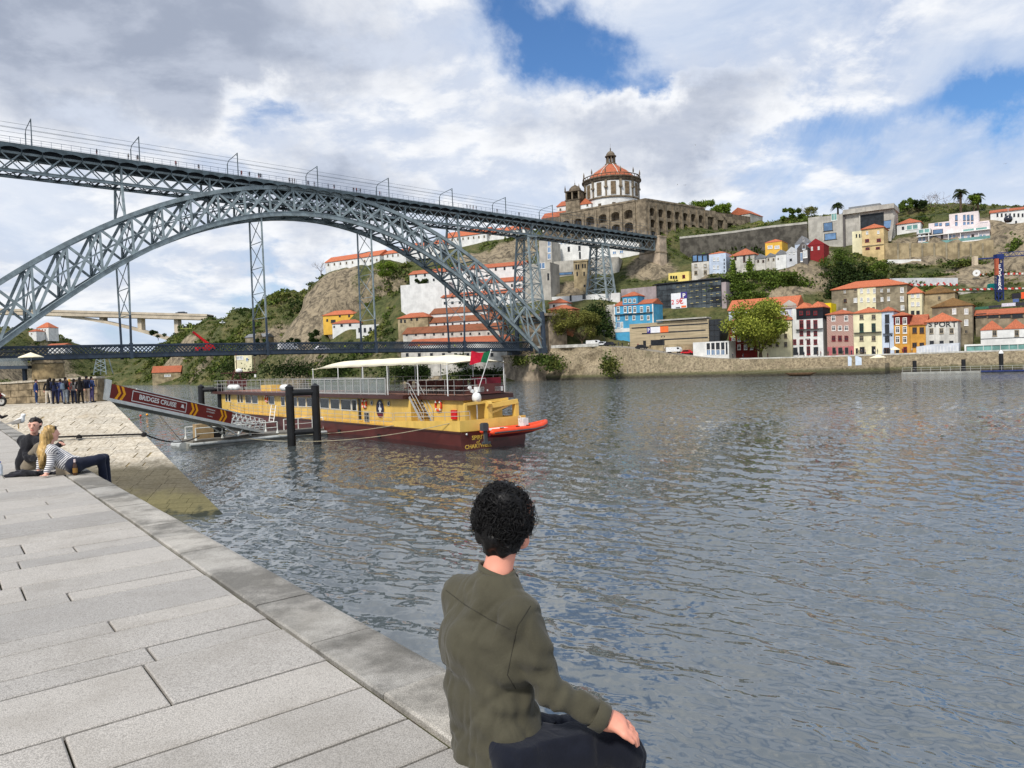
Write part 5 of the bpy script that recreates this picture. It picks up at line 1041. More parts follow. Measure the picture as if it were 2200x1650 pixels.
# bell tower
f = Fac(1231, 470, 372, -.5); bt = thing('bell_tower', 'square stone bell tower with small dome left of the church', 'tower', V3(f.P[0], f.P[1], 74)); hw = f.loc(1246, 440)[0] - f.loc(1231, 440)[0]; zt = lambda py: f.loc(1231, py)[1]
slab(f, -hw, hw, 64, zt(430), 0, -hw * 2).build('wall', M_MST, bt)
mb = MB(); slab(f, -hw - .3, hw + .3, zt(430), zt(428), .3, -hw * 2 - .3, mb); slab(f, -hw - .4, hw + .4, zt(411), zt(409), .4, -hw * 2 - .4, mb); mb.build('cornice', M_MSD, bt)
mb = MB()
for a in (-1, -.12, 1): slab(f, a * hw - (.35 if a > 0 else 0) * 2 + (0 if a > -1 else 0), a * hw + (.7 if a <= 0 else 0), zt(428), zt(411), 0, -.8, mb)
slab(f, -hw, -hw + .7, zt(428), zt(411), -.8, -hw * 2, mb); slab(f, hw - .7, hw, zt(428), zt(411), -.8, -hw * 2, mb); slab(f, -hw + .7, hw - .7, zt(428), zt(411), -hw * 2 + .5, -hw * 2, mb); mb.build('belfry', M_MST, bt)
mb = MB(); c = f.pt(0, 0, -hw); mb.lathe((c[0], c[1], zt(409)), [(hw * .85, 0), (hw * .85, .5), (hw * .75, 1.6), (hw * .5, 2.6), (hw * .18, 3.2), (.15, 3.7), (.2, 4.2), (.04, 4.8), (.03, 6.2)], 12); mb.build('dome', M_MSD, bt)
for i in (-1, 1):
 for j in (0, 1): mb = MB(); p = f.pt(i * hw, 0, -j * hw * 2); mb.tube([(p[0], p[1], zt(409)), (p[0], p[1], zt(409) + 1.2), (p[0], p[1], zt(409) + 3)], [.4, .35, .03], 6); mb.build('pinnacle', M_MSD, bt)
house('monastery_wing', 'white monastery wing with red roof left of the bell tower', 1197, 1224, 462, 442, 384, W_WHITE, ('side', 431, R_TC), 14, yaw=-.5, cat='building', wins=[(1204, 450, 4, 5, 's')])
house('monastery_wing', 'low white monastery range with red roof behind the bridge deck', 1165, 1218, 474, 466, 380, W_WHITE, ('side', 455, R_TC), 8, yaw=-.5, cat='building', wins=[(1180 + 9 * i, 469, 3, 4, 's') for i in range(4)])
house('porch', 'small white gabled porch between bell tower and church', 1247, 1270, 460, 438, 370, W_WHITE, ('front', 426, R_OR, .3), 10, yaw=-.5, cat='building', wins=[(1262, 440, 4, 6, 's')])
# ================================================================== under and left of the bridge
house('museum', 'large white building under the upper bridge deck', 1186, 1381, 570, 512, 338, W_WHITE, None, 14, yaw=-.35, cat='building', bury=10, wins=[(1222, 535, 5, 10, 'd'), (1245, 533, 5, 10, 'd'), (1270, 531, 5, 10, 'd'), (1320, 543, 8, 6, 'b'), (1335, 541, 8, 6, 'b'), (1246, 548, 4, 14, 'd')] + [(1190 + 8 * i, 522 - i * .3, 4, 7, 'b') for i in range(5)])
house('museum', 'pale grey block with window strip beside the white museum', 1159, 1186, 600, 516, 330, W_CONC, None, 14, yaw=-.35, cat='building', wins=[(1180, 523, 7, 12, 'b'), (1180, 537, 7, 12, 'b'), (1180, 551, 7, 12, 'b')])
house('museum', 'light concrete museum terrace behind the rear iron pier', 1184, 1330, 600, 557, 326, W_CONC, None, 12, yaw=-.3, cat='building', wins=[(1208, 588, 46, 5, 'bn'), (1270, 578, 16, 7, 'd')])
r, f = house('tower_house', 'square tan stone tower house with paired windows', 1233, 1262.5, 640, 562, 312, W_TAN, None, 7, yaw=-.35, cat='tower', wins=[(1238, 573, 3, 10, 'd'), (1243, 573, 3, 10, 'd'), (1252, 571, 3, 8, 'd'), (1257, 571, 3, 8, 'd'), (1240, 588, 3, 8, 'd'), (1255, 588, 3, 8, 'd'), (1256, 614, 4, 5, 'd')]); part(r, f, 'parapet', 1232, 1263.5, 559, 562, -7.2, .3, W_TAN)
house('grey_block', 'tall plain concrete block with glass corner beside the front iron pier', 1125, 1183, 640, 566, 308, W_CONC, None, 10, yaw=-.45, cat='building', wins=[(1164, 571, 15, 13, 'b'), (1178, 594, 4, 14, 'd')])
house('low_block', 'long low white block at the foot of the iron piers', 1168, 1332, 665, 634, 302, W_WHITE, None, 8, yaw=-.3, cat='building', wins=[(1226, 640, 4, 12, 'd'), (1255, 637, 7, 10, 'd'), (1255, 654, 7, 10, 'd'), (1228, 656, 4, 8, 'd')])
house('small_house', 'small red-roofed white house below the front iron pier', 1180, 1218, 664, 650, 290, W_OLDW, ('hip', 641, R_OR), 8, yaw=-.3, wins=[(1190, 657, 4, 5, 'd')])
house('small_house', 'salmon house with tiled roof behind the riverside trees', 1178, 1230, 722, 664, 283, W_SALMON, ('hip', 655, R_TC), 9, yaw=-.4, wins=grid((1190, 1202, 1216), (676, 694), 5, 9, 'w'))
YL = -.38
def lodge(label, px0, px1, pyb, pye, pyr, Y, wins=(), wall=W_WHITE, roof=R_TC, kind='side', dep=9, yaw=YL): return house('wine_lodge', label, px0, px1, pyb, pye, Y, wall, (kind, pyr, roof) if pyr else None, dep, yaw=yaw, cat='warehouse', wins=wins, bury=8)
lodge('topmost long white wine lodge with red roof edge', 880, 1126, 612, 579, 571, 345, [(894 + 19 * i, 592 - i * 1.55, 4, 6, 'd') for i in range(12)] + [(894 + 38 * i, 604 - i * 3, 4, 5, 'd') for i in range(5)])
lodge('blank white lodge wall on the slope left of the arch', 861, 965, 655, 609, None, 334, (), dep=6)
lodge('white wine lodge with red roof seen through the arch foot', 1005, 1138, 640, 606, 597, 330, [(1020 + 16 * i, 618 - i, 4, 6, 'd') for i in range(7)])
lodge('white wine lodge with square windows below the blank wall', 949, 1138, 660, 632, 624, 320, [(956 + 16 * i, 639 - i * .8, 5, 5, 'd') for i in range(11)] + [(956 + 16 * i, 651 - i * .8, 5, 5, 'd') for i in range(11)])
lodge('narrow white lodge with broad brown roof under the square-windowed one', 925, 1045, 676, 671, 659, 313, (), roof=R_OLD)
lodge('long white lodge with brown roof and small dark windows', 912, 1070, 700, 690, 674, 309, [(920 + 17.5 * i, 696, 3.5, 4, 'd') for i in range(9)], roof=R_OLD)
lodge('lower long white lodge with brown roof and tiny windows', 866, 1075, 732, 712, 698, 303, [(874 + 19.5 * i, 719 - i * .3, 4, 4.5, 'd') for i in range(10)], wall=W_OLDW, roof=R_OLD)
lodge('reddish lodge roof just above the lower bridge deck', 878, 1092, 750, 737, 724, 297, (), roof=R_TC)
lodge('white lodge wall with dark windows below the lower bridge deck', 862, 1090, 780, 752, None, 291, [(875 + 26 * i, 762, 6, 7, 'd') for i in range(8)], wall=W_OLDW)
house('lodge_house', 'stone and white house with hipped roof left of the lodges', 855, 919, 706, 682, 316, W_TAN, ('hip', 672, R_TC), 8, yaw=YL, wins=[(862, 690, 4, 6, 'd'), (870, 690, 4, 6, 'd'), (884, 686, 4, 5, 'd'), (896, 686, 4, 5, 'd')])
r, f = house('yellow_house', 'yellow house with orange roof on the green slope', 694, 760, 697, 676, 382, W_YEL, ('hip', 667, R_OR), 9, yaw=-.3, wins=[(703, 688, 4, 5, 'd'), (716, 690, 10, 6, 'd'), (730, 678, 4, 6, 'd'), (750, 678, 4, 6, 'd')])
house('white_house', 'white house with red roof below the yellow one', 714, 774, 716, 694, 366, W_WHITE, ('hip', 687, R_TC), 8, yaw=-.2, wins=[(718, 702, 3, 4, 'd'), (734, 699, 5, 5, 'd'), (752, 698, 5, 5, 'd')])
house('white_house', 'long flat-roofed white house beside a bridge hanger', 765, 849, 720, 697, 358, W_WHITE, None, 8, yaw=-.2, wins=[(772, 709, 4, 9, 'd'), (784, 709, 5, 9, 'd'), (796, 708, 5, 9, 'd'), (819, 706, 5, 8, 'd'), (834, 705, 5, 8, 'd')])
# barracks along the ridge
def ridge(label, px0, px1, pyb, pye, pyr, Y, yaw, n): return house('barracks', label, px0, px1, pyb, pye, Y, W_WHITE, ('side', pyr, R_OR), 11, yaw=yaw, cat='building', bury=4, wins=[(px0 + (px1 - px0) * (i + .5) / n, (pyb + pye) / 2 - 1 + (.5 - (i + .5) / n) * (px1 - px0) * .10, 3, 5, 's') for i in range(n)])
ridge('leftmost long white barracks with orange roof on the ridge', 699, 816, 573, 556, 545, 452, -.55, 9)
ridge('second white barracks range on the ridge behind a hanger', 816, 872, 556, 544, 536, 440, -.5, 5)
ridge('small white barracks range on the ridge seen through the arch', 880, 950, 540, 527, 518, 434, -.5, 5)
ridge('white barracks with orange roof right of the arch top chord', 955, 1046, 520, 506, 494, 428, -.5, 8)
ridge('white barracks at the foot of the monastery hill', 1046, 1128, 507, 496, 487, 418, -.5, 6)
# far left
house('ruin', 'roofless grey ruin on the green slope behind the bridge hanger', 527, 570, 736, 724, 470, W_GREY, ('side', 717, R_GR), 9, yaw=-.3, wins=[(548, 730, 4, 4, 'd')])
house('boat_house', 'old stone boathouse with rusty red roof at the far shore', 327, 388, 815, 800, 576, W_TAN, ('side', 786, R_TC), 12, yaw=.25, wins=[(360, 807, 14, 5, 'wc')])
house('river_shed', 'small yellow building under the lower bridge deck', 504, 541, 780, 763, 430, W_CREAM, None, 8, yaw=-.2, wins=[(531, 772, 5, 7, 'b'), (515, 769, 16, 8, 'wc')])
house('seminary', 'white hilltop house with red pyramid roof far upstream', 79, 104.5, 722, 704, 715, W_WHITE, ('hip', 693, R_OR), 12, yaw=-.2, cat='house', wins=grid((85, 91, 97), (709, 716), 2.5, 3.5, 's'))
house('white_house', 'small white building left of the red-roofed far hilltop house', 62, 78, 722, 712, 705, W_WHITE, ('hip', 707, R_TC), 10, yaw=-.2, wins=[(68, 717, 2, 3, 's')])
house('white_house', 'low white row on the distant left hillside', 103, 140, 748, 741, 690, W_WHITE, ('side', 738, R_TC), 8, yaw=-.2, wins=[(110 + 7 * i, 744, 2.5, 2.5, 's') for i in range(4)])
# concrete arch bridge far upstream
M_IB = pm('pale_concrete', srgb(206, 192, 170), .8, .1, .1, streak=.1); YI = 810
ib = thing('concrete_bridge', 'slender pale concrete arch bridge far upstream', 'bridge', ony(200, 700, YI)); ax_ = lambda px, py, dy=0: ony(px, py, YI + dy)
mb = MB(); A, B = ax_(-160, 660), ax_(445, 676.5)
def slabYZ(mb, A, B, h0, h1, w=18): mb.hexa([A + V3(0, 0, -h0), B + V3(0, 0, -h1), B + V3(0, w, -h1), A + V3(0, w, -h0), A, B, B + V3(0, w, 0), A + V3(0, w, 0)])
slabYZ(mb, A, B, 5.4, 5.4); slabYZ(mb, A + V3(0, -.6, .9), B + V3(0, -.6, .9), 2.4, 2.4, 19); mb.build('deck', M_IB, ib)
mb = MB(); pts = [(131, 677), (180, 681.5), (230, 690), (281, 702), (325, 714), (368, 727)]
for (a, b), (c, d) in zip(pts[:-1], pts[1:]): slabYZ(mb, ax_(a, b, 3), ax_(c, d, 3), 2.6 + (a - 131) * .004, 2.6 + (c - 131) * .004, 12)
mb.build('arch', M_IB, ib)
for px, p0, p1 in ((217, 680, 688), (299, 684, 707), (378, 687, 716)):
 mb = MB(); a, b = ax_(px, p1, 4), ax_(px, p0, 4); mb.box(((a + b) / 2 + V3(0, 5, 0)), (4.4, 9, b[2] - a[2] + 2)); mb.build('pier', M_IB, ib)
for px, w, h, c in ((390, 12, 3.2, (60, 66, 74)), (350, 4.5, 1.6, (200, 200, 200)), (180, 4.4, 1.5, (170, 60, 50)), (130, 4.4, 1.5, (60, 60, 66)), (412, 4.5, 1.5, (220, 220, 220))):
 p = ax_(px, 664 + (px + 160) * .0272 - 1, 6); v = MB(); v.box(p + V3(0, 0, h / 2 + .3), (w, 2.4, h)); v.box(p + V3(0, 0, h + .5), (w * .6, 2.1, h * .35)); vo = v.build('vehicle', pm('vehicle_%d_%d_%d' % c, srgb(*c), .4, .05, 1), None, org=p)
 tag(vo, {390: 'dark bus crossing the far concrete bridge', 350: 'pale car left of the bus on the concrete bridge', 180: 'red car on the far concrete bridge', 130: 'dark car at the left of the far concrete bridge', 412: 'white car at the right end of the concrete bridge'}[px], 'bus' if px == 390 else 'car')
# ================================================================== vegetation
def leaf_mat(name, dark, light, hue=None):
 m = bpy.data.materials.new(name); m.use_nodes = True; g = NG(m.node_tree); b = g.n['Principled BSDF']; out = g.n['Material Output']
 ge = g.new('ShaderNodeNewGeometry'); at = g.new('ShaderNodeAttribute', attribute_name='tint'); n = g.noise(ge.outputs['Position'], .12, 4, .6)
 c = g.mix(at.outputs['Fac'], srgb(*dark), srgb(*light))
 if hue: c = g.mix(g.smooth(n, .42, .62), c, g.mix(at.outputs['Fac'], srgb(*hue[0]), srgb(*hue[1])))
 g.l.new(c, b.inputs['Base Color']); b.inputs['Roughness'].default_value = .75; b.inputs['Specular IOR Level'].default_value = .15
 tr = g.new('ShaderNodeBsdfTranslucent'); g.l.new(c, tr.inputs[0]); mx = g.new('ShaderNodeMixShader'); mx.inputs[0].default_value = .22
 g.l.new(b.outputs[0], mx.inputs[1]); g.l.new(tr.outputs[0], mx.inputs[2]); g.l.new(mx.outputs[0], out.inputs[0]); return m
L_SHRUB = leaf_mat('leaf_shrub', (44, 60, 26), (96, 114, 50), ((62, 72, 36), (134, 136, 70))); L_DARK = leaf_mat('leaf_dark', (26, 40, 22), (70, 88, 42)); L_PLANE = leaf_mat('leaf_plane', (84, 100, 34), (176, 180, 78)); L_OLIVE = leaf_mat('leaf_olive', (74, 80, 36), (146, 144, 74)); L_MID = leaf_mat('leaf_mid', (48, 66, 26), (112, 132, 54)); L_BRIGHT = leaf_mat('leaf_bright', (62, 88, 26), (136, 156, 58)); L_PALM = leaf_mat('leaf_palm', (46, 56, 26), (98, 106, 54))
M_BARK = pm('bark', srgb(94, 80, 62), .9, .25, 2, .4, 6)
def leaves(C, S, rng, flat=0.0):
 """quads of size S at points C, random orientation"""
 n = len(C); a = rng.normal(size=(n, 3)); a /= np.linalg.norm(a, axis=1)[:, None]; b = rng.normal(size=(n, 3)); b[:, 2] *= (1 - flat); b -= a * (a * b).sum(1)[:, None]; b /= np.linalg.norm(b, axis=1)[:, None]
 a = a * (S * .5)[:, None]; b = b * (S * .38)[:, None]
 v = np.stack([C - a, C + b * .9, C + a, C - b * .9], 1).reshape(-1, 3); f = np.arange(n * 4).reshape(n, 4); return v, f
def leaf_object(name, C, S, mat, parent, rng, tint=None, **kw):
 v, f = leaves(np.asarray(C), np.asarray(S), rng); o = raw_mesh(name, v, f, mat, parent, **kw); at = o.data.attributes.new('tint', 'FLOAT', 'FACE'); t = rng.random(len(f)) if tint is None else np.clip(tint + rng.normal(0, .18, len(f)), 0, 1); at.data.foreach_set('value', t.astype(np.float32)); return o
def limb(mb, p, d, L, r, depth, rng, tips, spread=.65, n=6):
 q_ = p + d * L * .5 + rng.normal(0, L * .04, 3); e = p + d * L + rng.normal(0, L * .06, 3); mb.tube([p, q_, e], [r, r * .82, r * .62], n)
 if depth == 0: tips.append(e); return
 for i in range(3 if depth > 1 else 2):
  nd = d + rng.normal(0, spread, 3); nd[2] = abs(nd[2]) * .8 + .15; nd /= np.linalg.norm(nd); limb(mb, e, nd, L * rng.uniform(.62, .82), r * .58, depth - 1, rng, tips, spread, max(4, n - 1))
def tree(name, label, px, pyb, pyt, wpx, Y, mat, nleaf=3500, leaf=.4, seed=1, trunk=.25, group=None, lobes=14, cat='tree', squash=1.0):
 rng = np.random.default_rng(seed); p = ony(px, pyb, Y); H = ony(px, pyt, Y)[2] - p[2]; Wd = wpx * Y / F
 root = thing(name, label, cat, p, group); mb = MB(); tips = []
 th = H * trunk; mb.tube([p - V3(0, 0, .6), p + V3(0, 0, th * .5), p + V3(rng.normal(0, .1), 0, th)], [H * .034, H * .026, H * .022], 8)
 for i in range(5):
  d = V3(math.cos(i * 1.256 + seed), math.sin(i * 1.256 + seed), 1.1); d /= np.linalg.norm(d); limb(mb, p + V3(0, 0, th * (.8 + .05 * i)), d, H * .22, H * .014, 2, rng, tips)
 mb.build('trunk', M_BARK, root)
 cz = p[2] + th * .9 + (H - th * .9) / 2; rz = (H - th * .9) / 2; cen = []
 for i in range(lobes):
  u = rng.normal(size=3); u /= np.linalg.norm(u); rr = rng.uniform(.45, .78); cen.append((p[0] + u[0] * Wd / 2 * rr, p[1] + u[1] * Wd / 2 * rr, cz + u[2] * rz * rr * squash, rng.uniform(.30, .46) * min(Wd / 2, rz)))
 C = []; S = []; T = []
 for cx, cy, c_z, r in cen:
  k = int(nleaf / lobes); u = rng.normal(size=(k, 3)); u /= np.linalg.norm(u, axis=1)[:, None]; rad = r * (rng.random(k) ** .4) * (1 + .3 * rng.normal(size=k) * .5); q_ = u * rad[:, None]; q_[:, 2] *= .8
  C.append(q_ + V3(cx, cy, c_z)); S.append(rng.uniform(.6, 1.3, k) * leaf); T.append(np.full(k, rng.uniform(.25, .75)))
 leaf_object('crown', np.concatenate(C), np.concatenate(S), mat, root, rng, np.concatenate(T)); FOOT.append((p[0], p[1], .5, 0)); return root
YB = lambda px, off: YO(px, off)
tree('plane_tree', 'big yellow-green plane tree on the far quay', 1634, 766, 634, 176, YB(1634, 9), L_PLANE, 15000, .72, 3, .10, lobes=38)
tree('street_tree', 'thin yellowish tree beside the site cabins', 1196, 756, 652, 80, YB(1196, 6), L_OLIVE, 5000, .55, 5, .28, lobes=15)
tree('street_tree', 'rounder olive green tree right of the yellowish one', 1252, 752, 660, 96, YB(1252, 7), L_OLIVE, 7500, .55, 8, .22, lobes=18)
tree('hill_tree', 'tall dark green tree right of the red gabled house', 1800, 640, 520, 70, YB(1800, 62), L_MID, 5200, .6, 11, .1, 'trees on the cliff', lobes=18)
tree('hill_tree', 'dark tree below the beige villa', 1845, 640, 560, 64, YB(1845, 60), L_DARK, 4800, .6, 12, .1, 'trees on the cliff', lobes=16)
tree('hill_tree', 'green tree at the right end of the cliff thicket', 1886, 640, 548, 50, YB(1886, 62), L_MID, 3600, .6, 13, .12, 'trees on the cliff', lobes=12)
tree('hill_tree', 'broad green tree hanging over the car park slope', 1690, 628, 578, 70, YB(1690, 50), L_MID, 4000, .6, 14, .1, 'trees on the cliff', lobes=14)
for i, (px, pb, pt_, w, Y, lab) in enumerate(((1507, 470, 424, 48, 398, 'leftmost clipped tree on the monastery terrace'), (1533, 472, 429, 44, 400, 'middle clipped tree on the monastery terrace'), (1556, 474, 434, 38, 402, 'rightmost clipped tree on the monastery terrace'), (1470, 455, 430, 42, 392, 'small clipped tree at the arcade corner'))):
 tree('terrace_tree', lab, px, pb, pt_, w, Y, L_BRIGHT, 3400, .7, 20 + i, .06, 'clipped terrace trees', lobes=9)
tree('hill_tree', 'green tree behind the hilltop road wall', 1700, 480, 444, 76, YB(1700, 125), L_MID, 4200, .7, 30, .06, lobes=10)
tree('hill_tree', 'smaller green tree right behind the hilltop road wall', 1741, 478, 440, 34, YB(1741, 128), L_OLIVE, 1500, .5, 31, .2, lobes=8)
tree('hill_tree', 'dark green tree left of the bare trees on the hilltop', 1952, 462, 424, 60, YB(1952, 128), L_MID, 2600, .6, 32, .12, lobes=10)
tree('hill_tree', 'round dark tree in front of the bare tree', 1978, 462, 424, 30, YB(1978, 126), L_DARK, 1800, .6, 33, .2, lobes=8)
tree('hill_tree', 'round green tree between the two hilltop palms', 2093, 452, 409, 26, YB(2093, 126), L_BRIGHT, 1600, .55, 34, .15, lobes=7)
tree('hill_tree', 'bright green tree on the slope left of the lodges', 834, 604, 556, 50, 402, L_BRIGHT, 3000, .7, 35, .1, lobes=11)
for i, (px, pb, pt_, w, Y, lab) in enumerate(((672, 742, 706, 46, 372, 'dark tree below the grey cliff behind a hanger'), (632, 748, 722, 40, 392, 'low dark tree left of the grey cliff foot'), (905, 618, 596, 34, 352, 'dark bushy tree beside the blank lodge wall'), (560, 752, 726, 40, 430, 'dark tree by the roofless ruin'), (340, 730, 706, 40, 640, 'dark pine clump at the foot of the concrete arch'), (840, 760, 728, 44, 330, 'dark ivy-clad tree left of the lodges'), (770, 762, 738, 50, 345, 'bushy tree just above the lower bridge deck'))):
 tree('hill_tree', lab, px, pb, pt_, w, Y, L_DARK, 2200, .75, 40 + i, .1, lobes=9)
def bare_tree(label, px, pyb, pyt, Y, seed):
 rng = np.random.default_rng(seed); p = ony(px, pyb, Y); H = ony(px, pyt, Y)[2] - p[2]; root = thing('bare_tree', label, 'tree', p, 'leafless trees'); mb = MB(); tips = []
 mb.tube([p - V3(0, 0, .5), p + V3(0, 0, H * .22)], [H * .035, H * .028], 6); mb.build('trunk', M_BARK, root); mb = MB()
 for i in range(5):
  d = V3(math.cos(i * 1.256), math.sin(i * 1.256), 1.0); d /= np.linalg.norm(d); limb(mb, p + V3(0, 0, H * .2), d, H * .30, H * .013, 3, rng, tips, .5, 5)
 mb.build('crown', pm('bare_twig', srgb(122, 104, 92), .9, .2, 2), root)
bare_tree('wide leafless tree on the hilltop between palm and dark trees', 2003, 458, 405, YB(2003, 132), 3); bare_tree('small leafless tree left of the tall palm', 2040, 458, 418, YB(2040, 134), 4); bare_tree('leafless tree at the left end of the ridge barracks', 690, 590, 558, 458, 6); bare_tree('thin leafless tree behind the hilltop road wall', 1728, 470, 434, YB(1728, 136), 7); bare_tree('leafless tree behind the tall palm', 2078, 452, 416, YB(2078, 138), 9)
def palm(label, px, pyb, pyt, Y, span, seed):
 rng = np.random.default_rng(seed); p = ony(px, pyb, Y); top = ony(px, pyt, Y); H = top[2] - p[2]; root = thing('palm_tree', label, 'palm', p, 'hilltop palms'); mb = MB()
 hub = p + V3(0, 0, H * .66); mb.tube([p - V3(0, 0, 1), p + V3(.1, 0, H * .3), hub], [.55, .42, .5], 8); mb.build('trunk', M_BARK, root); Rr = span * Y / F / 2
 for i in range(30):
  a = rng.uniform(0, 6.28); up = rng.uniform(-.35, 1.35); C = []; S = []; pts = []
  for t in np.linspace(0, 1, 8):
   pts.append(hub + V3(math.cos(a) * Rr * t * max(.35, 1 - abs(up) * .3), math.sin(a) * Rr * t * max(.35, 1 - abs(up) * .3), Rr * (up * t - .95 * t * t * (.55 + max(up, 0) * .55))))
  fm = MB(); sd_ = V3(-math.sin(a), math.cos(a), 0)
  for k in range(7):
   q0, q1 = pts[k], pts[k + 1]; w0 = .16 + .75 * math.sin(math.pi * min(1, k / 7 + .1));
   for s in (-1, 1):
    fm.add([q0, q1, q1 + sd_ * s * w0 * .9 - V3(0, 0, w0 * .45), q0 + sd_ * s * w0 * .9 - V3(0, 0, w0 * .45) + (q1 - q0) * .45], [(0, 1, 2, 3)])
  fm.build('frond', L_PALM, root)
palm('tall palm standing alone on the hilltop', 2064, 456, 391, YB(2064, 126), 42, 1); palm('shorter palm right of the round green tree', 2101, 452, 404, YB(2101, 130), 36, 2); palm('low palm behind the concrete station roof', 1800, 462, 430, YB(1800, 128), 32, 3)
# ---- shrub cover of the slopes: uncountable, one mass
def shrubs():
 rng = np.random.default_rng(21); N = 60000; x = rng.uniform(-330, 260, N); y = rng.uniform(190, 720, N); x[:9000] = rng.uniform(-640, -330, 9000); y[:9000] = rng.uniform(520, 980, 9000)
 keep = rng.random(N) < np.clip((330 / y) ** 1.2, 0, 1); x, y = x[keep], y[keep]; z = ground(x, y); rk = rocky(x, y)
 ok = (z > 1.6) & (rng.random(len(x)) > rk * 1.5); off = (x - BK0[0]) * BKN[0] + (y - BK0[1]) * BKN[1]; al = (x - BK0[0]) * BKX[0] + (y - BK0[1]) * BKX[1]
 ok &= ~((off < 27) & (al > -62)); ok &= ~((x > KL[0] - 6) & (y > 352) & (y < 440) & (z > 74) & (x < 150)); dens = vnoise(x, y, 30, 9) * .6 + vnoise(x, y, 9, 4) * .5; ok &= dens > .38
 for fx, fy, fr, _ in FOOT: ok &= ((x - fx) ** 2 + (y - fy) ** 2) > fr * fr
 ok &= (x / y > -.78) & (x / y < .78); x, y, z = x[ok], y[ok], z[ok]; n = len(x); r = rng.uniform(.7, 1.7, n) * (1 + .7 * (vnoise(x, y, 20, 2) > .62)) * np.clip(y / 330, .8, 1.6); per = 26
 u = rng.normal(size=(n, per, 3)); u /= np.linalg.norm(u, axis=2)[:, :, None]; u[:, :, 2] = np.abs(u[:, :, 2]) * .8; C = np.stack([x, y, z - .2], 1)[:, None, :] + u * (r[:, None, None] * (.55 + .5 * rng.random((n, per, 1)))); S = (r[:, None] * rng.uniform(.35, .75, (n, per)))
 t = np.repeat(np.clip(vnoise(x, y, 13, 7) * 1.0, 0, 1), per)
 o = leaf_object('hillside_shrub', C.reshape(-1, 3), S.ravel(), L_SHRUB, None, rng, t); tag(o, 'dense green scrub covering the far slopes', 'shrubs', kind='stuff'); print('shrubs', n)
shrubs()
def ivy(label, pts, n, mat, seed, r=2.2):
 rng = np.random.default_rng(seed); C = []
 for px, py, Y, w, h, k in pts:
  a = rng.normal(0, .42, (int(n * k), 2));
  for i in range(len(a)):
   C.append(ony(px + a[i, 0] * w, py + a[i, 1] * h, Y + rng.uniform(-1.2, .6)))
 C = np.array(C); o = leaf_object('ivy', C, rng.uniform(.5, 1.2, len(C)), mat, None, rng); tag(o, label, 'ivy', kind='stuff')
ivy('dark ivy hanging over the slope left of the blue house', [(1285, 690, 281, 26, 40, 1), (1300, 715, 279, 18, 26, .6), (1270, 675, 286, 20, 16, .4)], 2600, L_DARK, 3)
ivy('ivy patches on the rock face beside the bridge pier', [(1170, 772, 262, 40, 12, .5), (1190, 785, 258, 30, 14, .5), (1310, 785, 250, 22, 26, .6), (1115, 775, 268, 20, 12, .3)], 1500, L_SHRUB, 4)
ivy('green hedge bank under the small hill houses', [(1640, 592, YO(1640, 52), 80, 10, 1), (1600, 618, YO(1600, 46), 60, 10, .7), (1690, 610, YO(1690, 48), 60, 22, 1.0), (1570, 605, YO(1570, 50), 30, 14, .4), (1620, 640, YO(1620, 40), 60, 14, .8)], 2600, L_MID, 5)
ivy('ivy on the grey stone hill house', [(1610, 572, YO(1610, 58.6), 9, 14, .5), (1574, 575, YO(1574, 58.6), 6, 22, .5)], 700, L_BRIGHT, 6)
ivy('dark thicket on the cliff below the concrete station', [(1820, 600, YO(1820, 57), 50, 40, 1), (1870, 615, YO(1870, 56), 40, 26, .8), (1790, 640, YO(1790, 50), 20, 30, .5)], 3000, L_DARK, 7)
ivy('dark greenery on the bank below the lower bridge deck', [(640, 795, 372, 110, 22, 1), (760, 790, 335, 90, 24, 1), (900, 800, 296, 80, 18, 1), (1030, 805, 282, 60, 14, .8), (520, 790, 440, 70, 24, .8), (990, 775, 286, 16, 14, .3)], 4200, L_DARK, 8)
ivy('scrub patches on the bare cliff under the pink hotel', [(1990, 578, YO(1990, 81), 40, 8, .5), (2080, 566, YO(2080, 82), 50, 10, .6), (2030, 592, YO(2030, 74), 50, 6, .4), (2150, 590, YO(2150, 72), 40, 8, .4)], 1500, L_SHRUB, 19)
ivy('green creeper on the rock wall at the right edge', [(2180, 535, YO(2180, 88), 18, 28, .5)], 1300, L_MID, 9)
# ================================================================== river cruise boat
BA = V3(-.625, .7806, 0); BB = V3(.7806, .625, 0); B0 = onz(990, 970, 0); B0 = V3(B0[0], B0[1], 0)
def bt(a, b, z): return B0 + BA * a + BB * b + V3(0, 0, z)
def bside(px, py, b=0.0):
 d = ray(px, py); o_ = B0 + BB * b; t = ((o_ - CO) @ BB) / (d @ BB); p = CO + d * t; return (p - B0) @ BA, p[2]
def bstern(px, py, a=0.0):
 d = ray(px, py); o_ = B0 + BA * a; t = ((o_ - CO) @ BA) / (d @ BA); p = CO + d * t; return (p - B0) @ BB, p[2]
Z5 = lambda x, y: (350 + x * .2045, 730 + y * .2045); Z6 = lambda x, y: (750 + x * .2045, 730 + y * .2045)
M_BRN = pm('hull_brown', srgb(92, 40, 34), .35, .14, .5, spec=.5, streak=.25); M_BYEL = pm('boat_yellow', srgb(232, 192, 98), .4, .08, .6, spec=.5, streak=.15); M_BBAND = pm('boat_dark_brown', srgb(74, 40, 32), .4, .1, .8, spec=.5); M_DECK = pm('boat_deck', srgb(150, 112, 98), .8, .15, 1.2); M_STEEL = pm('rail_steel', srgb(196, 194, 188), .35, .06, 2, metal=.3, spec=.5)
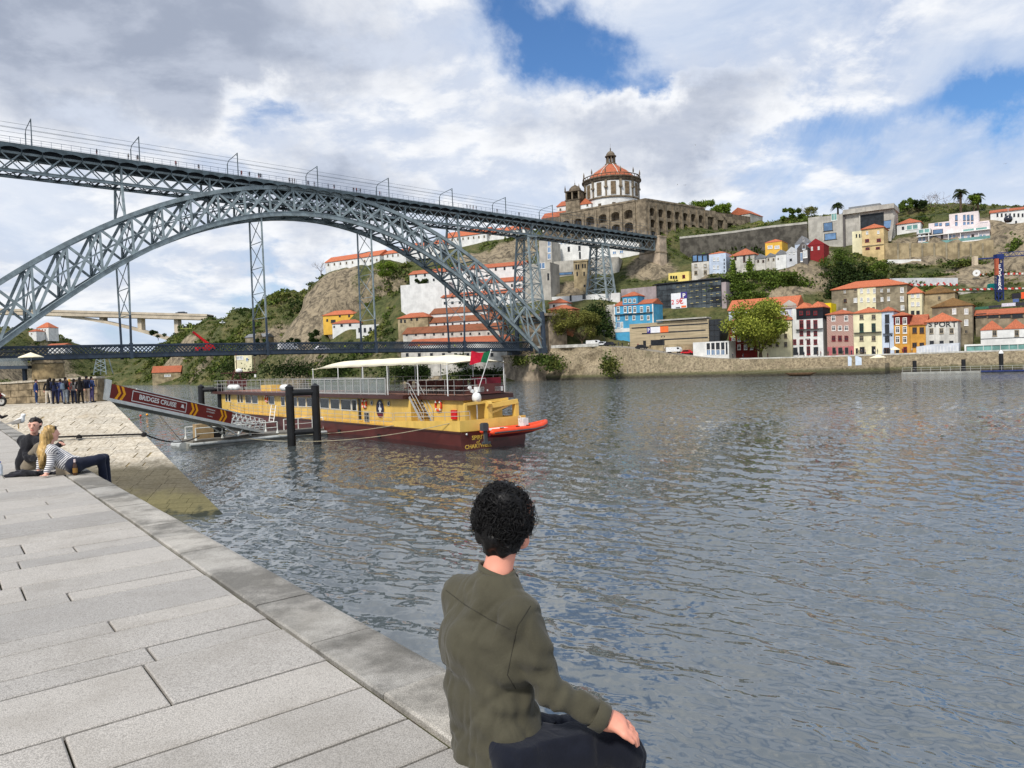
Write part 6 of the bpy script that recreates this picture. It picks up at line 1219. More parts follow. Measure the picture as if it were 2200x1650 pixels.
M_CANV = pm('canvas_cream', srgb(240, 230, 200), .8, .04, .6); M_BGL = pm('boat_window', srgb(34, 40, 42), .08, .3, .6, spec=.7); M_BLK = pm('black_steel', srgb(26, 27, 29), .5, .3, .8, spec=.4); M_ORG = pm('rescue_orange', srgb(232, 78, 40), .5, .06, 2); M_GREYR = pm('grey_rubber', srgb(72, 76, 80), .6, .1, 2); M_DRED = pm('dark_red', srgb(120, 24, 40), .5, .08, 2); M_WHT = pm('boat_white', srgb(236, 236, 232), .4, .05, 2, spec=.5)
BM, LEN = 6.2, 62.0
boat = thing('cruise_boat', 'long brown and yellow river cruise boat moored at the pontoon', 'boat', bt(31, 3.1, 0))
def hw_(a):                                              # port edge offset (0 amidships, meets the centreline at the bow)
 return 0.0 if a < 47 else (BM / 2) * ((a - 47) / 15.2) ** 2
sheer = lambda a: 1.36 + (0 if a < 45 else .9 * ((a - 45) / 17) ** 2)
hull = MB(); secs = [0, .01] + list(np.linspace(2, 47, 12)) + list(np.linspace(49, 62, 9)); prof = []
for a in secs:
 o_ = hw_(a); z = sheer(a); L_ = [(o_ + .8, -.9), (o_ + .22, -.1), (o_ + .06, .35), (o_, z)]
 L_ = [(min(x, BM / 2 - .02), zz) for x, zz in L_]; prof.append(L_ + [(BM - x, zz) for x, zz in L_[::-1]])
vs = [bt(a, b, z) for a, P_ in zip(secs, prof) for b, z in P_]; n = 8; fs = []
for i in range(len(secs) - 1):
 for k in range(n): k2 = (k + 1) % n; fs.append((i * n + k, (i + 1) * n + k, (i + 1) * n + k2, i * n + k2))
fs.append(tuple(range(n))); hull.add(vs, fs); hull.build('hull', M_BRN, boat)
mb = MB()
for i in range(1, len(secs) - 1):
 a, b = secs[i], secs[i + 1]
 for s in (0, 1):
  e = lambda x, off: bt(x, hw_(x) + off if s == 0 else BM - hw_(x) - off, 0)
  mb.hexa([e(a, -.06) + UZ * (sheer(a) - .07), e(b, -.06) + UZ * (sheer(b) - .07), e(b, .05) + UZ * (sheer(b) - .07), e(a, .05) + UZ * (sheer(a) - .07), e(a, -.06) + UZ * (sheer(a) + .05), e(b, -.06) + UZ * (sheer(b) + .05), e(b, .05) + UZ * (sheer(b) + .05), e(a, .05) + UZ * (sheer(a) + .05)])
mb.build('rubbing_strake', M_BBAND, boat)
mb = MB()
for i in range(1, len(secs) - 1):
 a, b = secs[i], secs[i + 1]; mb.add([bt(a, hw_(a) + .03, sheer(a) + .01), bt(b, hw_(b) + .03, sheer(b) + .01), bt(b, BM - hw_(b) - .03, sheer(b) + .01), bt(a, BM - hw_(a) - .03, sheer(a) + .01)], [(0, 1, 2, 3)])
mb.build('main_deck', M_BYEL, boat)
bw = MB()                                               # yellow bulwark round the stern
for b in (-.02, BM - .06): bw.hexa([bt(-.03, b, 1.42), bt(9.8, b, 1.42), bt(9.8, b + .08, 1.42), bt(-.03, b + .08, 1.42), bt(-.03, b, 2.22), bt(9.8, b, 1.86), bt(9.8, b + .08, 1.86), bt(-.03, b + .08, 2.22)])
bw.hexa([bt(-.03, .06, 1.42), bt(-.03, BM - .06, 1.42), bt(.06, BM - .06, 1.42), bt(.06, .06, 1.42), bt(-.03, .06, 2.22), bt(-.03, BM - .06, 2.22), bt(.06, BM - .06, 2.22), bt(.06, .06, 2.22)]); bw.build('bulwark', M_BYEL, boat)
DB = .72
def bbox(name, a0, a1, b0, b1, z0, z1, mat, parent=None, m=None):
 mb = m or MB(); mb.hexa([bt(a0, b0, z0), bt(a1, b0, z0), bt(a1, b1, z0), bt(a0, b1, z0), bt(a0, b0, z1), bt(a1, b0, z1), bt(a1, b1, z1), bt(a0, b1, z1)])
 return mb if m is not None else mb.build(name, mat, parent or boat)
bbox('deckhouse', 8.0, 56.5, DB, BM - DB, 1.38, 3.68, M_BYEL); bbox('aft_house', 1.6, 7.99, 1.5, BM - 1.0, 1.38, 3.60, M_BYEL)
mb = MB();
for (a0, a1, z0, z1, ins) in ((8.2, 59, 3.68, 4.0, .12),): bbox('', a0, a1, ins, BM - ins, z0, z1, None, m=mb)
bbox('', 1.0, 8.19, 1.2, BM - .3, 3.62, 3.95, None, m=mb); uo_ = mb.build('upper_deck', M_BBAND, boat)
bbox('deck_floor', 1.1, 58.9, 1.3, BM - .3, 4.003, 4.03, M_DECK, uo_)
bbox('saloon_roof', 1.4, 5.6, 2.4, BM - .9, 4.03, 4.62, M_BBAND, uo_); bbox('helm_console', .9, 1.5, 2.6, 4.6, 4.03, 4.8, M_BRN, uo_)
def bwin(px0, py0, px1, py1, name='window', b=DB, mat=M_BGL, fm=None, fr=.05):
 a0, z1 = bside(px0, py0, b); a1, z0 = bside(px1, py1, b); a0, a1 = max(a0, a1), min(a0, a1); fm = fm or M_BYEL
 mb = MB()
 for x0, x1, u0, u1 in ((a1 - fr, a1, z0 - fr, z1 + fr), (a0, a0 + fr, z0 - fr, z1 + fr), (a1, a0, z1, z1 + fr), (a1, a0, z0 - fr, z0)): bbox('', x0, x1, b - .06, b + .02, u0, u1, None, m=mb)
 w = mb.build(name, fm, boat); bbox('pane', a1, a0, b - .025, b + .01, z0, z1, mat, w)
for r in ((660, 572, 682, 645), (690, 573, 715, 647), (785, 577, 812, 655), (818, 578, 845, 656), (870, 587, 932, 664), (938, 589, 1000, 668), (1115, 595, 1175, 676), (1245, 603, 1285, 690), (1365, 607, 1415, 697), (1425, 609, 1505, 700), (1515, 613, 1570, 702), (1655, 620, 1750, 718), (1765, 625, 1860, 727), (1875, 630, 1980, 737), (1990, 634, 2040, 742)): bwin(*Z5(*r[:2]), *Z5(*r[2:]), fm=M_WHT)
bwin(*Z6(32, 630), *Z6(88, 742), fm=M_WHT); bwin(*Z6(96, 620), *Z6(140, 845), 'door', mat=M_BBAND); bwin(*Z5(2052, 615), *Z5(2094, 850), 'door', mat=M_BGL); bwin(*Z5(1015, 600), *Z5(1050, 760), 'door', mat=M_BYEL); bwin(*Z6(165, 765), *Z6(215, 860), 'locker', mat=M_BGL, fm=M_STEEL)
def ring(name, px, py, R, r, b, mat, parent, label=None, cat=None, group=None):
 a, z = bside(px, py, b); mb = MB(); pts = [bt(a + R * math.cos(t), b - r, z + R * math.sin(t)) for t in np.linspace(0, 2 * math.pi, 20)]; mb.tube(pts, r, 6, caps=False); o = mb.build(name, mat, parent, smooth=True, org=None if parent else bt(a, b, z))
 return o, a, z
M_LB = pm('lifebuoy_orange', srgb(222, 70, 40), .5, .05, 2)
for px, py, R, b, lab in ((*Z6(167, 670), .36, DB, 'orange lifebuoy on the cabin wall left of the oval emblem'), (*Z6(945, 690), .42, 1.5, 'orange lifebuoy above the red box at the stern'), (*Z5(1095, 620), .36, DB, 'orange lifebuoy by the forward cabin door'), (*Z5(2122, 670), .36, DB, 'orange lifebuoy beside the midship door')):
 if py > 870 - 5 and 'midship' in lab: pass
 if 'midship' in lab: continue
 o, a, z = ring('lifebuoy', px, py, R, .075, b - .03, M_LB, None); tag(o, lab, 'lifebuoy', 'lifebuoys of the boat')
 mb = MB()
 for k in range(4): t = math.pi / 4 + k * math.pi / 2; p = bt(a + R * math.cos(t), b - .1, z + R * math.sin(t)); mb.box(p, (.14, .17, .17), BA, BB)
 mb.build('band', M_WHT, o)
for px, py in (Z6(243, 663), Z6(420, 670)):
 o, a, z = ring('porthole', px, py, .19, .04, DB, M_STEEL, boat); mb = MB(); mb.lathe(bt(a, DB - .02, z), [(0, 0), (.18, 0)], 14, ax=(BA, UZ, -BB)); mb.build('pane', M_BGL, o)
# oval emblem plaque
a, z = bside(*Z6(330, 725), DB); mb = MB(); n = 24
def oval(rx, rz, d0, d1, mat, name, parent, za=0.0, cut=None):
 mb = MB(); poly = [(rx * math.cos(t), za + rz * math.sin(t)) for t in np.linspace(0, 2 * math.pi, n, endpoint=False)]
 if cut is not None: poly = [(x, min(y, cut)) for x, y in poly]
 mb.prism(poly, d0, d1, BA, UZ, -BB, bt(a, DB, z)); return mb.build(name, mat, parent)
em = oval(.76, .86, 0, .04, M_TXTY, 'emblem', boat); oval(.70, .80, .04, .05, pm('emblem_navy', srgb(44, 42, 62), .5, .1, 2), 'emblem_field', em); oval(.70, .80, .0505, .054, pm('emblem_maroon', srgb(110, 38, 44), .5, .1, 2), 'emblem_base', em, 0, -.42)
mb = MB()
for x0, z0, x1, z1 in ((-.14, -.3, .14, .12), (-.06, .1, .07, .44), (-.28, -.12, -.16, .1), (.16, -.1, .27, .12), (-.2, .46, .2, .52), (-.1, .52, .1, .6)): mb.prism([(x0, z0), (x1, z0), (x1 * .9, z1), (x0 * .9, z1)], .0545, .06, BA, UZ, -BB, bt(a, DB, z))
mb.build('emblem_figure', M_WHT, em)['kind'] = 'stuff'
# railings
def rail(name, pts, h, mat, levels=(1.0, .55), step=1.6, r=.022, parent=None):
 mb = MB()
 for p, q_ in zip(pts[:-1], pts[1:]):
  p = np.array(p); q_ = np.array(q_); L = np.linalg.norm(q_ - p)
  for l in levels: mb.tube([p + UZ * h * l, q_ + UZ * h * l], r, 5)
  k = max(1, round(L / step))
  for i in range(k + 1): c = p + (q_ - p) * i / k; mb.tube([c, c + UZ * h], r, 5)
 return mb.build(name, mat, parent or boat)
rail('main_deck_rail', [bt(9.9, .08, 1.4), bt(46, .08, 1.4), bt(52, hw_(52) + .08, sheer(52)), bt(57, hw_(57) + .08, sheer(57))], 1.1, M_STEEL, (1, .66, .33)); rail('stern_rail', [bt(9.6, .05, 1.9), bt(.1, .05, 2.25), bt(.1, 1.0, 2.25)], .62, M_STEEL, (1, .5), 2.0)
rail('upper_deck_rail', [bt(26.2, .25, 4.0), bt(58, .25, 4.0), bt(58.6, 3, 4.0), bt(58, BM - .25, 4.0), bt(2, BM - .25, 4.0)], 1.4, M_STEEL, (1, .7, .35)); rail('upper_stern_rail', [bt(8.6, .9, 4.0), bt(5.0, 1.3, 4.0), bt(1.2, 1.3, 4.0), bt(1.2, 3.4, 4.0)], 1.2, M_STEEL, (1, .6, .3), 1.3)
M_SCREEN = pm('windbreak_glass', srgb(150, 158, 156), .15, .1, .5, spec=.6, alpha=.38)
for i in range(10):
 a0 = 11.2 + i * 1.5; bbox('windbreak', a0 + .06, a0 + 1.44, .24, .27, 4.12, 5.36, M_SCREEN, uo_)
mb = MB()
for i in range(11): a0 = 11.2 + i * 1.5; bbox('', a0 - .05, a0 + .05, .2, .3, 4.0, 5.42, None, m=mb)
bbox('', 11.15, 26.25, .2, .3, 5.36, 5.46, None, m=mb); bbox('', 11.15, 26.25, .2, .3, 4.04, 4.12, None, m=mb); mb.build('windbreak_frame', M_STEEL, uo_)
# canopy with vaulted ends
cn = MB(); ca0, ca1, cb0, cb1 = 1.8, 26.4, .35, BM - .35; na, nb = 24, 8; vs = []
for i in range(na + 1):
 fa = i / na; e = min(1, min(fa, 1 - fa) / .13); e = math.sin(e * math.pi / 2)
 for k in range(nb + 1): fb = k / nb; s_ = math.sin(math.pi * fb); vs.append(bt(ca0 + (ca1 - ca0) * fa, cb0 + (cb1 - cb0) * fb, 6.42 + .12 * e + (.18 + .42 * e) * s_ + .02 * math.sin(fa * 50)))
fs = [(i * (nb + 1) + k, (i + 1) * (nb + 1) + k, (i + 1) * (nb + 1) + k + 1, i * (nb + 1) + k + 1) for i in range(na) for k in range(nb)]
m0 = len(vs); vs += [v - UZ * .06 for v in vs]; fs += [tuple(m0 + x for x in f[::-1]) for f in fs]
for i in range(na):
 for k in (0, nb): p, q_ = i * (nb + 1) + k, (i + 1) * (nb + 1) + k; fs.append((p, q_, m0 + q_, m0 + p))
cn.add(vs, fs); co_ = cn.build('canopy', M_CANV, boat, smooth=True)
for a in (2.0, 6.2, 11.1, 15.5, 20.5, 26.2):
 for b in (cb0 + .05, cb1 - .05): mb = MB(); mb.tube([bt(a, b, 4.0), bt(a, b, 6.5)], .045, 6); mb.build('canopy_post', M_WHT, co_)
# stairs at the quarter
st = MB()
for i in range(8): bbox('', 7.6 - i * .23, 7.85 - i * .23, .55, 1.42, 3.72 - i * .27, 3.78 - i * .27, None, m=st)
so_ = st.build('stair', M_BBAND, boat)
mb = MB()
for b in (.55, 1.42): mb.tube([bt(8.3, b, 5.0), bt(7.8, b, 4.9), bt(5.8, b, 2.75), bt(5.8, b, 1.8)], .03, 6); mb.tube([bt(7.8, b, 4.35), bt(5.85, b, 2.2)], .025, 6); mb.beam(bt(7.9, b, 3.85), bt(5.8, b, 1.6), .05, .22)
mb.build('handrail', M_STEEL, so_)
# stern gear
bbox('fire_box', 2.45, 3.15, 1.36, 1.5, 2.15, 2.85, pm('box_red', srgb(206, 30, 36), .5, .05, 2))
b_, z = bstern(*Z6(1340, 620), .8); mb = MB(); mb.tube([bt(.8, b_, 1.9), bt(.8, b_, 3.5)], .05, 6); mb.lathe(bt(.8, b_, 3.5), [(.01, -.02), (.30, 0), (.36, .22), (.34, .45), (.24, .62), (.01, .70)], 16); mb.build('radar_dome', M_WHT, boat, smooth=True)
mb = MB(); mb.box(bt(.5, 3.0, 2.3), (.5, .4, 1.9), BA, BB); mb.beam(bt(.5, 3.0, 3.1), bt(.2, 5.6, 3.35), .3, .34); mb.beam(bt(.6, .9, 3.35), bt(.6, 5.0, 3.55), .16, .2); mb.beam(bt(.5, 3.3, 2.6), bt(.4, 5.0, 3.1), .14, .16); mb.box(bt(.3, 5.5, 2.6), (.4, .35, 1.4), BA, BB); mb.box(bt(.6, .95, 2.6), (.2, .2, 1.6), BA, BB); mb.tube([bt(.1, 2.6, 3.3), bt(.1, 2.95, 3.3)], .2, 8); mb.tube([bt(.3, 3.05, 3.0), bt(.3, 3.05, 1.9)], .05, 5); mb.build('davit_crane', M_BYEL, boat)
mb = MB(); mb.box(bt(1.0, .9, 1.75), (.6, 1.2, .5), BA, BB); mb.box(bt(3.2, .5, 1.7), (.4, .5, .4), BA, BB); mb.build('deck_locker', M_GREYR, boat)
mb = MB(); mb.box(bt(1.3, 3.8, 5.0), (.12, 2.2, .5), BA, BB); mb.box(bt(2.4, 3.6, 5.05), (1.8, .1, .55), BA, BB); mb.build('seat_cover', M_DRED, boat)
for k, (b, z) in enumerate(((1.7, 4.55), (1.9, 4.3), (2.2, 4.1), (3.3, 4.3))):
 mb = MB(); mb.lathe(bt(.95, b, z), [(.01, -.16), (.13, -.12), (.15, .04), (.01, .06)], 10, ax=(BB, UZ, -BA)); mb.build('searchlight', M_WHT, boat)
bbox('nav_panel', .9, 1.3, 2.3, 3.0, 4.2, 4.6, M_WHT); bbox('nav_panel', .9, 1.3, 4.0, 4.8, 4.2, 4.55, M_WHT)
for b0 in (.02, .5): pass
# transom lettering
put_text(boat, 'SPIRIT', .44, bt(-.012, 1.62, .88), BB, UZ, M_TXTY, ext=.008, bold=.008); put_text(boat, 'of', .36, bt(-.012, 1.55, .56), BB, UZ, M_TXTY, ext=.008, shear=.3); put_text(boat, 'CHARTWELL', .42, bt(-.012, 1.6, .25), BB, UZ, M_TXTY, ext=.008, bold=.008); put_text(boat, 'PORTUGAL', .27, bt(-.012, 5.45, .86), BB, UZ, M_TXTW, ext=.008, bold=.004)
bbox('fender_port', -.02, .05, 3.0, 4.4, .5, 1.1, M_BBAND); mb = MB(); mb.lathe(bt(-.02, .55, 1.2), [(.01, .08), (.07, .05), (.08, 0)], 10, ax=(BB, UZ, -BA)); mb.build('stern_light', M_WHT, boat)
for px, py in (Z6(315, 1010), Z5(1850, 960)):
 a, z = bside(px, py); bbox('hull_port', a - .28, a + .28, -.02, .02, z - .15, z + .15, M_BLK)
# life rafts, bow mast and deck boxes
for a in (50.6, 49.0, 33.2):
 mb = MB(); p = bt(a, .2, 4.55); mb.tube([p - BA * .75, p - BA * .6, p + BA * .6, p + BA * .75], [.2, .36, .36, .2], 12); o = mb.build('life_raft', M_WHT, None, smooth=True, org=p); tag(o, {50.6: 'white life raft canister nearest the bow rail', 49.0: 'second white life raft canister on the bow rail', 33.2: 'white life raft canister behind the near black pile'}[a], 'life raft', 'life raft canisters')
bbox('deck_box', 42.5, 46, 2.2, 3.6, 4.03, 4.75, M_BYEL)
mb = MB();
for s in (-1, 1): mb.beam(bt(57.5, 3.1 + s * 1.0, 4.0), bt(57.2, 3.1 + s * .25, 6.8), .14, .14)
mb.beam(bt(57.2, 1.0, 6.4), bt(57.2, 5.8, 6.4), .1, .12); mb.beam(bt(57.2, 3.1, 6.4), bt(57.2, 3.1, 9.0), .07); mb.beam(bt(57.2, 5.6, 6.4), bt(57.2, 5.6, 8.4), .05); mb.box(bt(57.3, 3.1, 5.0), (1.4, 2.2, 1.0), BA, BB); mb.build('bow_mast', M_BRN, boat); mb = MB(); mb.lathe(bt(57.2, 3.4, 6.5), [(.4, 0), (.45, .2), (.3, .42), (.01, .48)], 12); mb.box(bt(57.2, 5.6, 5.9), (.2, .25, .4)); mb.build('radar', M_WHT, boat)
# gangway steps at the boat side
mb = MB();
for a in (36.5, 35.2): mb.beam(bt(a, -.1, 2.6), bt(a - 1.2, -.9, .9), .06, .16)
for k in range(5): f_ = (k + .5) / 5; mb.beam(bt(36.5 - 1.2 * f_, -.1 - .8 * f_, 2.4 - 1.6 * f_), bt(35.2 - 1.2 * f_, -.1 - .8 * f_, 2.4 - 1.6 * f_), .2, .04)
mb.build('boarding_ladder', M_WHT, boat)
# deck chairs
M_CHAIR = pm('chair_brown', srgb(104, 58, 50), .7, .15, 2)
def chair(a, b, lab):
 p = bt(a, b, 4.03); root = thing('deck_chair', lab, 'chair', p, 'deck chairs under the canopy')
 mb = MB(); mb.box(p + UZ * .45, (.5, .5, .06), BA, BB); mb.build('seat', M_CHAIR, root); mb = MB(); mb.box(p + UZ * .75 - BA * .24, (.06, .5, .6), BA, BB); mb.build('backrest', M_CHAIR, root)
 for i in (-1, 1):
  for j in (-1, 1): mb = MB(); mb.box(p + BA * i * .21 + BB * j * .21 + UZ * .21, (.04, .04, .42), BA, BB); mb.build('leg', M_BLK, root)
for i, a in enumerate((3.4, 4.9, 6.4, 7.9, 9.4, 10.8)):
 for b, w in ((2.2, 'near'), (3.6, 'middle'), (4.9, 'far')): chair(a, b, 'brown deck chair, %s of its row, %s row from the boat stern' % (w, ORD[i]))
# flag
fl = thing('stern_flag', 'red and green flag on a tilted pole at the boat stern', 'flag', bt(.9, 2.2, 4.0)); p0 = bt(.9, 2.35, 4.2); p1 = ony(*Z6(1492, 110), p0[1] - .4)
mb = MB(); mb.tube([p0, p1], .035, 6); mb.lathe(p1, [(.01, -.08), (.08, 0), (.01, .08)], 8); mb.build('pole', M_WHT, fl)
fx = ony(*Z6(1305, 110), p1[1] + .2) - p1; fx /= np.linalg.norm(fx); pd = (p1 - p0) / np.linalg.norm(p1 - p0)
def cloth(u0, u1, mat, nm):
 vs = []; nu, nv = 10, 6
 for i in range(nu + 1):
  u = u0 + (u1 - u0) * i / nu
  for k in range(nv + 1):
   v = k / nv * .95; vs.append(p1 - pd * (v + .05) + fx * u * (1 - .12 * v) + V3(0, 1, 0) * (.14 * math.sin(u * 5.5 + v * 3)) + UZ * (-.10 * u * math.sin(v * 4 + u * 3) - .1 * u * (1 - v)))
 mb = MB(); mb.add(vs, [(i * (nv + 1) + k, (i + 1) * (nv + 1) + k, (i + 1) * (nv + 1) + k + 1, i * (nv + 1) + k + 1) for i in range(nu) for k in range(nv)]); mb.build(nm, mat, fl, smooth=True)
cloth(0, .55, pm('flag_green', srgb(28, 110, 70), .8, .1, 3), 'green_field'); cloth(.55, 1.5, pm('flag_red', srgb(206, 28, 56), .8, .1, 3), 'red_field')
# orange tender hung across the stern
td = thing('tender', 'orange rigid inflatable tender hung across the boat stern', 'dinghy', bt(-1.1, 4.5, 1.2))
def tp(u, w, z): return bt(-1.15 + w, 1.55 + u, 1.35 + z + max(0, u - 3.6) ** 2 * .055)      # u along 0..6, w across
tb = MB(); R_ = .24; path = [tp(-.15, -.62, 0), tp(0.1, -.62, 0)] + [tp(u, -.62 - .0 * u, 0) for u in (1, 2, 3, 4)] + [tp(4.8, -.52, 0), tp(5.4, -.30, 0), tp(5.75, 0, .02), tp(5.4, .30, 0), tp(4.8, .52, 0)] + [tp(u, .62, 0) for u in (4, 3, 2, 1, .1)] + [tp(-.15, .62, 0)]
tb.tube(path, [.05, R_] + [R_] * (len(path) - 4) + [R_, .05], 10); tb.build('tube', M_ORG, td, smooth=True)
mb = MB(); mb.tube([p + (UZ * -.02) + (-BA) * 0 + (V3(0, 0, 0)) for p in [tp(.1, -.87, -.02), tp(2, -.87, -.02), tp(4, -.87, -.02), tp(4.85, -.76, -.02), tp(5.5, -.5, 0), tp(6.0, 0, .02)]], .06, 6); mb.build('rubbing_strip', M_GREYR, td)
mb = MB(); ks = [(0.1, -.42), (1.5, -.5), (3, -.5), (4.4, -.42), (5.5, -.12)]; vs = []
for u, kz in ks: w = .56 if u < 4.5 else .2; vs += [tp(u, -w, -.12), tp(u, 0, kz), tp(u, w, -.12)]
mb.add(vs, [f for i in range(4) for f in ((i * 3, i * 3 + 3, i * 3 + 4, i * 3 + 1), (i * 3 + 1, i * 3 + 4, i * 3 + 5, i * 3 + 2))] + [(0, 1, 2), (0, 2, 14, 12)]); mb.build('keel', M_DRED, td)
mb = MB(); mb.box(tp(1.2, 0, .12), (.9, 1.3, .16), BA, BB); mb.build('seat', M_WHT, td); mb = MB(); mb.box(tp(3.5, 0, .4), (.6, .5, .75), BA, BB); mb.lathe(tp(3.15, 0, .78), [(.16, 0), (.19, .02), (.16, .04)], 12, ax=(BA, UZ, -BB)); mb.build('console', M_WHT, td)
mb = MB(); mb.box(tp(-.2, 0, .36), (.42, .5, .5), BA, BB); mb.box(tp(-.2, 0, .62), (.36, .4, .12), BA, BB); mb.box(tp(-.15, -.05, -.25), (.2, .24, .9), BA, BB); mb.box(tp(-.1, -.05, -.78), (.3, .55, .16), BA, BB); mb.tube([tp(-.45, -.05, -.78), tp(.25, -.05, -.78)], .11, 8); mb.build('outboard_motor', M_GREYR, td)
mb = MB();
for u in (.9, 2.4, 3.4): mb.box(tp(u, -.66, .24), (.1, .3, .09), BA, BB)
mb.build('handle', M_BLK, td)['kind'] = 'stuff'
# ================================================================== pontoon, gangway, mooring piles
pd_ = V3(.741, .671, 0); pn_ = V3(-.671, .741, 0); P0 = onz(405, 964, 0)
def pp(u, w, z): return V3(P0[0], P0[1], 0) + pd_ * u + pn_ * w + UZ * z
M_PONT = pm('pontoon_grey', srgb(168, 168, 160), .6, .15, .8, streak=.3); M_GANG = pm('gangway_white', srgb(226, 228, 222), .5, .06, 2, streak=.2)
pon = thing('pontoon', 'low grey floating pontoon beside the cruise boat', 'pontoon', pp(5, 1.5, 0))
mb = MB(); mb.hexa([pp(0, 0, -.4), pp(13.5, 0, -.4), pp(13.5, 3.2, -.4), pp(0, 3.2, -.4), pp(0, 0, .42), pp(13.5, 0, .42), pp(13.5, 3.2, .42), pp(0, 3.2, .42)]); mb.build('float', M_PONT, pon)
mb = MB(); mb.hexa([pp(.5, .35, .421), pp(13.4, .35, .421), pp(13.4, 3.1, .421), pp(.5, 3.1, .421), pp(.5, .35, .62), pp(13.4, .35, .62), pp(13.4, 3.1, .62), pp(.5, 3.1, .62)]); mb.build('deck', pm('pontoon_deck', srgb(120, 116, 108), .8, .15, 1.2), pon)
mb = MB(); mb.tube([pp(-.25, .5, .2), pp(-.25, 2.7, .2)], .36, 10); mb.tube([pp(.1, -.08, .3), pp(13, -.08, .3)], .14, 8); mb.build('fender', pm('fender_grey', srgb(190, 194, 192), .5, .1, 2), pon)
for k, w in enumerate((.42, 3.0)):
 mb = MB(); mb.tube([pp(.8, w, 1.65), pp(8.2, w, 1.65)], .05, 6); mb.tube([pp(.8, w, 1.15), pp(8.2, w, 1.15)], .035, 6)
 for u in (.8, 3.1, 5.6, 8.2): mb.tube([pp(u, w, .6), pp(u, w, .66), pp(u, w, .9), pp(u, w, 1.65)], [.14, .12, .05, .05], 6)
 mb.build('handrail', M_GANG, pon)
mb = MB(); mb.tube([pp(10, 2.9, 1.65), pp(13, 2.9, 1.65), pp(13, .6, 1.65)], .05, 6); mb.tube([pp(10, 2.9, 1.1), pp(13, 2.9, 1.1), pp(13, .6, 1.1)], .035, 6)
for p in ((10, 2.9), (11.5, 2.9), (13, 2.9), (13, .6)): mb.tube([pp(*p, .6), pp(*p, 1.65)], .05, 6)
mb.build('handrail', M_GANG, pon); mb = MB(); mb.box(pp(2.0, 2.0, 1.25), (1.5, .9, 1.3), pd_, pn_); mb.build('cabinet', pm('cabinet_tan', srgb(172, 146, 108), .7, .1, 1), pon); mb = MB(); mb.box(pp(3.3, 1.9, 1.2), (.9, .8, 1.15), pd_, pn_); mb.build('winch_box', M_BLK, pon)
# gangway with lettered side panels
GA = V3(-29.6, 53.1, LZ + .05); GB = pp(6.6, 1.3, .74); gd = GB - GA; GL = np.linalg.norm(gd); gd /= GL; gs = np.cross(gd, UZ); gs /= np.linalg.norm(gs); gu = np.cross(gs, gd)
gw = thing('gangway', 'white gangway with maroon BRIDGES CRUISE side panel', 'gangway', GA)
def gp(u, s, h): return GA + gd * u + gs * s + gu * h
PL = GL * .735
mb = MB(); mb.box(gp(GL / 2, 0, .02), (GL, 1.5, .12), gd, gs, gu); mb.build('walkway', M_PONT, gw)
M_MAR = pm('panel_maroon', srgb(124, 44, 40), .5, .06, 2); M_AMB = pm('panel_amber', srgb(250, 172, 34), .5, .04, 2)
for s in (1,):
 pass
ns = gs if (gs @ (CO - GA)) > 0 else -gs                 # side that faces the quay
def gq(u, h, o): return gp(u, 0, h) + ns * (.78 + o)
mb = MB(); mb.box(gq(PL / 2 + .1, .68, 0), (PL, .05, 1.05), gd, ns, gu); pan = mb.build('side_panel', M_MAR, gw)
mb = MB(); mb.box(gp(PL / 2 + .1, 0, .68) - ns * .78, (PL, .05, 1.05), gd, ns, gu); mb.build('side_panel', M_GANG, gw)
tdir = gd if (gd @ CR) > 0 else -gd
mb = MB()
for s in (1, -1):
 for h, t in ((1.24, .07), (.04, .24)): mb.box(gp(GL / 2, 0, h) + ns * .83 * s, (GL * (1 if h < .5 else .74), .07, t), gd, ns, gu)
mb.build('frame_rail', M_GANG, gw)
def chevron(u):
 mb = MB()
 for k in (0, .42):
  x = u + k; mb.prism([(x, .5), (x + .22, .5), (x + .5, 0), (x + .22, -.5), (x, -.5), (x + .28, 0)], .035, .042, gd, gu, ns, gq(0, .68, 0))
 mb.build('chevron', M_AMB, pan)
for u in (.45, PL * .615, PL * .885): chevron(u)
u0, u1 = PL * .155, PL * .585; mb = MB()
for a, b, h0, h1 in ((u0, u1, .34, .40), (u0, u1, -.40, -.34), (u0, u0 + .06, -.34, .34), (u1 - .06, u1, -.34, .34)): mb.prism([(a, h0), (b, h0), (b, h1), (a, h1)], .035, .042, gd, gu, ns, gq(0, .68, 0))
mb.build('panel_border', M_TXTW, pan)
put_text(gw, 'BRIDGES CRUISE', .50, gq((u0 + u1) / 2 - .22, .69, .045), gd, gu, M_TXTW, ext=.004, sx=.98, bold=.012)
mb = MB(); mb.prism([(u1 - .62, -.06), (u1 - .2, -.10), (u1 - .26, .0), (u1 - .34, .2), (u1 - .52, .18), (u1 - .54, .02)], .035, .042, gd, gu, ns, gq(0, .68, 0)); mb.build('panel_logo', M_TXTW, pan)
for s, sz, h in (('COMPANHIA', .17, .95), ('DO DOURO', .17, .74), ('cruzeiros', .15, .42)): put_text(gw, s, sz, gq(PL * .80, h, .045), gd, gu, M_TXTW, ext=.004)
cg = MB()
for s in (1, -1):
 pts = []
 k = 7
 for i in range(k + 1):
  u = PL + .15 + (GL - PL - .2) * i / k; top = 1.15 if 0 < i < k else .85
  cg.tube([gp(u, s * .72, .05), gp(u, s * .80, top * .6), gp(u, s * .62, top + .1)], .035, 5)
  if i < k: u2 = PL + .15 + (GL - PL - .2) * (i + 1) / k; cg.tube([gp(u, s * .72, .1), gp(u2, s * .62, 1.15)], .025, 5)
 for h, w in ((.5, .78), (.85, .76), (1.22, .62)): cg.tube([gp(PL + .15, s * w, h), gp(GL - .05, s * w, h)], .03, 5)
cg.build('end_cage', M_GANG, gw)
mb = MB()
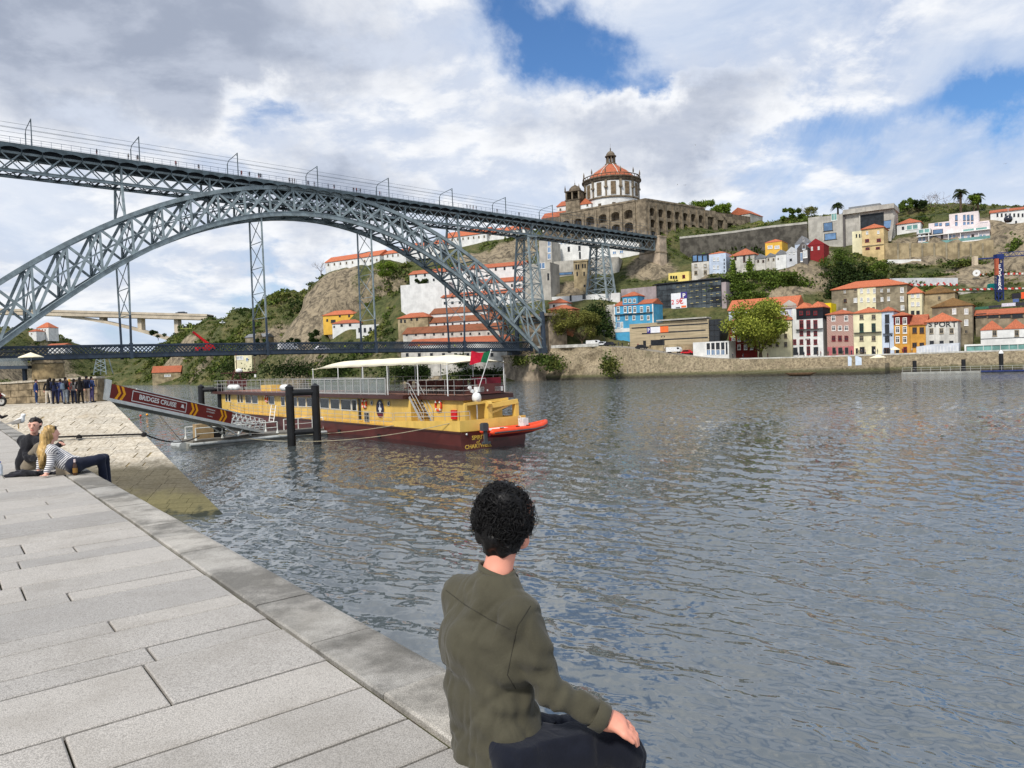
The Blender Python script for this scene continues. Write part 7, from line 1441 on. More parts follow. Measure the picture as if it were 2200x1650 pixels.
for s in (.7, -.7): mb.tube([gp(GL * .66, s, 0), gp(GL * .80, s, 0) - UZ * .75, gp(GL * .84, s, 0)], .06, 6)
mb.tube([gp(GL * .80, .7, 0) - UZ * .75, gp(GL * .80, -.7, 0) - UZ * .75], .06, 6); mb.build('support_leg', M_GANG, gw); mb = MB(); mb.box(gp(-.25, 0, .7), (.5, 1.7, 1.5), gd, gs, gu); mb.build('gate_post', M_GANG, gw)
# black pile frames
def pile_frame(label, p1, p2, zt, r, b0, b1):
 root = thing('pile_frame', label, 'mooring pile', V3(p1[0], p1[1], 0), 'black mooring pile frames')
 for p in (p1, p2): mb = MB(); mb.tube([V3(p[0], p[1], -3), V3(p[0], p[1], zt), V3(p[0], p[1], zt + .05), V3(p[0], p[1], zt + r * .9)], [r, r, r * 1.12, .04], 14); mb.build('pile', M_BLK, root, smooth=False)
 for z, rr in ((b0, r * .8), (b1, r * .7)): mb = MB(); mb.tube([V3(p1[0], p1[1], z), V3(p2[0], p2[1], z)], rr, 12); mb.build('crossbeam', M_BLK, root)
pile_frame('near pair of black mooring piles joined by crossbeams', onz(627, 958, 0), onz(682, 954, 0), ony(627, 832, 64)[2], .34, ony(650, 842, 64)[2], ony(650, 925, 64)[2])
pile_frame('far pair of black mooring piles near the boat bow', onz(435, 906, 0), onz(476, 904, 0), ony(435, 832, 95)[2], .40, ony(455, 838, 95)[2], .3)
# ropes
M_ROPE = pm('rope_pale', srgb(176, 166, 140), .9, .1, 3); M_ROPED = pm('rope_dark', srgb(38, 36, 36), .9, .1, 3)
def rope(name, label, p, q_, sag, r, mat, n=16, cat='rope'):
 mb = MB(); mb.tube([np.array(p) + (np.array(q_) - np.array(p)) * t - UZ * sag * 4 * t * (1 - t) for t in np.linspace(0, 1, n)], r, 6); return tag(mb.build(name, mat, None, org=p), label, cat)
rope('mooring_rope', 'pale mooring rope from the boat stern low across the water', bt(1.3, -.02, 2.0), pp(4.6, -.1, .5), .75, .03, M_ROPE); rope('mooring_rope', 'second pale mooring rope along the hull to the near piles', bt(9.6, -.02, 1.5), pp(8, -.1, .5), .25, .03, M_ROPE)
ra = onz(-40, 902, Q) ; rb = rp(rampx(41.0) - .1, 41.0, .12); pts = [V3(-24.5, 33.6, Q + .3), V3(-27.5, 40.6, rampz(40.6) + .28), (V3(-27.5, 40.6, rampz(40.6) + .28) + rb) / 2 + UZ * .02, rb, pp(1.0, .2, 1.0)]
mb = MB(); mb.tube(pts[1:4], .055, 6);
for t in np.linspace(0, 1, 14): pts2 = rb + (pp(1.0, .2, 1.0) - rb) * t - UZ * .9 * 4 * t * (1 - t)
mb.tube([rb + (pp(1.0, .2, 1.0) - rb) * t - UZ * .5 * 4 * t * (1 - t) for t in np.linspace(0, 1, 14)], .045, 6); mb.tube([pts[0], pts[1]], .05, 6)
for p in (rb, (pts[1] + rb) / 2): mb.lathe(p - UZ * .1, [(.16, 0), (.14, .15), (.02, .22)], 8)
tag(mb.build('mooring_chain', M_ROPED, None, org=rb), 'thick dark rope stretched across the ramp to the pontoon', 'rope')
bl = MB(); q0, q1 = onz(262, 906, .1), onz(340, 889, .1); bl.tube([q0, (q0 + q1) / 2, q1, pp(.5, 3.2, .4)], .03, 5); bo = tag(bl.build('float_line', M_ROPED, None, org=q0), 'thin line of red and yellow floats beside the ramp', 'float line')
for p, m_, r in ((onz(276, 902, .15), M_ORG, .22), (onz(302, 893, .15), M_ORG, .18), (onz(316, 891, .15), M_AMB, .2)): b2 = MB(); b2.lathe(p, [(.01, -r), (r * .8, -r * .5), (r, 0), (r * .8, r * .5), (.01, r)], 10); b2.build('float', m_, bo, smooth=True)
# ================================================================== people
def surface_nets(Fv, lo, h):
 nx, ny, nz = Fv.shape; ins = Fv < 0
 c8 = [ins[i:nx - 1 + i, j:ny - 1 + j, k:nz - 1 + k] for i in (0, 1) for j in (0, 1) for k in (0, 1)]
 s = np.zeros(c8[0].shape, np.int8)
 for c in c8: s += c
 act = (s > 0) & (s < 8); ci = np.argwhere(act); acc = np.zeros((len(ci), 3)); cnt = np.zeros(len(ci))
 for ax in range(3):
  o1, o2 = [d for d in range(3) if d != ax]
  for u in (0, 1):
   for v in (0, 1):
    a = ci.copy(); a[:, o1] += u; a[:, o2] += v; b = a.copy(); b[:, ax] += 1
    fa = Fv[a[:, 0], a[:, 1], a[:, 2]]; fb = Fv[b[:, 0], b[:, 1], b[:, 2]]; m = (fa < 0) != (fb < 0)
    t = np.where(m, fa / np.where(m, fa - fb, 1), 0); p = a.astype(float); p[:, ax] += t; acc[m] += p[m]; cnt[m] += 1
 V = acc / cnt[:, None] * h + lo; idx = -np.ones(act.shape, int); idx[tuple(ci.T)] = np.arange(len(ci)); faces = []
 for ax in range(3):
  o1, o2 = [(1, 2), (2, 0), (0, 1)][ax]; sl0 = [slice(None)] * 3; sl1 = [slice(None)] * 3; sl0[ax] = slice(0, -1); sl1[ax] = slice(1, None)
  A, B = ins[tuple(sl0)], ins[tuple(sl1)]; e = np.argwhere(A != B); e = e[(e[:, o1] > 0) & (e[:, o2] > 0) & (e[:, o1] < Fv.shape[o1] - 1) & (e[:, o2] < Fv.shape[o2] - 1)]
  def cell(d1, d2): q = e.copy(); q[:, o1] += d1; q[:, o2] += d2; return idx[q[:, 0], q[:, 1], q[:, 2]]
  f = np.stack([cell(-1, -1), cell(0, -1), cell(0, 0), cell(-1, 0)], 1); fl = ~A[e[:, 0], e[:, 1], e[:, 2]]; f[fl] = f[fl][:, ::-1]; faces.append(f)
 return V, np.concatenate(faces)
def smin(a, b, k): h = np.clip(k - np.abs(a - b), 0, None) / k; return np.minimum(a, b) - h * h * k * .25
def sdf(prims, P_, k=.03):
 d = None
 for pr in prims:
  a, b, r0, r1 = np.array(pr[0], float), np.array(pr[1], float), pr[2], pr[3]; ab = b - a; t = np.clip(((P_ - a) @ ab) / max(ab @ ab, 1e-9), 0, 1); e = np.linalg.norm(P_ - a - t[:, None] * ab, axis=1) - (r0 + t * (r1 - r0)); d = e if d is None else smin(d, e, pr[4] if len(pr) > 4 else k)
 return d
def noise3(P_, s, seed=0):
 x = P_ / s + seed * 17.3; i = np.floor(x).astype(int); f = x - i; f = f * f * (3 - 2 * f); out = 0
 for dx in (0, 1):
  for dy in (0, 1):
   for dz in (0, 1):
    v = np.sin((i[:, 0] + dx) * 127.1 + (i[:, 1] + dy) * 311.7 + (i[:, 2] + dz) * 74.7) * 43758.5453; v -= np.floor(v)
    out = out + v * (f[:, 0] if dx else 1 - f[:, 0]) * (f[:, 1] if dy else 1 - f[:, 1]) * (f[:, 2] if dz else 1 - f[:, 2])
 return out
def sdf_object(name, prims, h, mat, parent, k=.03, mod=None, cut=None, smooth=True):
 pts = np.array([p[0] for p in prims] + [p[1] for p in prims]); R = max(max(p[2], p[3]) for p in prims) + 3 * h; lo = pts.min(0) - R; hi = pts.max(0) + R; n = np.ceil((hi - lo) / h).astype(int) + 1
 g_ = np.stack(np.meshgrid(*[lo[i] + np.arange(n[i]) * h for i in range(3)], indexing='ij'), -1).reshape(-1, 3); d = np.empty(len(g_))
 for i in range(0, len(g_), 400000):
  c = g_[i:i + 400000]; e = sdf(prims, c, k)
  if mod is not None:
   near = np.abs(e) < .08
   if near.any(): e[near] = e[near] + mod(c[near])
  if cut is not None: e = np.maximum(e, cut(c))
  d[i:i + 400000] = e
 V, f = surface_nets(d.reshape(n), lo, h); return raw_mesh(name, V, f, mat, parent, smooth=smooth)
SKIN = pm('skin', srgb(222, 152, 128), .5, .08, 8, spec=.35); SKIN2 = pm('skin_light', srgb(226, 172, 150), .5, .08, 8, spec=.35); HAIRB = pm('hair_black', srgb(14, 12, 12), .5, .2, 30, spec=.3); HAIRBR = pm('hair_dark_brown', srgb(40, 30, 26), .5, .2, 20)
def cloth_mat(name, col, rough=.9, weave=700, var=.12, stripes=None):
 m = bpy.data.materials.new(name); m.use_nodes = True; g = NG(m.node_tree); b = g.n['Principled BSDF']; ge = g.new('ShaderNodeNewGeometry'); P_ = ge.outputs['Position']
 n = g.noise(P_, 5, 5, .6); w = g.noise(g.vmath('MULTIPLY', P_, (1, 1, .4)), weave, 2, .5); c = g.mix(g.smooth(n, .3, .7), tuple(x * (1 - var * 1.6) for x in col), tuple(x * (1 + var) for x in col)); c = g.mix(g.math('MULTIPLY', g.smooth(w, .4, .7), .25), c, tuple(x * 1.5 for x in col))
 if stripes:
  at = g.new('ShaderNodeAttribute', attribute_name='stripe'); s = g.math('SINE', g.math('MULTIPLY', at.outputs['Fac'], stripes[0])); c = g.mix(g.smooth(s, .25, .5), c, stripes[1])
 g.l.new(c, b.inputs['Base Color']); b.inputs['Roughness'].default_value = rough; b.inputs['Specular IOR Level'].default_value = .15; b.inputs['Sheen Weight'].default_value = .12
 bn = g.new('ShaderNodeBump'); bn.inputs['Strength'].default_value = .5; bn.inputs['Distance'].default_value = .012; g.l.new(g.noise(g.vmath('MULTIPLY', P_, (1, 1, .6)), 14, 4, .55, 1.2), bn.inputs['Height']); g.l.new(bn.outputs[0], b.inputs['Normal']); return m
# ---------------------------------------------------------------- the man in the foreground
J = lambda px, py, Y: ony(px, py, Y)
hipR, hipL = J(1118, 1612, 2.56), J(1045, 1590, 2.80); pel = (hipR + hipL) / 2; kneeR, kneeL = J(1334, 1608, 2.60), J(1262, 1578, 2.98); ankR = kneeR + V3(.02, .05, -.44); ankL = kneeL + V3(.04, .06, -.44)
waist = J(1052, 1500, 2.69); chest = J(1040, 1370, 2.70); neckb = J(1066, 1222, 2.70); shR, shL = J(1122, 1330, 2.58), J(988, 1275, 2.84); elR = J(1182, 1478, 2.53); wrR = J(1302, 1547, 2.52); elL = J(1030, 1440, 3.02); wrL = J(1120, 1540, 3.05); head = J(1086, 1118, 2.73); nape = J(1076, 1185, 2.70)
man = thing('person', 'man in olive shirt with curly black hair sitting on the quay edge', 'person', V3(pel[0], pel[1], Q))
seat = Q
def lerp(a, b, t): return a + (b - a) * t
sideR = (shR - shL) / np.linalg.norm(shR - shL); fwd_ = np.cross(UZ, sideR); fwd_ = fwd_ / np.linalg.norm(fwd_); fwd_ = fwd_ if fwd_[1] > 0 else -fwd_
# hand resting over the knee: palm and five fingers
wdir = (wrR - elR) / np.linalg.norm(wrR - elR); kn = kneeR + UZ * .075
palm0 = wrR; palm1 = J(1334, 1556, 2.52); hx = (palm1 - palm0) / np.linalg.norm(palm1 - palm0); hs = np.cross(hx, UZ); hs /= np.linalg.norm(hs); hs = -hs if hs[1] < 0 else hs    # hs: away from camera
hand = [(palm0, lerp(palm0, palm1, .5) + hs * .012, .027, .030, .02), (palm0 + hs * .01, palm1 + hs * .034, .026, .021, .02), (palm0, palm1 - hs * .026, .026, .021, .02), (palm0, palm1 + hs * .004, .026, .022, .02)]
for i, (o_, L_) in enumerate(((-.030, .060), (-.009, .070), (.013, .074), (.035, .066))):
 b0 = palm1 + hs * o_; k1 = b0 + hx * L_ * .45 - UZ * L_ * .10 + hs * o_ * .15; k2 = k1 + hx * L_ * .30 - UZ * L_ * .28; k3 = k2 + hx * L_ * .08 - UZ * L_ * .36; hand += [(b0, k1, .0105, .0095, .006), (k1, k2, .0095, .0085, .006), (k2, k3, .0085, .0070, .006)]
tb0 = lerp(palm0, palm1, .25) - hs * .028; tb1 = tb0 + hx * .045 - hs * .022 - UZ * .012; tb2 = tb1 + hx * .030 - hs * .004 - UZ * .014; hand += [(tb0, tb1, .013, .011, .01), (tb1, tb2, .011, .008, .008)]
hdl = lerp(head, nape, .2); body = [(pel, chest, .065, .09), (hipR, hipL, .055, .055), (shR + UZ * 0, shL, .050, .050), (chest, neckb - UZ * .02, .09, .052), (neckb - UZ * .03, head - UZ * .04, .052, .056, .02), (head, head + fwd_ * .03 + UZ * .03, .088, .082), (head - UZ * .03 + fwd_ * .05, head - UZ * .09 + fwd_ * .075, .055, .032), (head + fwd_ * .105, head + fwd_ * .122 - UZ * .03, .010, .014, .01), (shR, elR, .042, .036), (elR, wrR, .036, .026), (shL, elL, .042, .036), (elL, wrL, .036, .026), (hipR, kneeR, .056, .055), (kneeR, ankR, .05, .04), (hipL, kneeL, .072, .055), (kneeL, ankL, .05, .04), (wrL, wrL + (wrL - elL) * .35, .03, .026)]
for s in (-1, 1): body.append((head + sideR * s * .078 - UZ * .03, head + sideR * s * .082 + UZ * .01, .013, .015, .01))
sdf_object('body', body + hand, .007, SKIN, man, k=.03)
M_SHIRT = cloth_mat('olive_shirt', srgb(74, 71, 58)); M_TROU = cloth_mat('navy_trousers', srgb(23, 26, 36), weave=900, var=.2)
side_ax = lerp(hipR, shL, .5)
def folds(c):
 n = noise3(c, .16, 1); up = c[:, 2] - Q
 d1 = (c - shR) @ (np.array([.45, .1, .88])); w1 = np.exp(-((np.linalg.norm(c - lerp(elR, shR, .45), axis=1)) / .22) ** 2)
 f1 = np.sin(d1 * 70 + n * 9) * .004 * w1
 wst = np.exp(-((up - .20) / .12) ** 2); f2 = np.sin(up * 62 + n * 10 + (c @ sideR) * 16) * .006 * wst
 bk_ = np.exp(-((up - .48) / .18) ** 2); f3 = np.sin((c @ sideR) * 42 + n * 7 + up * 9) * .004 * bk_
 el = np.exp(-(np.linalg.norm(c - elR, axis=1) / .10) ** 2); f4 = np.sin((c @ wdir) * 95 + n * 6) * .006 * el
 dg_ = sideR * .62 + UZ * .78; cr_ = sideR * .78 - UZ * .62; q2 = np.stack([c @ cr_ / .060, c @ dg_ / .26, c @ fwd_ / .12], 1); r2 = np.abs(2 * noise3(q2, 1.0, 4) - 1)
 q3 = np.stack([c @ sideR / .034, c[:, 2] / .15, c @ fwd_ / .08], 1); r3 = np.abs(2 * noise3(q3, 1.0, 6) - 1)
 crease = (np.exp(-(r2 / .22) ** 2) * .009 + np.exp(-(r3 / .25) ** 2) * .005) * (.45 + .55 * np.clip(1.3 - up / .62, 0, 1))
 return f1 + f2 + f3 + f4 + (n - .5) * .010 + crease + (noise3(c, .05, 2) - .5) * .004
bkv = -fwd_
shirt = [(shR * .5 + shL * .5 - UZ * .03 + bkv * .01, chest + bkv * .035, .10, .125, .06), (lerp(shR, shL, .08), lerp(shR, shL, .92), .076, .072, .06), (lerp(shR, shL, .18) - UZ * .16, lerp(shR, shL, .80) - UZ * .16, .112, .112, .06), (chest + sideR * .05, waist + sideR * .055, .115, .112, .06), (chest - sideR * .07, waist - sideR * .075, .112, .108, .06), (waist + sideR * .06, pel + sideR * .075 - UZ * .05 + bkv * .02, .125, .150, .05), (waist - sideR * .06, pel - sideR * .05 - UZ * .05 + bkv * .02, .120, .145, .05), (lerp(shR, shL, .42) - UZ * .03, neckb - UZ * .055, .085, .074, .05),
  (neckb - UZ * .05 - bkv * .0, lerp(shR, shL, .86) - UZ * .005, .060, .066, .05), (neckb - UZ * .05, lerp(shR, shL, .12) - UZ * .005, .060, .066, .05), (shR, lerp(shR, elR, .5), .074, .063, .035), (lerp(shR, elR, .5), elR, .063, .055, .03), (elR, lerp(elR, wrR, .6), .055, .047, .03), (lerp(elR, wrR, .6), wrR - wdir * .012, .047, .045, .02), (shL, elL, .072, .062, .035), (elL, wrL, .058, .046, .03)]
hem = pel[2] - .13
sdf_object('shirt', shirt, .0068, M_SHIRT, man, mod=folds, cut=lambda c: np.maximum(np.maximum(hem + .02 * np.sin((c @ sideR) * 9) + .015 * np.clip((c - pel) @ E2 / .16, -.2, 1.3) - c[:, 2], -1e9), .074 - np.linalg.norm((c - (neckb + UZ * .060)) * np.array([1, 1, .62]), axis=1)))
mb = MB(); cz = neckb - UZ * .022; rim = []
for t in np.linspace(0, 2 * math.pi, 25): rim.append(cz + sideR * .076 * math.cos(t) + fwd_ * (.070 * math.sin(t) + .012) + UZ * (-.022 * math.sin(t) - .012 * math.cos(t)))
vs = []
for k, p in enumerate(rim): o_ = (p - cz); o_[2] = 0; o_ /= np.linalg.norm(o_); vs += [p - UZ * .016 + o_ * .007, p + UZ * .018 + o_ * .000, p + UZ * .016 - o_ * .004, p - UZ * .02 - o_ * .004]
mb.add(vs, [(i * 4 + a, (i + 1) * 4 + a, (i + 1) * 4 + (a + 1) % 4, i * 4 + (a + 1) % 4) for i in range(24) for a in range(4)]); mb.build('collar', M_SHIRT, man, smooth=True)
mb = MB(); cdir = wdir; ca_ = np.cross(cdir, UZ); ca_ /= np.linalg.norm(ca_); cb_ = np.cross(ca_, cdir); mb.lathe(wrR - cdir * .05, [(.047, 0), (.051, .002), (.050, .045), (.046, .048), (.044, .040)], 22, ax=(ca_, cb_, cdir)); mb.build('cuff', M_SHIRT, man, smooth=True)
def tfold(c): n = noise3(c, .12, 5); r2 = np.abs(2 * noise3(np.stack([c[:, 0] / .05, c[:, 1] / .1, c[:, 2] / .12], 1), 1.0, 9) - 1); return np.exp(-(r2 / .2) ** 2) * .007 + (n - .5) * .012 + np.sin((c @ np.array([.9, .2, .3])) * 46 + n * 11) * .0030 + (noise3(c, .045, 6) - .5) * .004
trou = [(hipR, hipL, .11, .11, .05), (pel, hipR, .11, .105, .05), (hipR, lerp(hipR, kneeR, .55), .098, .084, .04), (lerp(hipR, kneeR, .55), kneeR, .084, .071, .03), (kneeR, kneeR - UZ * .04 + V3(.012, 0, 0), .071, .072, .03), (kneeR - UZ * .04, ankR, .070, .058, .03), (hipL, kneeL, .1, .074, .04), (kneeL, ankL, .072, .058, .03)]
sdf_object('trousers', trou, .0080, M_TROU, man, mod=tfold, cut=lambda c: np.maximum(c[:, 2] - (pel[2] + .10), ((Q + .004) - c[:, 2]) - 1e3 * ((c @ E2) > EDGE + .01)))
for nm, an in (('shoe', ankR), ('shoe', ankL)):
 sdf_object(nm, [(an - UZ * .03, an - UZ * .07 + E2 * .16, .045, .038, .03), (an - UZ * .07, an - UZ * .075 + E2 * .16, .04, .034, .03)], .014, pm('shoe_black', srgb(30, 30, 32), .6, .1, 5), man)
# curly hair: dark cap under many small coils
rng = np.random.default_rng(3); hc = head + UZ * .012 - fwd_ * .012; ex_, ey_, ez_ = .099, .106, .124
cap = [(hc + UZ * .03, hc - UZ * .045, .092, .088, .03), (hc - fwd_ * .03 - UZ * .05, hc - fwd_ * .022 - UZ * .095, .078, .052, .03)]
sdf_object('hair', cap, .008, HAIRB, man, mod=lambda c: (noise3(c, .028, 7) - .5) * .030 + (noise3(c, .012, 8) - .5) * .012); hp = [o for o in man.children if o.name.startswith('hair')][-1]
N_ = 9000; u = rng.normal(size=(N_, 3)); u /= np.linalg.norm(u, axis=1)[:, None]
u = u[~((u[:, 2] < -.45) & ((u[:, 1] > .35) | (np.abs(u[:, 0]) > .9))) & ~((u[:, 1] > .86) & (u[:, 2] < .25))][:5200]; n_ = len(u)
tp_ = np.where(u[:, 2] > -.35, 1.0, 1 - .30 * (-.35 - u[:, 2]) / .65); fly = rng.random(n_) < .10; lump = (.93 + .15 * noise3(u * .5 + 3, .16, 5)) * np.where(fly, rng.uniform(1.03, 1.13, n_), rng.uniform(.84, 1.03, n_))
c0 = hc + ((sideR * (u[:, :1] * ex_) + fwd_ * (u[:, 1:2] * ey_)) * tp_[:, None] + UZ * (u[:, 2:] * ez_)) * lump[:, None]; nr = c0 - hc; nr /= np.linalg.norm(nr, axis=1)[:, None]; t1 = np.cross(nr, rng.normal(size=(n_, 3))); t1 /= np.linalg.norm(t1, axis=1)[:, None]; t2 = np.cross(nr, t1)
ss = np.linspace(0, 1, 13); Rr = rng.uniform(.006, .018, n_); ang = rng.uniform(0, 6.3, n_)[:, None] + 6.28 * rng.uniform(.4, 1.7, n_)[:, None] * ss; sp = lambda x: x[:, :, None]
Cc = c0[:, None] + t1[:, None] * sp(Rr[:, None] * np.cos(ang)) + nr[:, None] * sp(Rr[:, None] * .8 * np.sin(ang)) + t2[:, None] * sp(rng.uniform(.006, .045, n_)[:, None] * (ss - .5)) - UZ * (.008 * ss)[None, :, None]
tg = np.gradient(Cc, axis=1); tg /= np.linalg.norm(tg, axis=2)[:, :, None]; aa = np.cross(tg, t2[:, None] + .3 * nr[:, None]); aa /= np.linalg.norm(aa, axis=2)[:, :, None]; bb = np.cross(tg, aa); rr = (np.where(fly, .0007, rng.uniform(.0009, .0021, n_))[:, None] * np.minimum(1, np.minimum(ss, 1 - ss) * 6 + .35))[:, :, None]
Vv = np.stack([Cc + (aa * math.cos(t) + bb * math.sin(t)) * rr for t in (0, 1.571, 3.142, 4.712)], 2).reshape(-1, 3); bi = (np.arange(n_)[:, None, None] * 52 + np.arange(12)[None, :, None] * 4); kk = np.arange(4)[None, None, :]; k2 = (kk + 1) % 4
Ff = np.stack([bi + kk, bi + k2, bi + 4 + k2, bi + 4 + kk], -1).reshape(-1, 4); raw_mesh('curls', Vv, Ff, HAIRB, hp, smooth=True)['kind'] = 'stuff'
from mathutils.bvhtree import BVHTree
sh_ = [o for o in man.children if o.name.startswith('shirt')][0]; bv = BVHTree.FromPolygons([tuple(v.co) for v in sh_.data.vertices], [tuple(p.vertices) for p in sh_.data.polygons]); og = origin(man)
def seam(pts, r=.0016):
 P_ = []
 for (x0, y0), (x1, y1) in zip(pts[:-1], pts[1:]):
  for t in np.linspace(0, 1, 9):
   d = ray(x0 + (x1 - x0) * t, y0 + (y1 - y0) * t); h = bv.ray_cast(Vector(CO - og), Vector(d / np.linalg.norm(d)))
   if h[0] is not None: P_.append(np.array(h[0]) + og)
 if len(P_) > 3: mb = MB(); mb.tube(P_, r, 5); mb.build('seam', pm('seam_dark', srgb(52, 50, 42), .9, .1, 9), man)
seam([(958, 1268), (1000, 1300), (1050, 1330), (1096, 1352)]); seam([(1140, 1302), (1112, 1345), (1100, 1400), (1090, 1450), (1108, 1480)])
# ---------------------------------------------------------------- seated couple
def face(prims_head, root, hd, fd, up, skin, s=1.0):
 sd = np.cross(fd, up); sd /= np.linalg.norm(sd)
 mb = MB()
 for k in (-1, 1): mb.box(hd + fd * .098 * s + sd * k * .034 * s + up * .012 * s, (.019 * s, .012, .006 * s), sd, fd, up)
 mb.build('eye', pm('eye_dark', srgb(40, 30, 28), .3, .1, 2), root); mb = MB()
 for k in (-1, 1): mb.box(hd + fd * .098 * s + sd * k * .036 * s + up * .034 * s, (.034 * s, .012, .006 * s), sd, fd, up)
 mb.build('brow', HAIRBR, root); mb = MB(); mb.box(hd + fd * .094 * s - up * .058 * s, (.048 * s, .012, .012 * s), sd, fd, up); mb.build('lips', pm('lips', srgb(176, 98, 92), .5, .05, 2), root)
g2 = thing('person', 'dark-haired man in black hoodie sitting behind the blonde woman', 'person', onz(55, 1010, Q))
h1, h2 = J(52, 1003, 12.15), J(64, 1001, 11.9); nk = J(70, 936, 12.05); s1, s2 = J(50, 947, 12.15), J(88, 950, 11.9); hd = J(75, 914, 11.98); kn1 = J(84, 962, 11.75); kn2 = J(92, 968, 12.1); ft1 = J(100, 1008, 11.7); ft2 = J(110, 1008, 12.1); e2_ = J(112, 966, 11.6); w2_ = J(130, 953, 11.75); e1_ = J(60, 985, 11.8); w1_ = J(84, 985, 11.7)
fd = V3(.12, -.98, -.12); fd /= np.linalg.norm(fd); sd_ = V3(.98, .12, 0); upv = V3(0, 0, 1)
bod = [((h1 + h2) / 2, nk - UZ * .1, .13, .12), (s1, s2, .07, .07), (nk - UZ * .08, hd - UZ * .05, .05, .055, .02), (hd + UZ * .02 - fd * .02, hd + UZ * .015 + fd * .012, .088, .082), (hd - UZ * .03 + fd * .03, hd - UZ * .082 + fd * .048, .062, .040), (hd + fd * .09 + UZ * .01, hd + fd * .108 - UZ * .022, .010, .016, .012), (s2, e2_, .05, .042), (e2_, w2_, .042, .032), (w2_, w2_ + V3(.06, 0, -.02), .03, .02), (s1, e1_, .05, .04), (e1_, w1_, .04, .03), (h1, kn1, .08, .06), (kn1, ft1, .055, .04), (h2, kn2, .08, .06), (kn2, ft2, .055, .04)]
for k in (-1, 1): bod.append((hd + sd_ * k * .088 - UZ * .02, hd + sd_ * k * .093 + UZ * .018, .013, .016, .01))
sdf_object('body', bod, .012, SKIN2, g2); face(None, g2, hd, fd, upv, SKIN2)
wr = lambda s, amp=.02: (lambda c: (noise3(c, s, 3) - .5) * amp + (noise3(c, s * .4, 4) - .5) * amp * .4)
sdf_object('hoodie', [((h1 + h2) / 2 + UZ * .04, nk - UZ * .12, .165, .15, .06), (s1, s2, .088, .088, .05), (nk - UZ * .04 - fd * .06, nk - UZ * .03 + fd * .03, .082, .07, .03), (s2, e2_, .07, .058), (e2_, w2_, .056, .045), (s1, e1_, .072, .06), (e1_, w1_, .056, .046)], .014, cloth_mat('black_hoodie', srgb(26, 26, 30), weave=300), g2, mod=wr(.09, .03), cut=lambda c: .055 - np.linalg.norm((c - (nk + UZ * .055)) * np.array([1, 1, .7]), axis=1))
sdf_object('trousers', [(h1, kn1, .105, .078), (kn1, ft1, .076, .06), (h2, kn2, .105, .078), (kn2, ft2, .076, .06), (h1, h2, .12, .12)], .015, cloth_mat('khaki_trousers', srgb(122, 112, 96), weave=300), g2, mod=wr(.08, .02), cut=lambda c: Q + .004 - c[:, 2])
sdf_object('hair', [(hd + UZ * .045 - fd * .035, hd + UZ * .066 + fd * .015, .084, .070, .02), (hd + UZ * .0 - fd * .045, hd - UZ * .03 - fd * .04, .078, .066, .02), (hd + sd_ * .052 + UZ * .03 - fd * .01, hd + sd_ * .058 - UZ * .01 - fd * .01, .040, .034, .02), (hd - sd_ * .052 + UZ * .03 - fd * .01, hd - sd_ * .058 - UZ * .01 - fd * .01, .040, .034, .02)], .010, HAIRBR, g2, mod=lambda c: (noise3(c, .03, 4) - .5) * .034)
g3 = thing('person', 'blonde woman in striped top leaning back on her hands', 'person', onz(150, 1014, Q))
h1, h2 = J(158, 1000, 11.1), J(165, 998, 11.35); nk = J(107, 958, 11.2); s1, s2 = J(113, 968, 11.02), J(98, 965, 11.32); hd = J(110, 932, 11.22); k1, k2 = J(216, 985, 11.42), J(224, 984, 11.65); a1, a2 = J(229, 1062, 11.58), J(235, 1060, 11.78); ha, hb = J(101, 1021, 10.93), J(84, 1015, 11.25); ea, eb = J(108, 997, 10.98), J(88, 993, 11.3)
fd = V3(.75, .64, .05); fd /= np.linalg.norm(fd); md = J(135, 990, 11.18)
bod = [((h1 + h2) / 2, md, .12, .10), (md, nk - UZ * .06, .10, .09), (s1, s2, .06, .06), (nk, hd - UZ * .03, .045, .05, .02), (hd + UZ * .02 - fd * .02, hd + UZ * .01 + fd * .02, .086, .080), (hd - UZ * .03 + fd * .04, hd - UZ * .08 + fd * .055, .055, .034), (hd + fd * .094, hd + fd * .112 - UZ * .02, .009, .014, .012), (s1, ea, .042, .036), (ea, ha + UZ * .03, .036, .026), (s2, eb, .042, .036), (eb, hb + UZ * .03, .036, .026), (h1, k1, .075, .055), (k1, a1, .05, .036), (h2, k2, .075, .055), (k2, a2, .05, .036)]
for hand_, e in ((ha, 1), (hb, 1)):
 bod.append((hand_ + UZ * .03, hand_ + V3(.01, -.05, .012), .026, .026, .02))
 for i in range(5): a = -2.3 + i * .42; bod.append((hand_ + V3(.01, -.05, .012), hand_ + V3(.01 + .085 * math.cos(a) * (1.0 if i else .8), -.05 + .085 * math.sin(a), .008), .012, .009, .006))
sdf_object('body', bod, .012, SKIN2, g3)
M_STRIPE = cloth_mat('striped_top', srgb(216, 214, 212), weave=300, stripes=(1.0, srgb(40, 44, 66)))
so3 = sdf_object('striped_top', [(lerp((h1 + h2) / 2, md, .12), md, .135, .128, .05), (md, nk - UZ * .07, .128, .11, .05), (s1, s2, .075, .075, .05), (s1, ea, .060, .052, .03), (ea, ha + UZ * .06, .050, .040, .03), (s2, eb, .060, .052, .03), (eb, hb + UZ * .06, .050, .040, .03)], .012, M_STRIPE, g3, mod=wr(.08, .018), cut=lambda c: .05 - np.linalg.norm(c - (nk + UZ * .03), axis=1))
me = so3.data; co = np.empty(len(me.vertices) * 3); me.vertices.foreach_get('co', co); co = co.reshape(-1, 3) + origin(g3); ax1 = (nk - (h1 + h2) / 2); ax1 /= np.linalg.norm(ax1)
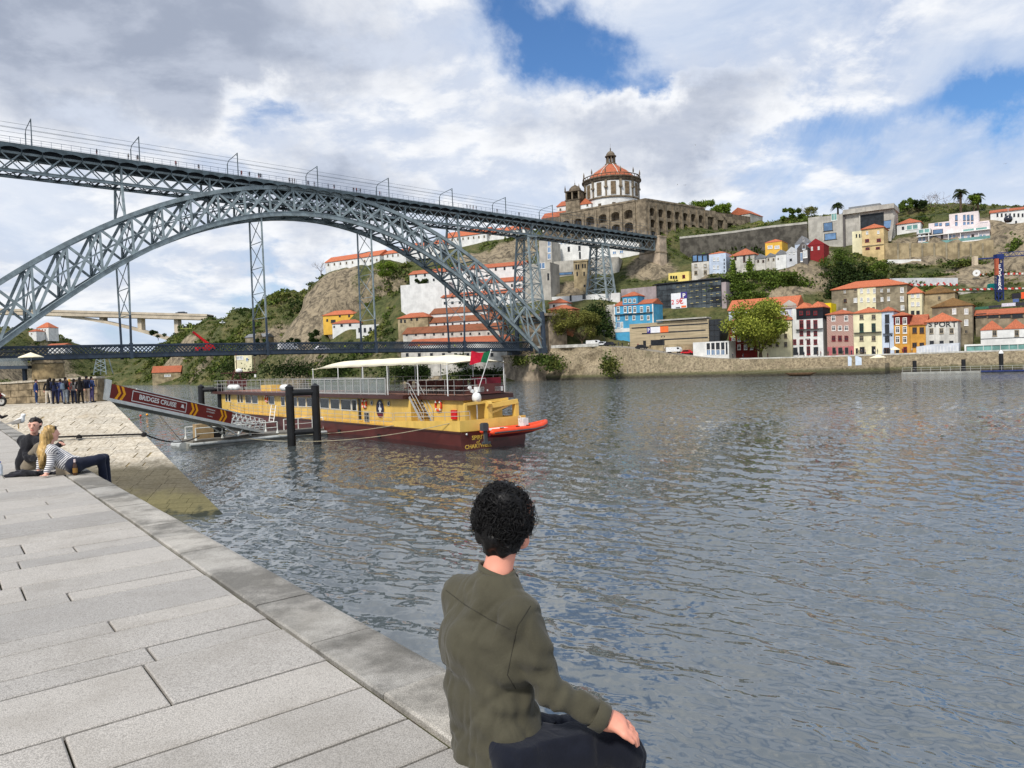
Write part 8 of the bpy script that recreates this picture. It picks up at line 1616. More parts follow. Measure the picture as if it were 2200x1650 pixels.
da = np.minimum(np.linalg.norm(co - (s1 + (ea - s1) * np.clip(((co - s1) @ (ea - s1)) / ((ea - s1) @ (ea - s1)), 0, 1)[:, None]), axis=1), np.linalg.norm(co - (ea + (ha - ea) * np.clip(((co - ea) @ (ha - ea)) / ((ha - ea) @ (ha - ea)), 0, 1)[:, None]), axis=1)); db = np.minimum(np.linalg.norm(co - (s2 + (eb - s2) * np.clip(((co - s2) @ (eb - s2)) / ((eb - s2) @ (eb - s2)), 0, 1)[:, None]), axis=1), np.linalg.norm(co - (eb + (hb - eb) * np.clip(((co - eb) @ (hb - eb)) / ((hb - eb) @ (hb - eb)), 0, 1)[:, None]), axis=1))
val = np.where((np.minimum(da, db) < .068) & (co[:, 2] < s1[2] + .01), co[:, 2], (co @ ax1)) * 225; at = me.attributes.new('stripe', 'FLOAT', 'POINT'); at.data.foreach_set('value', val.astype(np.float32))
sdf_object('jeans', [(h1, h2, .12, .12), (h1, k1, .098, .070), (k1, a1, .066, .05), (h2, k2, .098, .070), (k2, a2, .066, .05)], .015, cloth_mat('dark_jeans', srgb(34, 38, 54), weave=300), g3, mod=wr(.08, .016), cut=lambda c: np.where((c @ E2) < EDGE, Q + .004 - c[:, 2], -1))
for a in (a1, a2): sdf_object('shoe', [(a, a - UZ * .05 + E2 * .14, .045, .038, .03)], .016, pm('shoe_white', srgb(220, 220, 216), .6, .05, 3), g3)
BLOND = pm('hair_blonde', srgb(190, 156, 96), .5, .3, 26, spec=.4, stretch=(1, 1, .12)); bk3 = -fd
sdf_object('hair', [(hd + UZ * .045 - fd * .02, hd - UZ * .02 - fd * .045, .094, .088, .03), (hd - UZ * .02 + bk3 * .06, nk + bk3 * .085 - UZ * .08, .082, .080, .04), (nk + bk3 * .085 - UZ * .08, nk + bk3 * .11 - UZ * .30, .076, .040, .04), (nk + bk3 * .04 + V3(.05, -.08, -.04), nk + bk3 * .08 + V3(.0, -.10, -.26), .045, .026, .04)], .010, BLOND, g3, mod=lambda c: (np.sin((c @ np.array([.8, .6, 0])) * 190 + noise3(c, .08, 3) * 8) * .005) + (noise3(c, .03, 4) - .5) * .01)
mb = MB(); c = hd + UZ * .085 + fd * .055; sd = np.cross(fd, UZ); mb.box(c + sd * .045, (.06, .02, .05), sd, fd); mb.box(c - sd * .045, (.06, .02, .05), sd, fd); mb.build('sunglasses', M_BLK, g3)
# things beside the couple
bag = thing('handbag', 'small beige handbag standing beside the seated woman', 'handbag', onz(137, 1020, Q)); c = onz(137, 1020, Q); mb = MB(); exb = V3(.97, .24, 0); eyb = V3(-.24, .97, 0)
mb.box(c + UZ * .085 + eyb * .05, (.21, .10, .17), exb, eyb); mb.build('pouch', pm('bag_beige', srgb(176, 160, 136), .7, .1, 6), bag); mb = MB(); mb.box(c + UZ * .13 + eyb * (-.004), (.205, .012, .09), exb, eyb); mb.build('flap', pm('bag_flap', srgb(190, 176, 152), .7, .1, 6), bag); mb = MB(); mb.tube([c + exb * .1 + UZ * .15 + eyb * .05, c + exb * .16 + UZ * .12, c + exb * .15 + UZ * .02], .008, 5); mb.build('strap', pm('bag_strap', srgb(70, 56, 44), .7, .1, 6), bag)
bo = thing('beer_bottle', 'brown glass beer bottle standing on the quay edge', 'bottle', onz(162, 1021, Q)); c = onz(162, 1021, Q); mb = MB(); mb.lathe(c, [(.001, 0), (.030, 0), (.032, .01), (.032, .13), (.028, .155), (.014, .185), (.012, .225), (.014, .228), (.013, .24), (.001, .241)], 14); mb.build('glass', pm('brown_glass', srgb(64, 36, 14), .1, .1, 4, spec=.6), bo, smooth=True); mb = MB(); mb.lathe(c, [(.0335, .04), (.0335, .11)], 14); mb.build('label', pm('bottle_label', srgb(146, 108, 50), .6, .1, 6), bo); mb = MB(); mb.lathe(c, [(.0155, .195), (.0150, .228), (.0145, .2415), (.001, .2425)], 12); mb.build('neck_foil', pm('foil', srgb(220, 200, 196), .4, .1, 6), bo)
jc = onz(50, 1024, Q); o = sdf_object('folded_jacket', [(jc + V3(-.22, -.05, .02), jc + V3(.3, .1, .03), .035, .04), (jc + V3(-.1, .05, .04), jc + V3(.2, -.02, .05), .05, .045), (jc + V3(-.25, 0, .02), jc + V3(-.1, .12, .05), .03, .05), (jc + V3(.1, .1, .03), jc + V3(.4, .12, .02), .04, .03)], .014, cloth_mat('charcoal_jacket', srgb(42, 42, 48), weave=300, var=.5), None, mod=wr(.06, .035), cut=lambda c: Q + .003 - c[:, 2]); tag(o, 'crumpled charcoal jacket lying on the paving beside the couple', 'jacket')
wb = thing('water_bottle', 'clear plastic water bottle cut by the left edge of the picture', 'bottle', onz(1, 1022, Q)); c = onz(1, 1022, Q); mb = MB(); mb.lathe(c, [(.001, 0), (.033, 0), (.034, .05), (.031, .07), (.034, .09), (.034, .15), (.014, .19), (.013, .2)], 14); mb.build('body', pm('clear_plastic', srgb(206, 216, 224), .1, .05, 4, spec=.6), wb, smooth=True); mb = MB(); mb.lathe(c, [(.015, .2), (.015, .22), (.001, .221)], 12); mb.build('cap', pm('cap_blue', srgb(40, 60, 170), .4, .05, 4), wb)
# ---------------------------------------------------------------- standing people
def stand_prims(v):
 rg = random.Random(v); st = rg.uniform(.07, .13); lean = rg.uniform(-.03, .03); arm = rg.choice((0, 1, 2)); L = {}
 hR, hL = V3(.09, 0, .92), V3(-.09, 0, .92); kR, kL = V3(.09 + st * .3, -.02, .48), V3(-.09 - st * .3, .02, .48); aR, aL = V3(.09 + st * .5, 0, .07), V3(-.09 - st * .5, 0, .07); nk = V3(lean, 0, 1.44); sR, sL = V3(.18 + lean, 0, 1.40), V3(-.18 + lean, 0, 1.40); hd = V3(lean, .01, 1.61)
 if arm == 0: eR, wR, eL, wL = V3(.25, -.03, 1.12), V3(.25, .03, .88), V3(-.25, -.03, 1.12), V3(-.25, .03, .88)
 elif arm == 1: eR, wR, eL, wL = V3(.25, .0, 1.13), V3(.12, .20, 1.10), V3(-.25, .0, 1.13), V3(-.12, .2, 1.08)
 else: eR, wR, eL, wL = V3(.27, .02, 1.14), V3(.18, .16, .98), V3(-.25, -.03, 1.12), V3(-.25, .03, .88)
 body = [((hR + hL) / 2, nk - UZ * .15, .14, .13), (sR, sL, .07, .07), (hR, hL, .11, .11), (nk - UZ * .05, hd, .055, .06), (hd, hd + UZ * .04, .085, .085), (hd + V3(0, .06, -.04), hd + V3(0, .08, -.07), .05, .035), (sR, eR, .058, .05), (eR, wR, .048, .036), (sL, eL, .058, .05), (eL, wL, .048, .036), (wR, wR + (wR - eR) * .3, .036, .03), (wL, wL + (wL - eL) * .3, .036, .03), (hR, kR, .095, .07), (kR, aR, .068, .05), (hL, kL, .095, .07), (kL, aL, .068, .05), (aR - UZ * .03, aR + V3(.01, .15, -.04), .05, .04), (aL - UZ * .03, aL + V3(-.01, .15, -.04), .05, .04)]
 return body, hd, (sR, eR, wR, sL, eL, wL), (hR, kR, aR, hL, kL, aL), nk
PCACHE = {}
def person_mesh(v, h, longhair):
 key = (v, h, longhair)
 if key in PCACHE: return PCACHE[key]
 body, hd, arms, legs, nk = stand_prims(v)
 if longhair: body = body + [(hd - V3(0, .05, .0), nk - V3(0, .10, .12), .085, .06)]
 o = sdf_object('person_mesh', body, h, SKIN2, None); me = o.data; bpy.data.objects.remove(o); n = len(me.polygons); cen = np.empty(n * 3); me.polygons.foreach_get('center', cen); c = cen.reshape(-1, 3); mi = np.zeros(n, np.int32)
 z = c[:, 2]; wdist = np.minimum(np.linalg.norm(c - arms[2], axis=1), np.linalg.norm(c - arms[5], axis=1)); isarm = np.minimum(np.linalg.norm(c - (arms[1] + arms[2]) / 2, axis=1), np.linalg.norm(c - (arms[4] + arms[5]) / 2, axis=1)) < .15
 mi[:] = 1; mi[(z < .93) & ~isarm] = 2; mi[z < .10] = 3; mi[(wdist < .075)] = 0; mi[z > 1.49] = 0; hair = (z > 1.60) & (c[:, 1] < hd[1] + .055) | (z > 1.66); hair |= (z > 1.50) & (c[:, 1] < -.02);
 if longhair: hair |= (z > 1.28) & (c[:, 1] < -.085) & (np.abs(c[:, 0]) < .11)
 mi[hair] = 4
 for k in range(4): me.materials.append(SKIN2)
 me.polygons.foreach_set('material_index', mi); me.update(); PCACHE[key] = me; return me
CM = {}
def flat(c):
 if c not in CM: CM[c] = pm('cloth_%d_%d_%d' % c, srgb(*c), .9, .14, 4)
 return CM[c]
def person(label, p, rot, top, bot, v=1, h=.028, hairc=(28, 24, 22), longhair=False, shoe=(40, 40, 42), scale=1.0, group=None):
 me = person_mesh(v, h, longhair); o = bpy.data.objects.new('person', me); COL.objects.link(o); o.location = p; o.rotation_euler = (0, 0, rot); o.scale = (scale,) * 3; ORG[o.name] = np.array(p, float)
 for i, m in enumerate((SKIN2, flat(top), flat(bot), flat(shoe), flat(hairc))): o.material_slots[i].link = 'OBJECT'; o.material_slots[i].material = m
 return tag(o, label, 'person', group)
GRP = 'people queuing at the gangway'
for px, dy, rot, top, bot, v, lh, lab, sc in ((79, 868.5, -1.0, (40, 58, 108), (46, 66, 104), 1, False, 'person in blue jacket and jeans standing apart at the left', 1.0), (105, 868, .3, (24, 24, 30), (214, 204, 188), 2, True, 'person with long dark hair, black jacket and cream trousers', .98), (110, 866, 1.2, (60, 60, 66), (40, 40, 44), 3, False, 'taller dark-haired person half hidden behind the cream trousers', 1.04), (119, 868, .1, (28, 34, 64), (24, 28, 52), 4, True, 'person all in navy with bulky dark hair', 1.0), (131, 866, .4, (50, 60, 100), (48, 56, 100), 5, False, 'person in blue seen between two others in the queue', .98), (142, 868, -.3, (34, 30, 34), (126, 134, 142), 6, False, 'person in black with grey-blue backpack and grey jeans', 1.04), (152, 865, .5, (150, 60, 50), (40, 42, 60), 7, False, 'fair-haired person deep in the middle of the queue', .97), (160, 867, .0, (134, 130, 128), (38, 44, 66), 8, True, 'person in grey jacket and dark jeans in the queue', .96), (174, 867, .1, (22, 20, 22), (22, 20, 22), 9, True, 'person all in black with long hair near the gangway', 1.02), (188, 866, -.2, (26, 30, 50), (190, 170, 150), 10, False, 'person in navy sweater and beige trousers', 1.06), (198, 864.5, -.4, (46, 62, 104), (70, 64, 104), 11, False, 'person with blue backpack closest to the gangway', 1.03)):
 p = onz(px, dy, LZ); person(lab, p, rot, top, bot, v, .026, (196, 150, 70) if 'fair' in lab else (28, 24, 22), lh, (200, 198, 194) if v in (1, 2, 10) else (40, 40, 42), sc, GRP)
 if 'backpack' in lab:
  d = V3(math.sin(rot), -math.cos(rot), 0); q_ = p + d * .20 + UZ * 1.18; s_ = V3(math.cos(rot), math.sin(rot), 0); o = sdf_object('backpack', [(q_ - UZ * .14 - s_ * .06, q_ + UZ * .12 - s_ * .05, .10, .09), (q_ - UZ * .14 + s_ * .06, q_ + UZ * .12 + s_ * .05, .10, .09), (q_ - UZ * .12 + d * .05, q_ + d * .05 - UZ * .02, .10, .09)], .03, flat((96, 112, 128) if 'grey-blue' in lab else (66, 88, 140)), None); tag(o, 'grey-blue backpack on the back of the person in grey jeans' if 'grey-blue' in lab else 'blue backpack on the person closest to the gangway', 'backpack')
# tiny walkers on the upper deck, the lower deck and the far quay
PG = [(52, 48, 54), (120, 44, 44), (40, 48, 70), (96, 84, 70), (70, 76, 84), (30, 30, 34)]; rs = random.Random(3); ct = [0]
for wi, (px, py) in enumerate(((208, 332), (276, 340), (296, 343), (378, 354), (427, 361), (519, 374), (536, 377), (556, 379), (560, 379), (622, 389), (628, 390), (633, 390), (662, 394), (675, 396), (705, 400), (718, 401), (760, 408), (766, 409), (774, 410), (816, 416), (1003, 445), (1010, 446), (1017, 447), (1023, 448), (1068, 455), (1115, 462))):
 d = ray(px, py); o_ = bp(0, -3.9, 0); t = ((o_ - CO) @ BN) / (d @ BN); p = CO + d * t; p = V3(p[0], p[1], UT + .003); person('%s small walker from the left on the upper bridge deck' % ORD[wi], p, rs.uniform(0, 6), rs.choice(PG), rs.choice(PG), rs.randint(1, 3), .07, group='walkers on the upper deck')
for px, col, lab in ((730, (206, 226, 60), 'left of two workers in yellow vests on the lower deck'), (742, (206, 226, 60), 'right of two workers in yellow vests on the lower deck'), (900, (236, 190, 50), 'worker in amber vest on the lower deck'), (828, (206, 226, 60), 'lone worker in yellow vest on the lower deck'), (978, (206, 226, 60), 'worker in yellow vest near the right end of the lower deck')):
 d = ray(px, 748); o_ = bp(0, -2.8, 0); t = ((o_ - CO) @ BN) / (d @ BN); p = CO + d * t; tt = (p - BC) @ BU; person(lab, bp(tt, -2.8, LB + .755 + cam_(tt)), rs.uniform(0, 6), col, (40, 44, 60), 2, .07, group='workers on the lower deck')
for wi, px in enumerate((1330, 1338, 1352, 1372, 1380, 1398, 1429, 1432, 1575, 1597, 1650, 1715, 1728, 1757, 1764, 1780, 1797, 1812, 1830, 1846, 1852, 1860, 1880, 1886, 1900, 1912, 1940, 1960)):
 off = rs.uniform(2.5, 9.5); a = aof(px, off); person('%s small figure from the left on the far riverside street' % ORD[wi], bk(a, off, topz(a) + .09 + .004), rs.uniform(0, 6), rs.choice(PG + [(190, 180, 170), (150, 50, 44)]), rs.choice(PG), rs.randint(1, 3), .07, group='people on the far riverside street')
# ================================================================== near left: parapet, bastion, scooter, birds
M_OLDST = pm('old_masonry', srgb(150, 134, 108), .95, .28, 1.6, .6, 4, streak=.4); M_MAS = pm('bastion_stone', srgb(164, 142, 104), .95, .25, 1.0, .6, 3, streak=.3)
pw_ = thing('stone_parapet', 'rough old stone parapet wall behind the queue', 'wall', V3(-40, 53, LZ)); A = onz(-40, 871, LZ) + V3(0, 1.2, 0); B = onz(206, 866, LZ) + V3(-1.6, 3.2, 0); d = (B - A); L = np.linalg.norm(d); d /= L; n_ = V3(-d[1], d[0], 0); rs = random.Random(12)
mb = MB(); mb.hexa([A - UZ * .5, B - UZ * .5, B + n_ * .6 - UZ * .5, A + n_ * .6 - UZ * .5, A + UZ * 1.42, B + UZ * 1.62, B + n_ * .6 + UZ * 1.62, A + n_ * .6 + UZ * 1.42]); mb.build('core', M_OLDST, pw_)
u = 0.0
for row in range(3):
 u = -rs.random() * .5; z0 = .02 + row * .46
 while u < L:
  w = rs.uniform(.5, 1.1); a, b = max(u, 0) + .015, min(u + w, L) - .015
  if b - a > .1:
   p, q_ = A + d * a - n_ * rs.uniform(.05, .12), A + d * b - n_ * rs.uniform(.05, .12); lift = .2 * (a / L) * (z0 + .4) / 1.5; h = .44; mb = MB(); mb.hexa([p + UZ * (z0 + lift), q_ + UZ * (z0 + lift), q_ + n_ * .2 + UZ * (z0 + lift), p + n_ * .2 + UZ * (z0 + lift), p + UZ * (z0 + h + lift), q_ + UZ * (z0 + h + lift), q_ + n_ * .2 + UZ * (z0 + h + lift), p + n_ * .2 + UZ * (z0 + h + lift)]); mb.build('stone', M_OLDST, pw_)
  u += w
mb = MB(); mb.hexa([A - n_ * .12 + UZ * 1.44, B - n_ * .12 + UZ * 1.64, B + n_ * .7 + UZ * 1.64, A + n_ * .7 + UZ * 1.44, A - n_ * .12 + UZ * 1.58, B - n_ * .12 + UZ * 1.78, B + n_ * .7 + UZ * 1.78, A + n_ * .7 + UZ * 1.58]); mb.build('coping', M_RS, pw_)
YBS = 118; bc = ony(86, 818, YBS); bs = thing('stone_bastion', 'round stone bastion with a cafe terrace under the bridge end', 'tower', V3(bc[0], bc[1], 0)); rb_ = 30 * YBS / F; zt_ = ony(86, 782, YBS)[2]; z1_ = ony(86, 774, YBS)[2]
mb = MB(); mb.lathe((bc[0], bc[1] + rb_, 0), [(rb_ * 1.12, -2), (rb_ * 1.04, bc[2]), (rb_, zt_)], 28); mb.build('wall', M_MAS, bs, smooth=True); mb = MB(); mb.lathe((bc[0], bc[1] + rb_, zt_), [(rb_, 0), (rb_ * 1.08, .1), (rb_ * 1.08, .35), (rb_ * 1.0, .4), (rb_ * 1.0, z1_ - zt_), (rb_ * .8, z1_ - zt_), (0, .5)], 28); mb.build('parapet', M_OLDST, bs)
tr = thing('cafe_terrace', 'steel cafe terrace with glass railing left of the bastion', 'terrace', ony(20, 800, YBS)); a, b = ony(-60, 794, YBS), ony(60, 792, YBS); mb = MB(); mb.hexa([a, b, b + V3(0, 5, 0), a + V3(0, 5, 0), a + UZ * .5, b + UZ * .5, b + V3(0, 5, .5), a + V3(0, 5, .5)]); mb.build('slab', M_LOW, tr); mb = MB(); mb.hexa([a + UZ * .52, b + UZ * .52, b + V3(0, .04, .52), a + V3(0, .04, .52), a + UZ * 1.7, b + UZ * 1.7, b + V3(0, .04, 1.7), a + V3(0, .04, 1.7)]); mb.build('glass_railing', M_SCREEN, tr); mb = MB(); c = ony(36, 815, YBS); mb.box(c + V3(0, 2, .2), (.5, .5, 3.6)); mb.build('post', M_LOW, tr)
a2, b2 = ony(-60, 757, YBS), ony(34, 757, YBS); mb = MB(); mb.hexa([a2, b2, b2 + V3(0, 5, 0), a2 + V3(0, 5, 0), a2 + UZ * .3, b2 + UZ * .3, b2 + V3(0, 5, .3), a2 + V3(0, 5, .3)]); mb.build('awning', M_UND, tr)
def parasol(label, px, pyt, pyb, pyg, wpx, Y, group='white parasols'):
 c = ony(px, pyt, Y); R_ = wpx * Y / F / 2; zb = ony(px, pyb, Y)[2]; zg = ony(px, pyg, Y)[2]; root = thing('parasol', label, 'parasol', V3(c[0], c[1], zg), group); mb = MB(); mb.lathe((c[0], c[1], 0), [(.02, c[2]), (R_, zb), (R_ * .99, zb - .12)], 8); mb.lathe((c[0], c[1], -.03), [(R_ * .98, zb), (.02, c[2] - .03)], 8); mb.build('canopy', M_CANV, root); mb = MB(); mb.tube([(c[0], c[1], zg), (c[0], c[1], c[2])], .04, 6); mb.build('pole', M_WHT, root)
parasol('white parasol on the cafe terrace at the bastion', 66, 757, 767, 776, 48, YBS); parasol('large white parasol on the lower far quay', 1886, 762, 768, 778, 34, YO(1886, -4)); parasol('white parasol in front of the yellow narrow house', 1922, 744, 751, 762, 22, YO(1922, 8))
# scooter wheel and sitter cut by the left edge
wc = onz(4, 873, LZ + .0); sc_ = thing('scooter', 'parked scooter cut off by the left edge', 'scooter', wc); Rw = .34; cc = wc + UZ * Rw; mb = MB(); mb.tube([cc + V3(math.cos(t) * .27, 0, math.sin(t) * .27) for t in np.linspace(0, 2 * math.pi, 22)], .075, 8, caps=False); mb.build('tyre', M_BLK, sc_, smooth=True); mb = MB(); mb.lathe(cc, [(.05, .03), (.20, .03), (.21, -.03), (.05, -.03), (.05, .03)], 16, ax=(V3(1, 0, 0), UZ, V3(0, 1, 0))); mb.build('rim', M_STEEL, sc_)
mb = MB(); mb.box(cc + V3(-.45, 0, .38), (.9, .3, .34)); mb.box(cc + V3(-.5, 0, .62), (.7, .28, .12)); mb.build('body', M_DRED, sc_); mb = MB(); mb.box(cc + V3(.2, 0, .18), (.5, .16, .05)); mb.build('mudguard', M_BLK, sc_); mb = MB(); mb.tube([cc + V3(.1, -.1, .5), cc + V3(.34, -.1, .34)], .05, 8); mb.build('tail_lamp', M_STEEL, sc_)
p = onz(4, 900, Q); o = sdf_object('person', [(p + V3(-.9, .2, .15), p + V3(-.9, .1, .6), .16, .15), (p + V3(-.9, .1, .6), p + V3(-.88, .1, .86), .06, .09), (p + V3(-.85, .05, .12), p + V3(-.35, 0, .28), .09, .07), (p + V3(-.35, 0, .28), p + V3(.0, 0, .07), .07, .05), (p + V3(.0, 0, .05), p + V3(.2, .02, .12), .05, .035), (p + V3(-.9, -.1, .5), p + V3(-.6, -.15, .25), .05, .04)], .02, flat((28, 26, 30)), None); tag(o, 'person in dark clothes sitting at the left edge, legs stretched out', 'person')
def gull(label, p, s, fly, yaw, group='gulls'):
 c, si = math.cos(yaw), math.sin(yaw); f_ = V3(c, si, 0); sd = V3(-si, c, 0); root = thing('gull', label, 'bird', p, group)
 if not fly:
  sdf_object('body', [(p + UZ * .17 * s - f_ * .14 * s, p + UZ * .24 * s + f_ * .08 * s, .05 * s, .085 * s), (p + UZ * .26 * s + f_ * .10 * s, p + UZ * .38 * s + f_ * .13 * s, .06 * s, .05 * s), (p + UZ * .38 * s + f_ * .13 * s, p + UZ * .39 * s + f_ * .16 * s, .05 * s, .04 * s)], .014, M_WHT, root); mb = MB()
  for k in (-1, 1): mb.hexa([p + UZ * .30 * s + f_ * .1 * s + sd * k * .07 * s, p + UZ * .16 * s - f_ * .34 * s + sd * k * .03 * s, p + UZ * .14 * s - f_ * .32 * s + sd * k * .05 * s, p + UZ * .18 * s + f_ * .08 * s + sd * k * .095 * s] + [x + sd * k * .012 for x in (p + UZ * .30 * s + f_ * .1 * s + sd * k * .075 * s, p + UZ * .16 * s - f_ * .34 * s + sd * k * .035 * s, p + UZ * .14 * s - f_ * .32 * s + sd * k * .055 * s, p + UZ * .18 * s + f_ * .08 * s + sd * k * .1 * s)])
  mb.build('wing', flat((140, 136, 130)), root); mb = MB()
  for k in (-1, 1): mb.tube([p + sd * k * .03 * s, p + sd * k * .03 * s + UZ * .16 * s], .008, 5)
  mb.tube([p + UZ * .385 * s + f_ * .17 * s, p + UZ * .375 * s + f_ * .24 * s], [.014, .004], 5); mb.build('leg', flat((220, 170, 60)), root)
 else:
  mb = MB(); mb.tube([p - f_ * .3 * s, p, p + f_ * .25 * s], [.03 * s, .09 * s, .03 * s], 8); mb.build('body', M_WHT, root); mb = MB()
  for k in (-1, 1): q1 = p + sd * k * .38 * s + UZ * .16 * s; q2 = p + sd * k * .75 * s + UZ * .10 * s - f_ * .12 * s; mb.add([p + f_ * .1 * s, p - f_ * .1 * s, q1 - f_ * .08 * s, q1 + f_ * .08 * s, q2, p + f_ * .1 * s + UZ * .02, p - f_ * .1 * s + UZ * .02, q1 - f_ * .08 * s + UZ * .02, q1 + f_ * .08 * s + UZ * .02], [(0, 1, 2, 3), (3, 2, 4), (8, 7, 6, 5), (4, 7, 8)])
  mb.build('wing', M_WHT if s > 1 else flat((120, 124, 130)), root)
gull('gull standing on the paving behind the couple', onz(40, 921, Q), 1.05, False, .3); gull('white gull flying before the green slope', ony(478, 693, 150), 2.0, True, .4)
for i, (px, py) in enumerate(((1455, 397), (1472, 398), (1494, 312), (2160, 352))): gull(('left of two dark birds low in the sky', 'right of two dark birds low in the sky', 'dark bird high right of the church', 'lone dark bird above the palms')[i], ony(px, py, 260), .95, True, i * 1.3, 'distant birds')
# ================================================================== on and around the bridge
tel = thing('telehandler', 'red telescopic handler with raised boom on the lower bridge deck', 'telehandler', bp(-33.5, -1.5, LB + .76)); M_TR = pm('machine_red', srgb(226, 34, 34), .4, .05, 1); tz = LB + .76 + .35; tq = lambda a, n, z: bp(-33.0 + a, -1.5 + n, tz + z)
mb = MB(); mb.box(tq(0, 0, 1.15), (4.6, 1.9, .9), BU, BN); mb.box(tq(1.2, 0, 1.8), (1.8, 1.6, .9), BU, BN); mb.build('chassis', M_TR, tel); d0 = ray(414, 713); o_ = bp(0, -1.5, 0); tt = ((o_ - CO) @ BN) / (d0 @ BN); tip = CO + d0 * tt
mb = MB(); mb.beam(tq(1.6, 0, 1.9), tip, .55, .6, BN); mb.build('boom', M_TR, tel); mb = MB(); mb.box(tip - BU * 1.6 + UZ * .8, (2.4, 1.4, .2), BU, BN)
for i in (-1, 1):
 for j in (-1, 1): mb.box(tip - BU * 1.6 + BU * i * 1.1 + BN * j * .65 + UZ * 1.4, (.08, .08, 1.2), BU, BN)
mb.box(tip - BU * 1.6 + UZ * 2.0, (2.3, .08, .08), BU, BN); mb.build('work_basket', flat((190, 200, 110)), tel)
for a in (-1.5, 1.6):
 for n in (-1, 1): mb = MB(); mb.lathe(tq(a, n * .9, .62), [(.2, -.2), (.6, -.2), (.6, .2), (.2, .2), (.2, -.2)], 14, ax=(BU, UZ, BN)); mb.build('wheel', M_BLK, tel)
def vehicle(name, label, p, ex, L_, W_, H_, col, van=False, group=None):
 ey = V3(-ex[1], ex[0], 0); root = thing(name, label, 'van' if van else 'car', p, group); q_ = lambda a, b, z: p + ex * a + ey * b + UZ * z; prof = [(-.5, .3), (.5, .3), (.5, .6), (.42, .95), (.30, 1.0), (-.48, 1.0), (-.5, .9)] if van else [(-.5, .25), (.5, .25), (.5, .5), (.3, .58), (.16, 1.0), (-.28, 1.0), (-.42, .6), (-.5, .56)]
 mb = MB(); mb.prism([(x * L_, z * H_) for x, z in prof], -W_ / 2, W_ / 2, ex, UZ, -ey, p); mb.build('body', flat(col), root)
 wp = [(.28, .95), (.42, .9), (.46, .64), (.28, .64)] if van else [(-.36, .62), (.24, .62), (.13, .94), (-.25, .94)]
 mb = MB(); mb.prism([(x * L_, z * H_) for x, z in wp], -W_ / 2 - .02, W_ / 2 + .02, ex, UZ, -ey, p); mb.build('window', G_DARK, root)
 for a in (-.32, .32):
  for s in (-1, 1): mb = MB(); mb.lathe(q_(a * L_, s * (W_ / 2 - .1), .32), [(.1, -.12), (.32, -.12), (.32, .12), (.1, .12)], 12, ax=(ex, UZ, ey)); mb.build('wheel', M_BLK, root)
vehicle('van', 'white van on the lower bridge deck', bp(-9.5, -.5, LB + .76 + .5), BU, 5.2, 2.0, 2.4, (230, 230, 230), True); vehicle('car', 'white car behind the van on the lower bridge deck', bp(1, -.5, LB + .76 + .5), BU, 4.3, 1.8, 1.5, (224, 224, 226))
def on_street(px, off): a = aof(px, off); return bk(a, off, topz(a) + .1)
for px, off, col, van, lab in ((1276, 7, (232, 232, 230), True, 'white delivery van parked under the riverside trees'), (1297, 6, (220, 222, 224), False, 'white car right of the parked delivery van'), (1312, 5, (44, 46, 54), False, 'dark car parked at the street corner'), (1262, 9, (60, 76, 120), False, 'blue car behind the delivery van'), (1449, 3.5, (236, 236, 234), True, 'white van on the sloping riverside street'), (1380, 3.2, (40, 42, 46), False, 'dark car on the sloping riverside street'), (1478, 9.6, (206, 40, 52), False, 'red car on the ramp below the low car park')):
 p = on_street(px, off); vehicle('van' if van else 'car', lab, p, BKX, 5.0 if van else 4.2, 1.9, 2.2 if van else 1.5, col, van, 'vehicles on the far riverside street')
# ================================================================== building site and tower crane
YC = YO(2148, 52); cb = ony(2148, 682, YC); ct_ = ony(2147, 556, YC); M_CB = pm('crane_blue', srgb(34, 52, 110), .5, .08, 1)
crn = thing('tower_crane', 'blue tower crane lettered vertically on its mast', 'crane', cb); mb = MB(); w = .8
for i in (-1, 1):
 for j in (-1, 1): mb.beam(cb + V3(i * w, j * w, -2), V3(cb[0] + i * w, cb[1] + j * w, ct_[2]), .22)
z = cb[2]
while z < ct_[2]:
 for j in (-1, 1): mb.beam(V3(cb[0] - w, cb[1] + j * w, z), V3(cb[0] + w, cb[1] + j * w, z + 1.6), .13); mb.beam(V3(cb[0] + j * w, cb[1] - w, z), V3(cb[0] + j * w, cb[1] + w, z + 1.6), .13)
 z += 1.6
mb.build('mast', M_CB, crn); fz = Fac(2148, 640, YC - 1.0, -.35); zA, zB = fz.loc(2148, 628)[1], fz.loc(2148, 565)[1]
mb = MB(); slab(fz, -.85, .85, zA, zB, .05, -.02, mb); mb.build('name_board', pm('board_navy', srgb(26, 38, 84), .6, .05, 1), crn)
for i, ch in enumerate('FORTERA'): put_text(crn, ch, 1.55, fz.pt(.05, zB - 1.1 - i * (zB - zA - 2.2) / 6.2, .09), fz.ex, UZ, M_TXTW, ext=.02, bold=.02)
mb = MB(); e = V3(.94, -.34, 0); top = V3(cb[0], cb[1], ct_[2])
for k in (-.5, .5): mb.beam(top + V3(0, k, .5), top + e * 26 + V3(0, k, .5), .2)
mb.beam(top + UZ * 1.9, top + e * 24 + UZ * 1.6, .18)
for i in range(16): mb.beam(top + e * (i * 1.6) + UZ * .5, top + e * (i * 1.6 + .8) + UZ * 1.8, .12); mb.beam(top + e * (i * 1.6 + .8) + UZ * 1.8, top + e * (i * 1.6 + 1.6) + UZ * .5, .12)
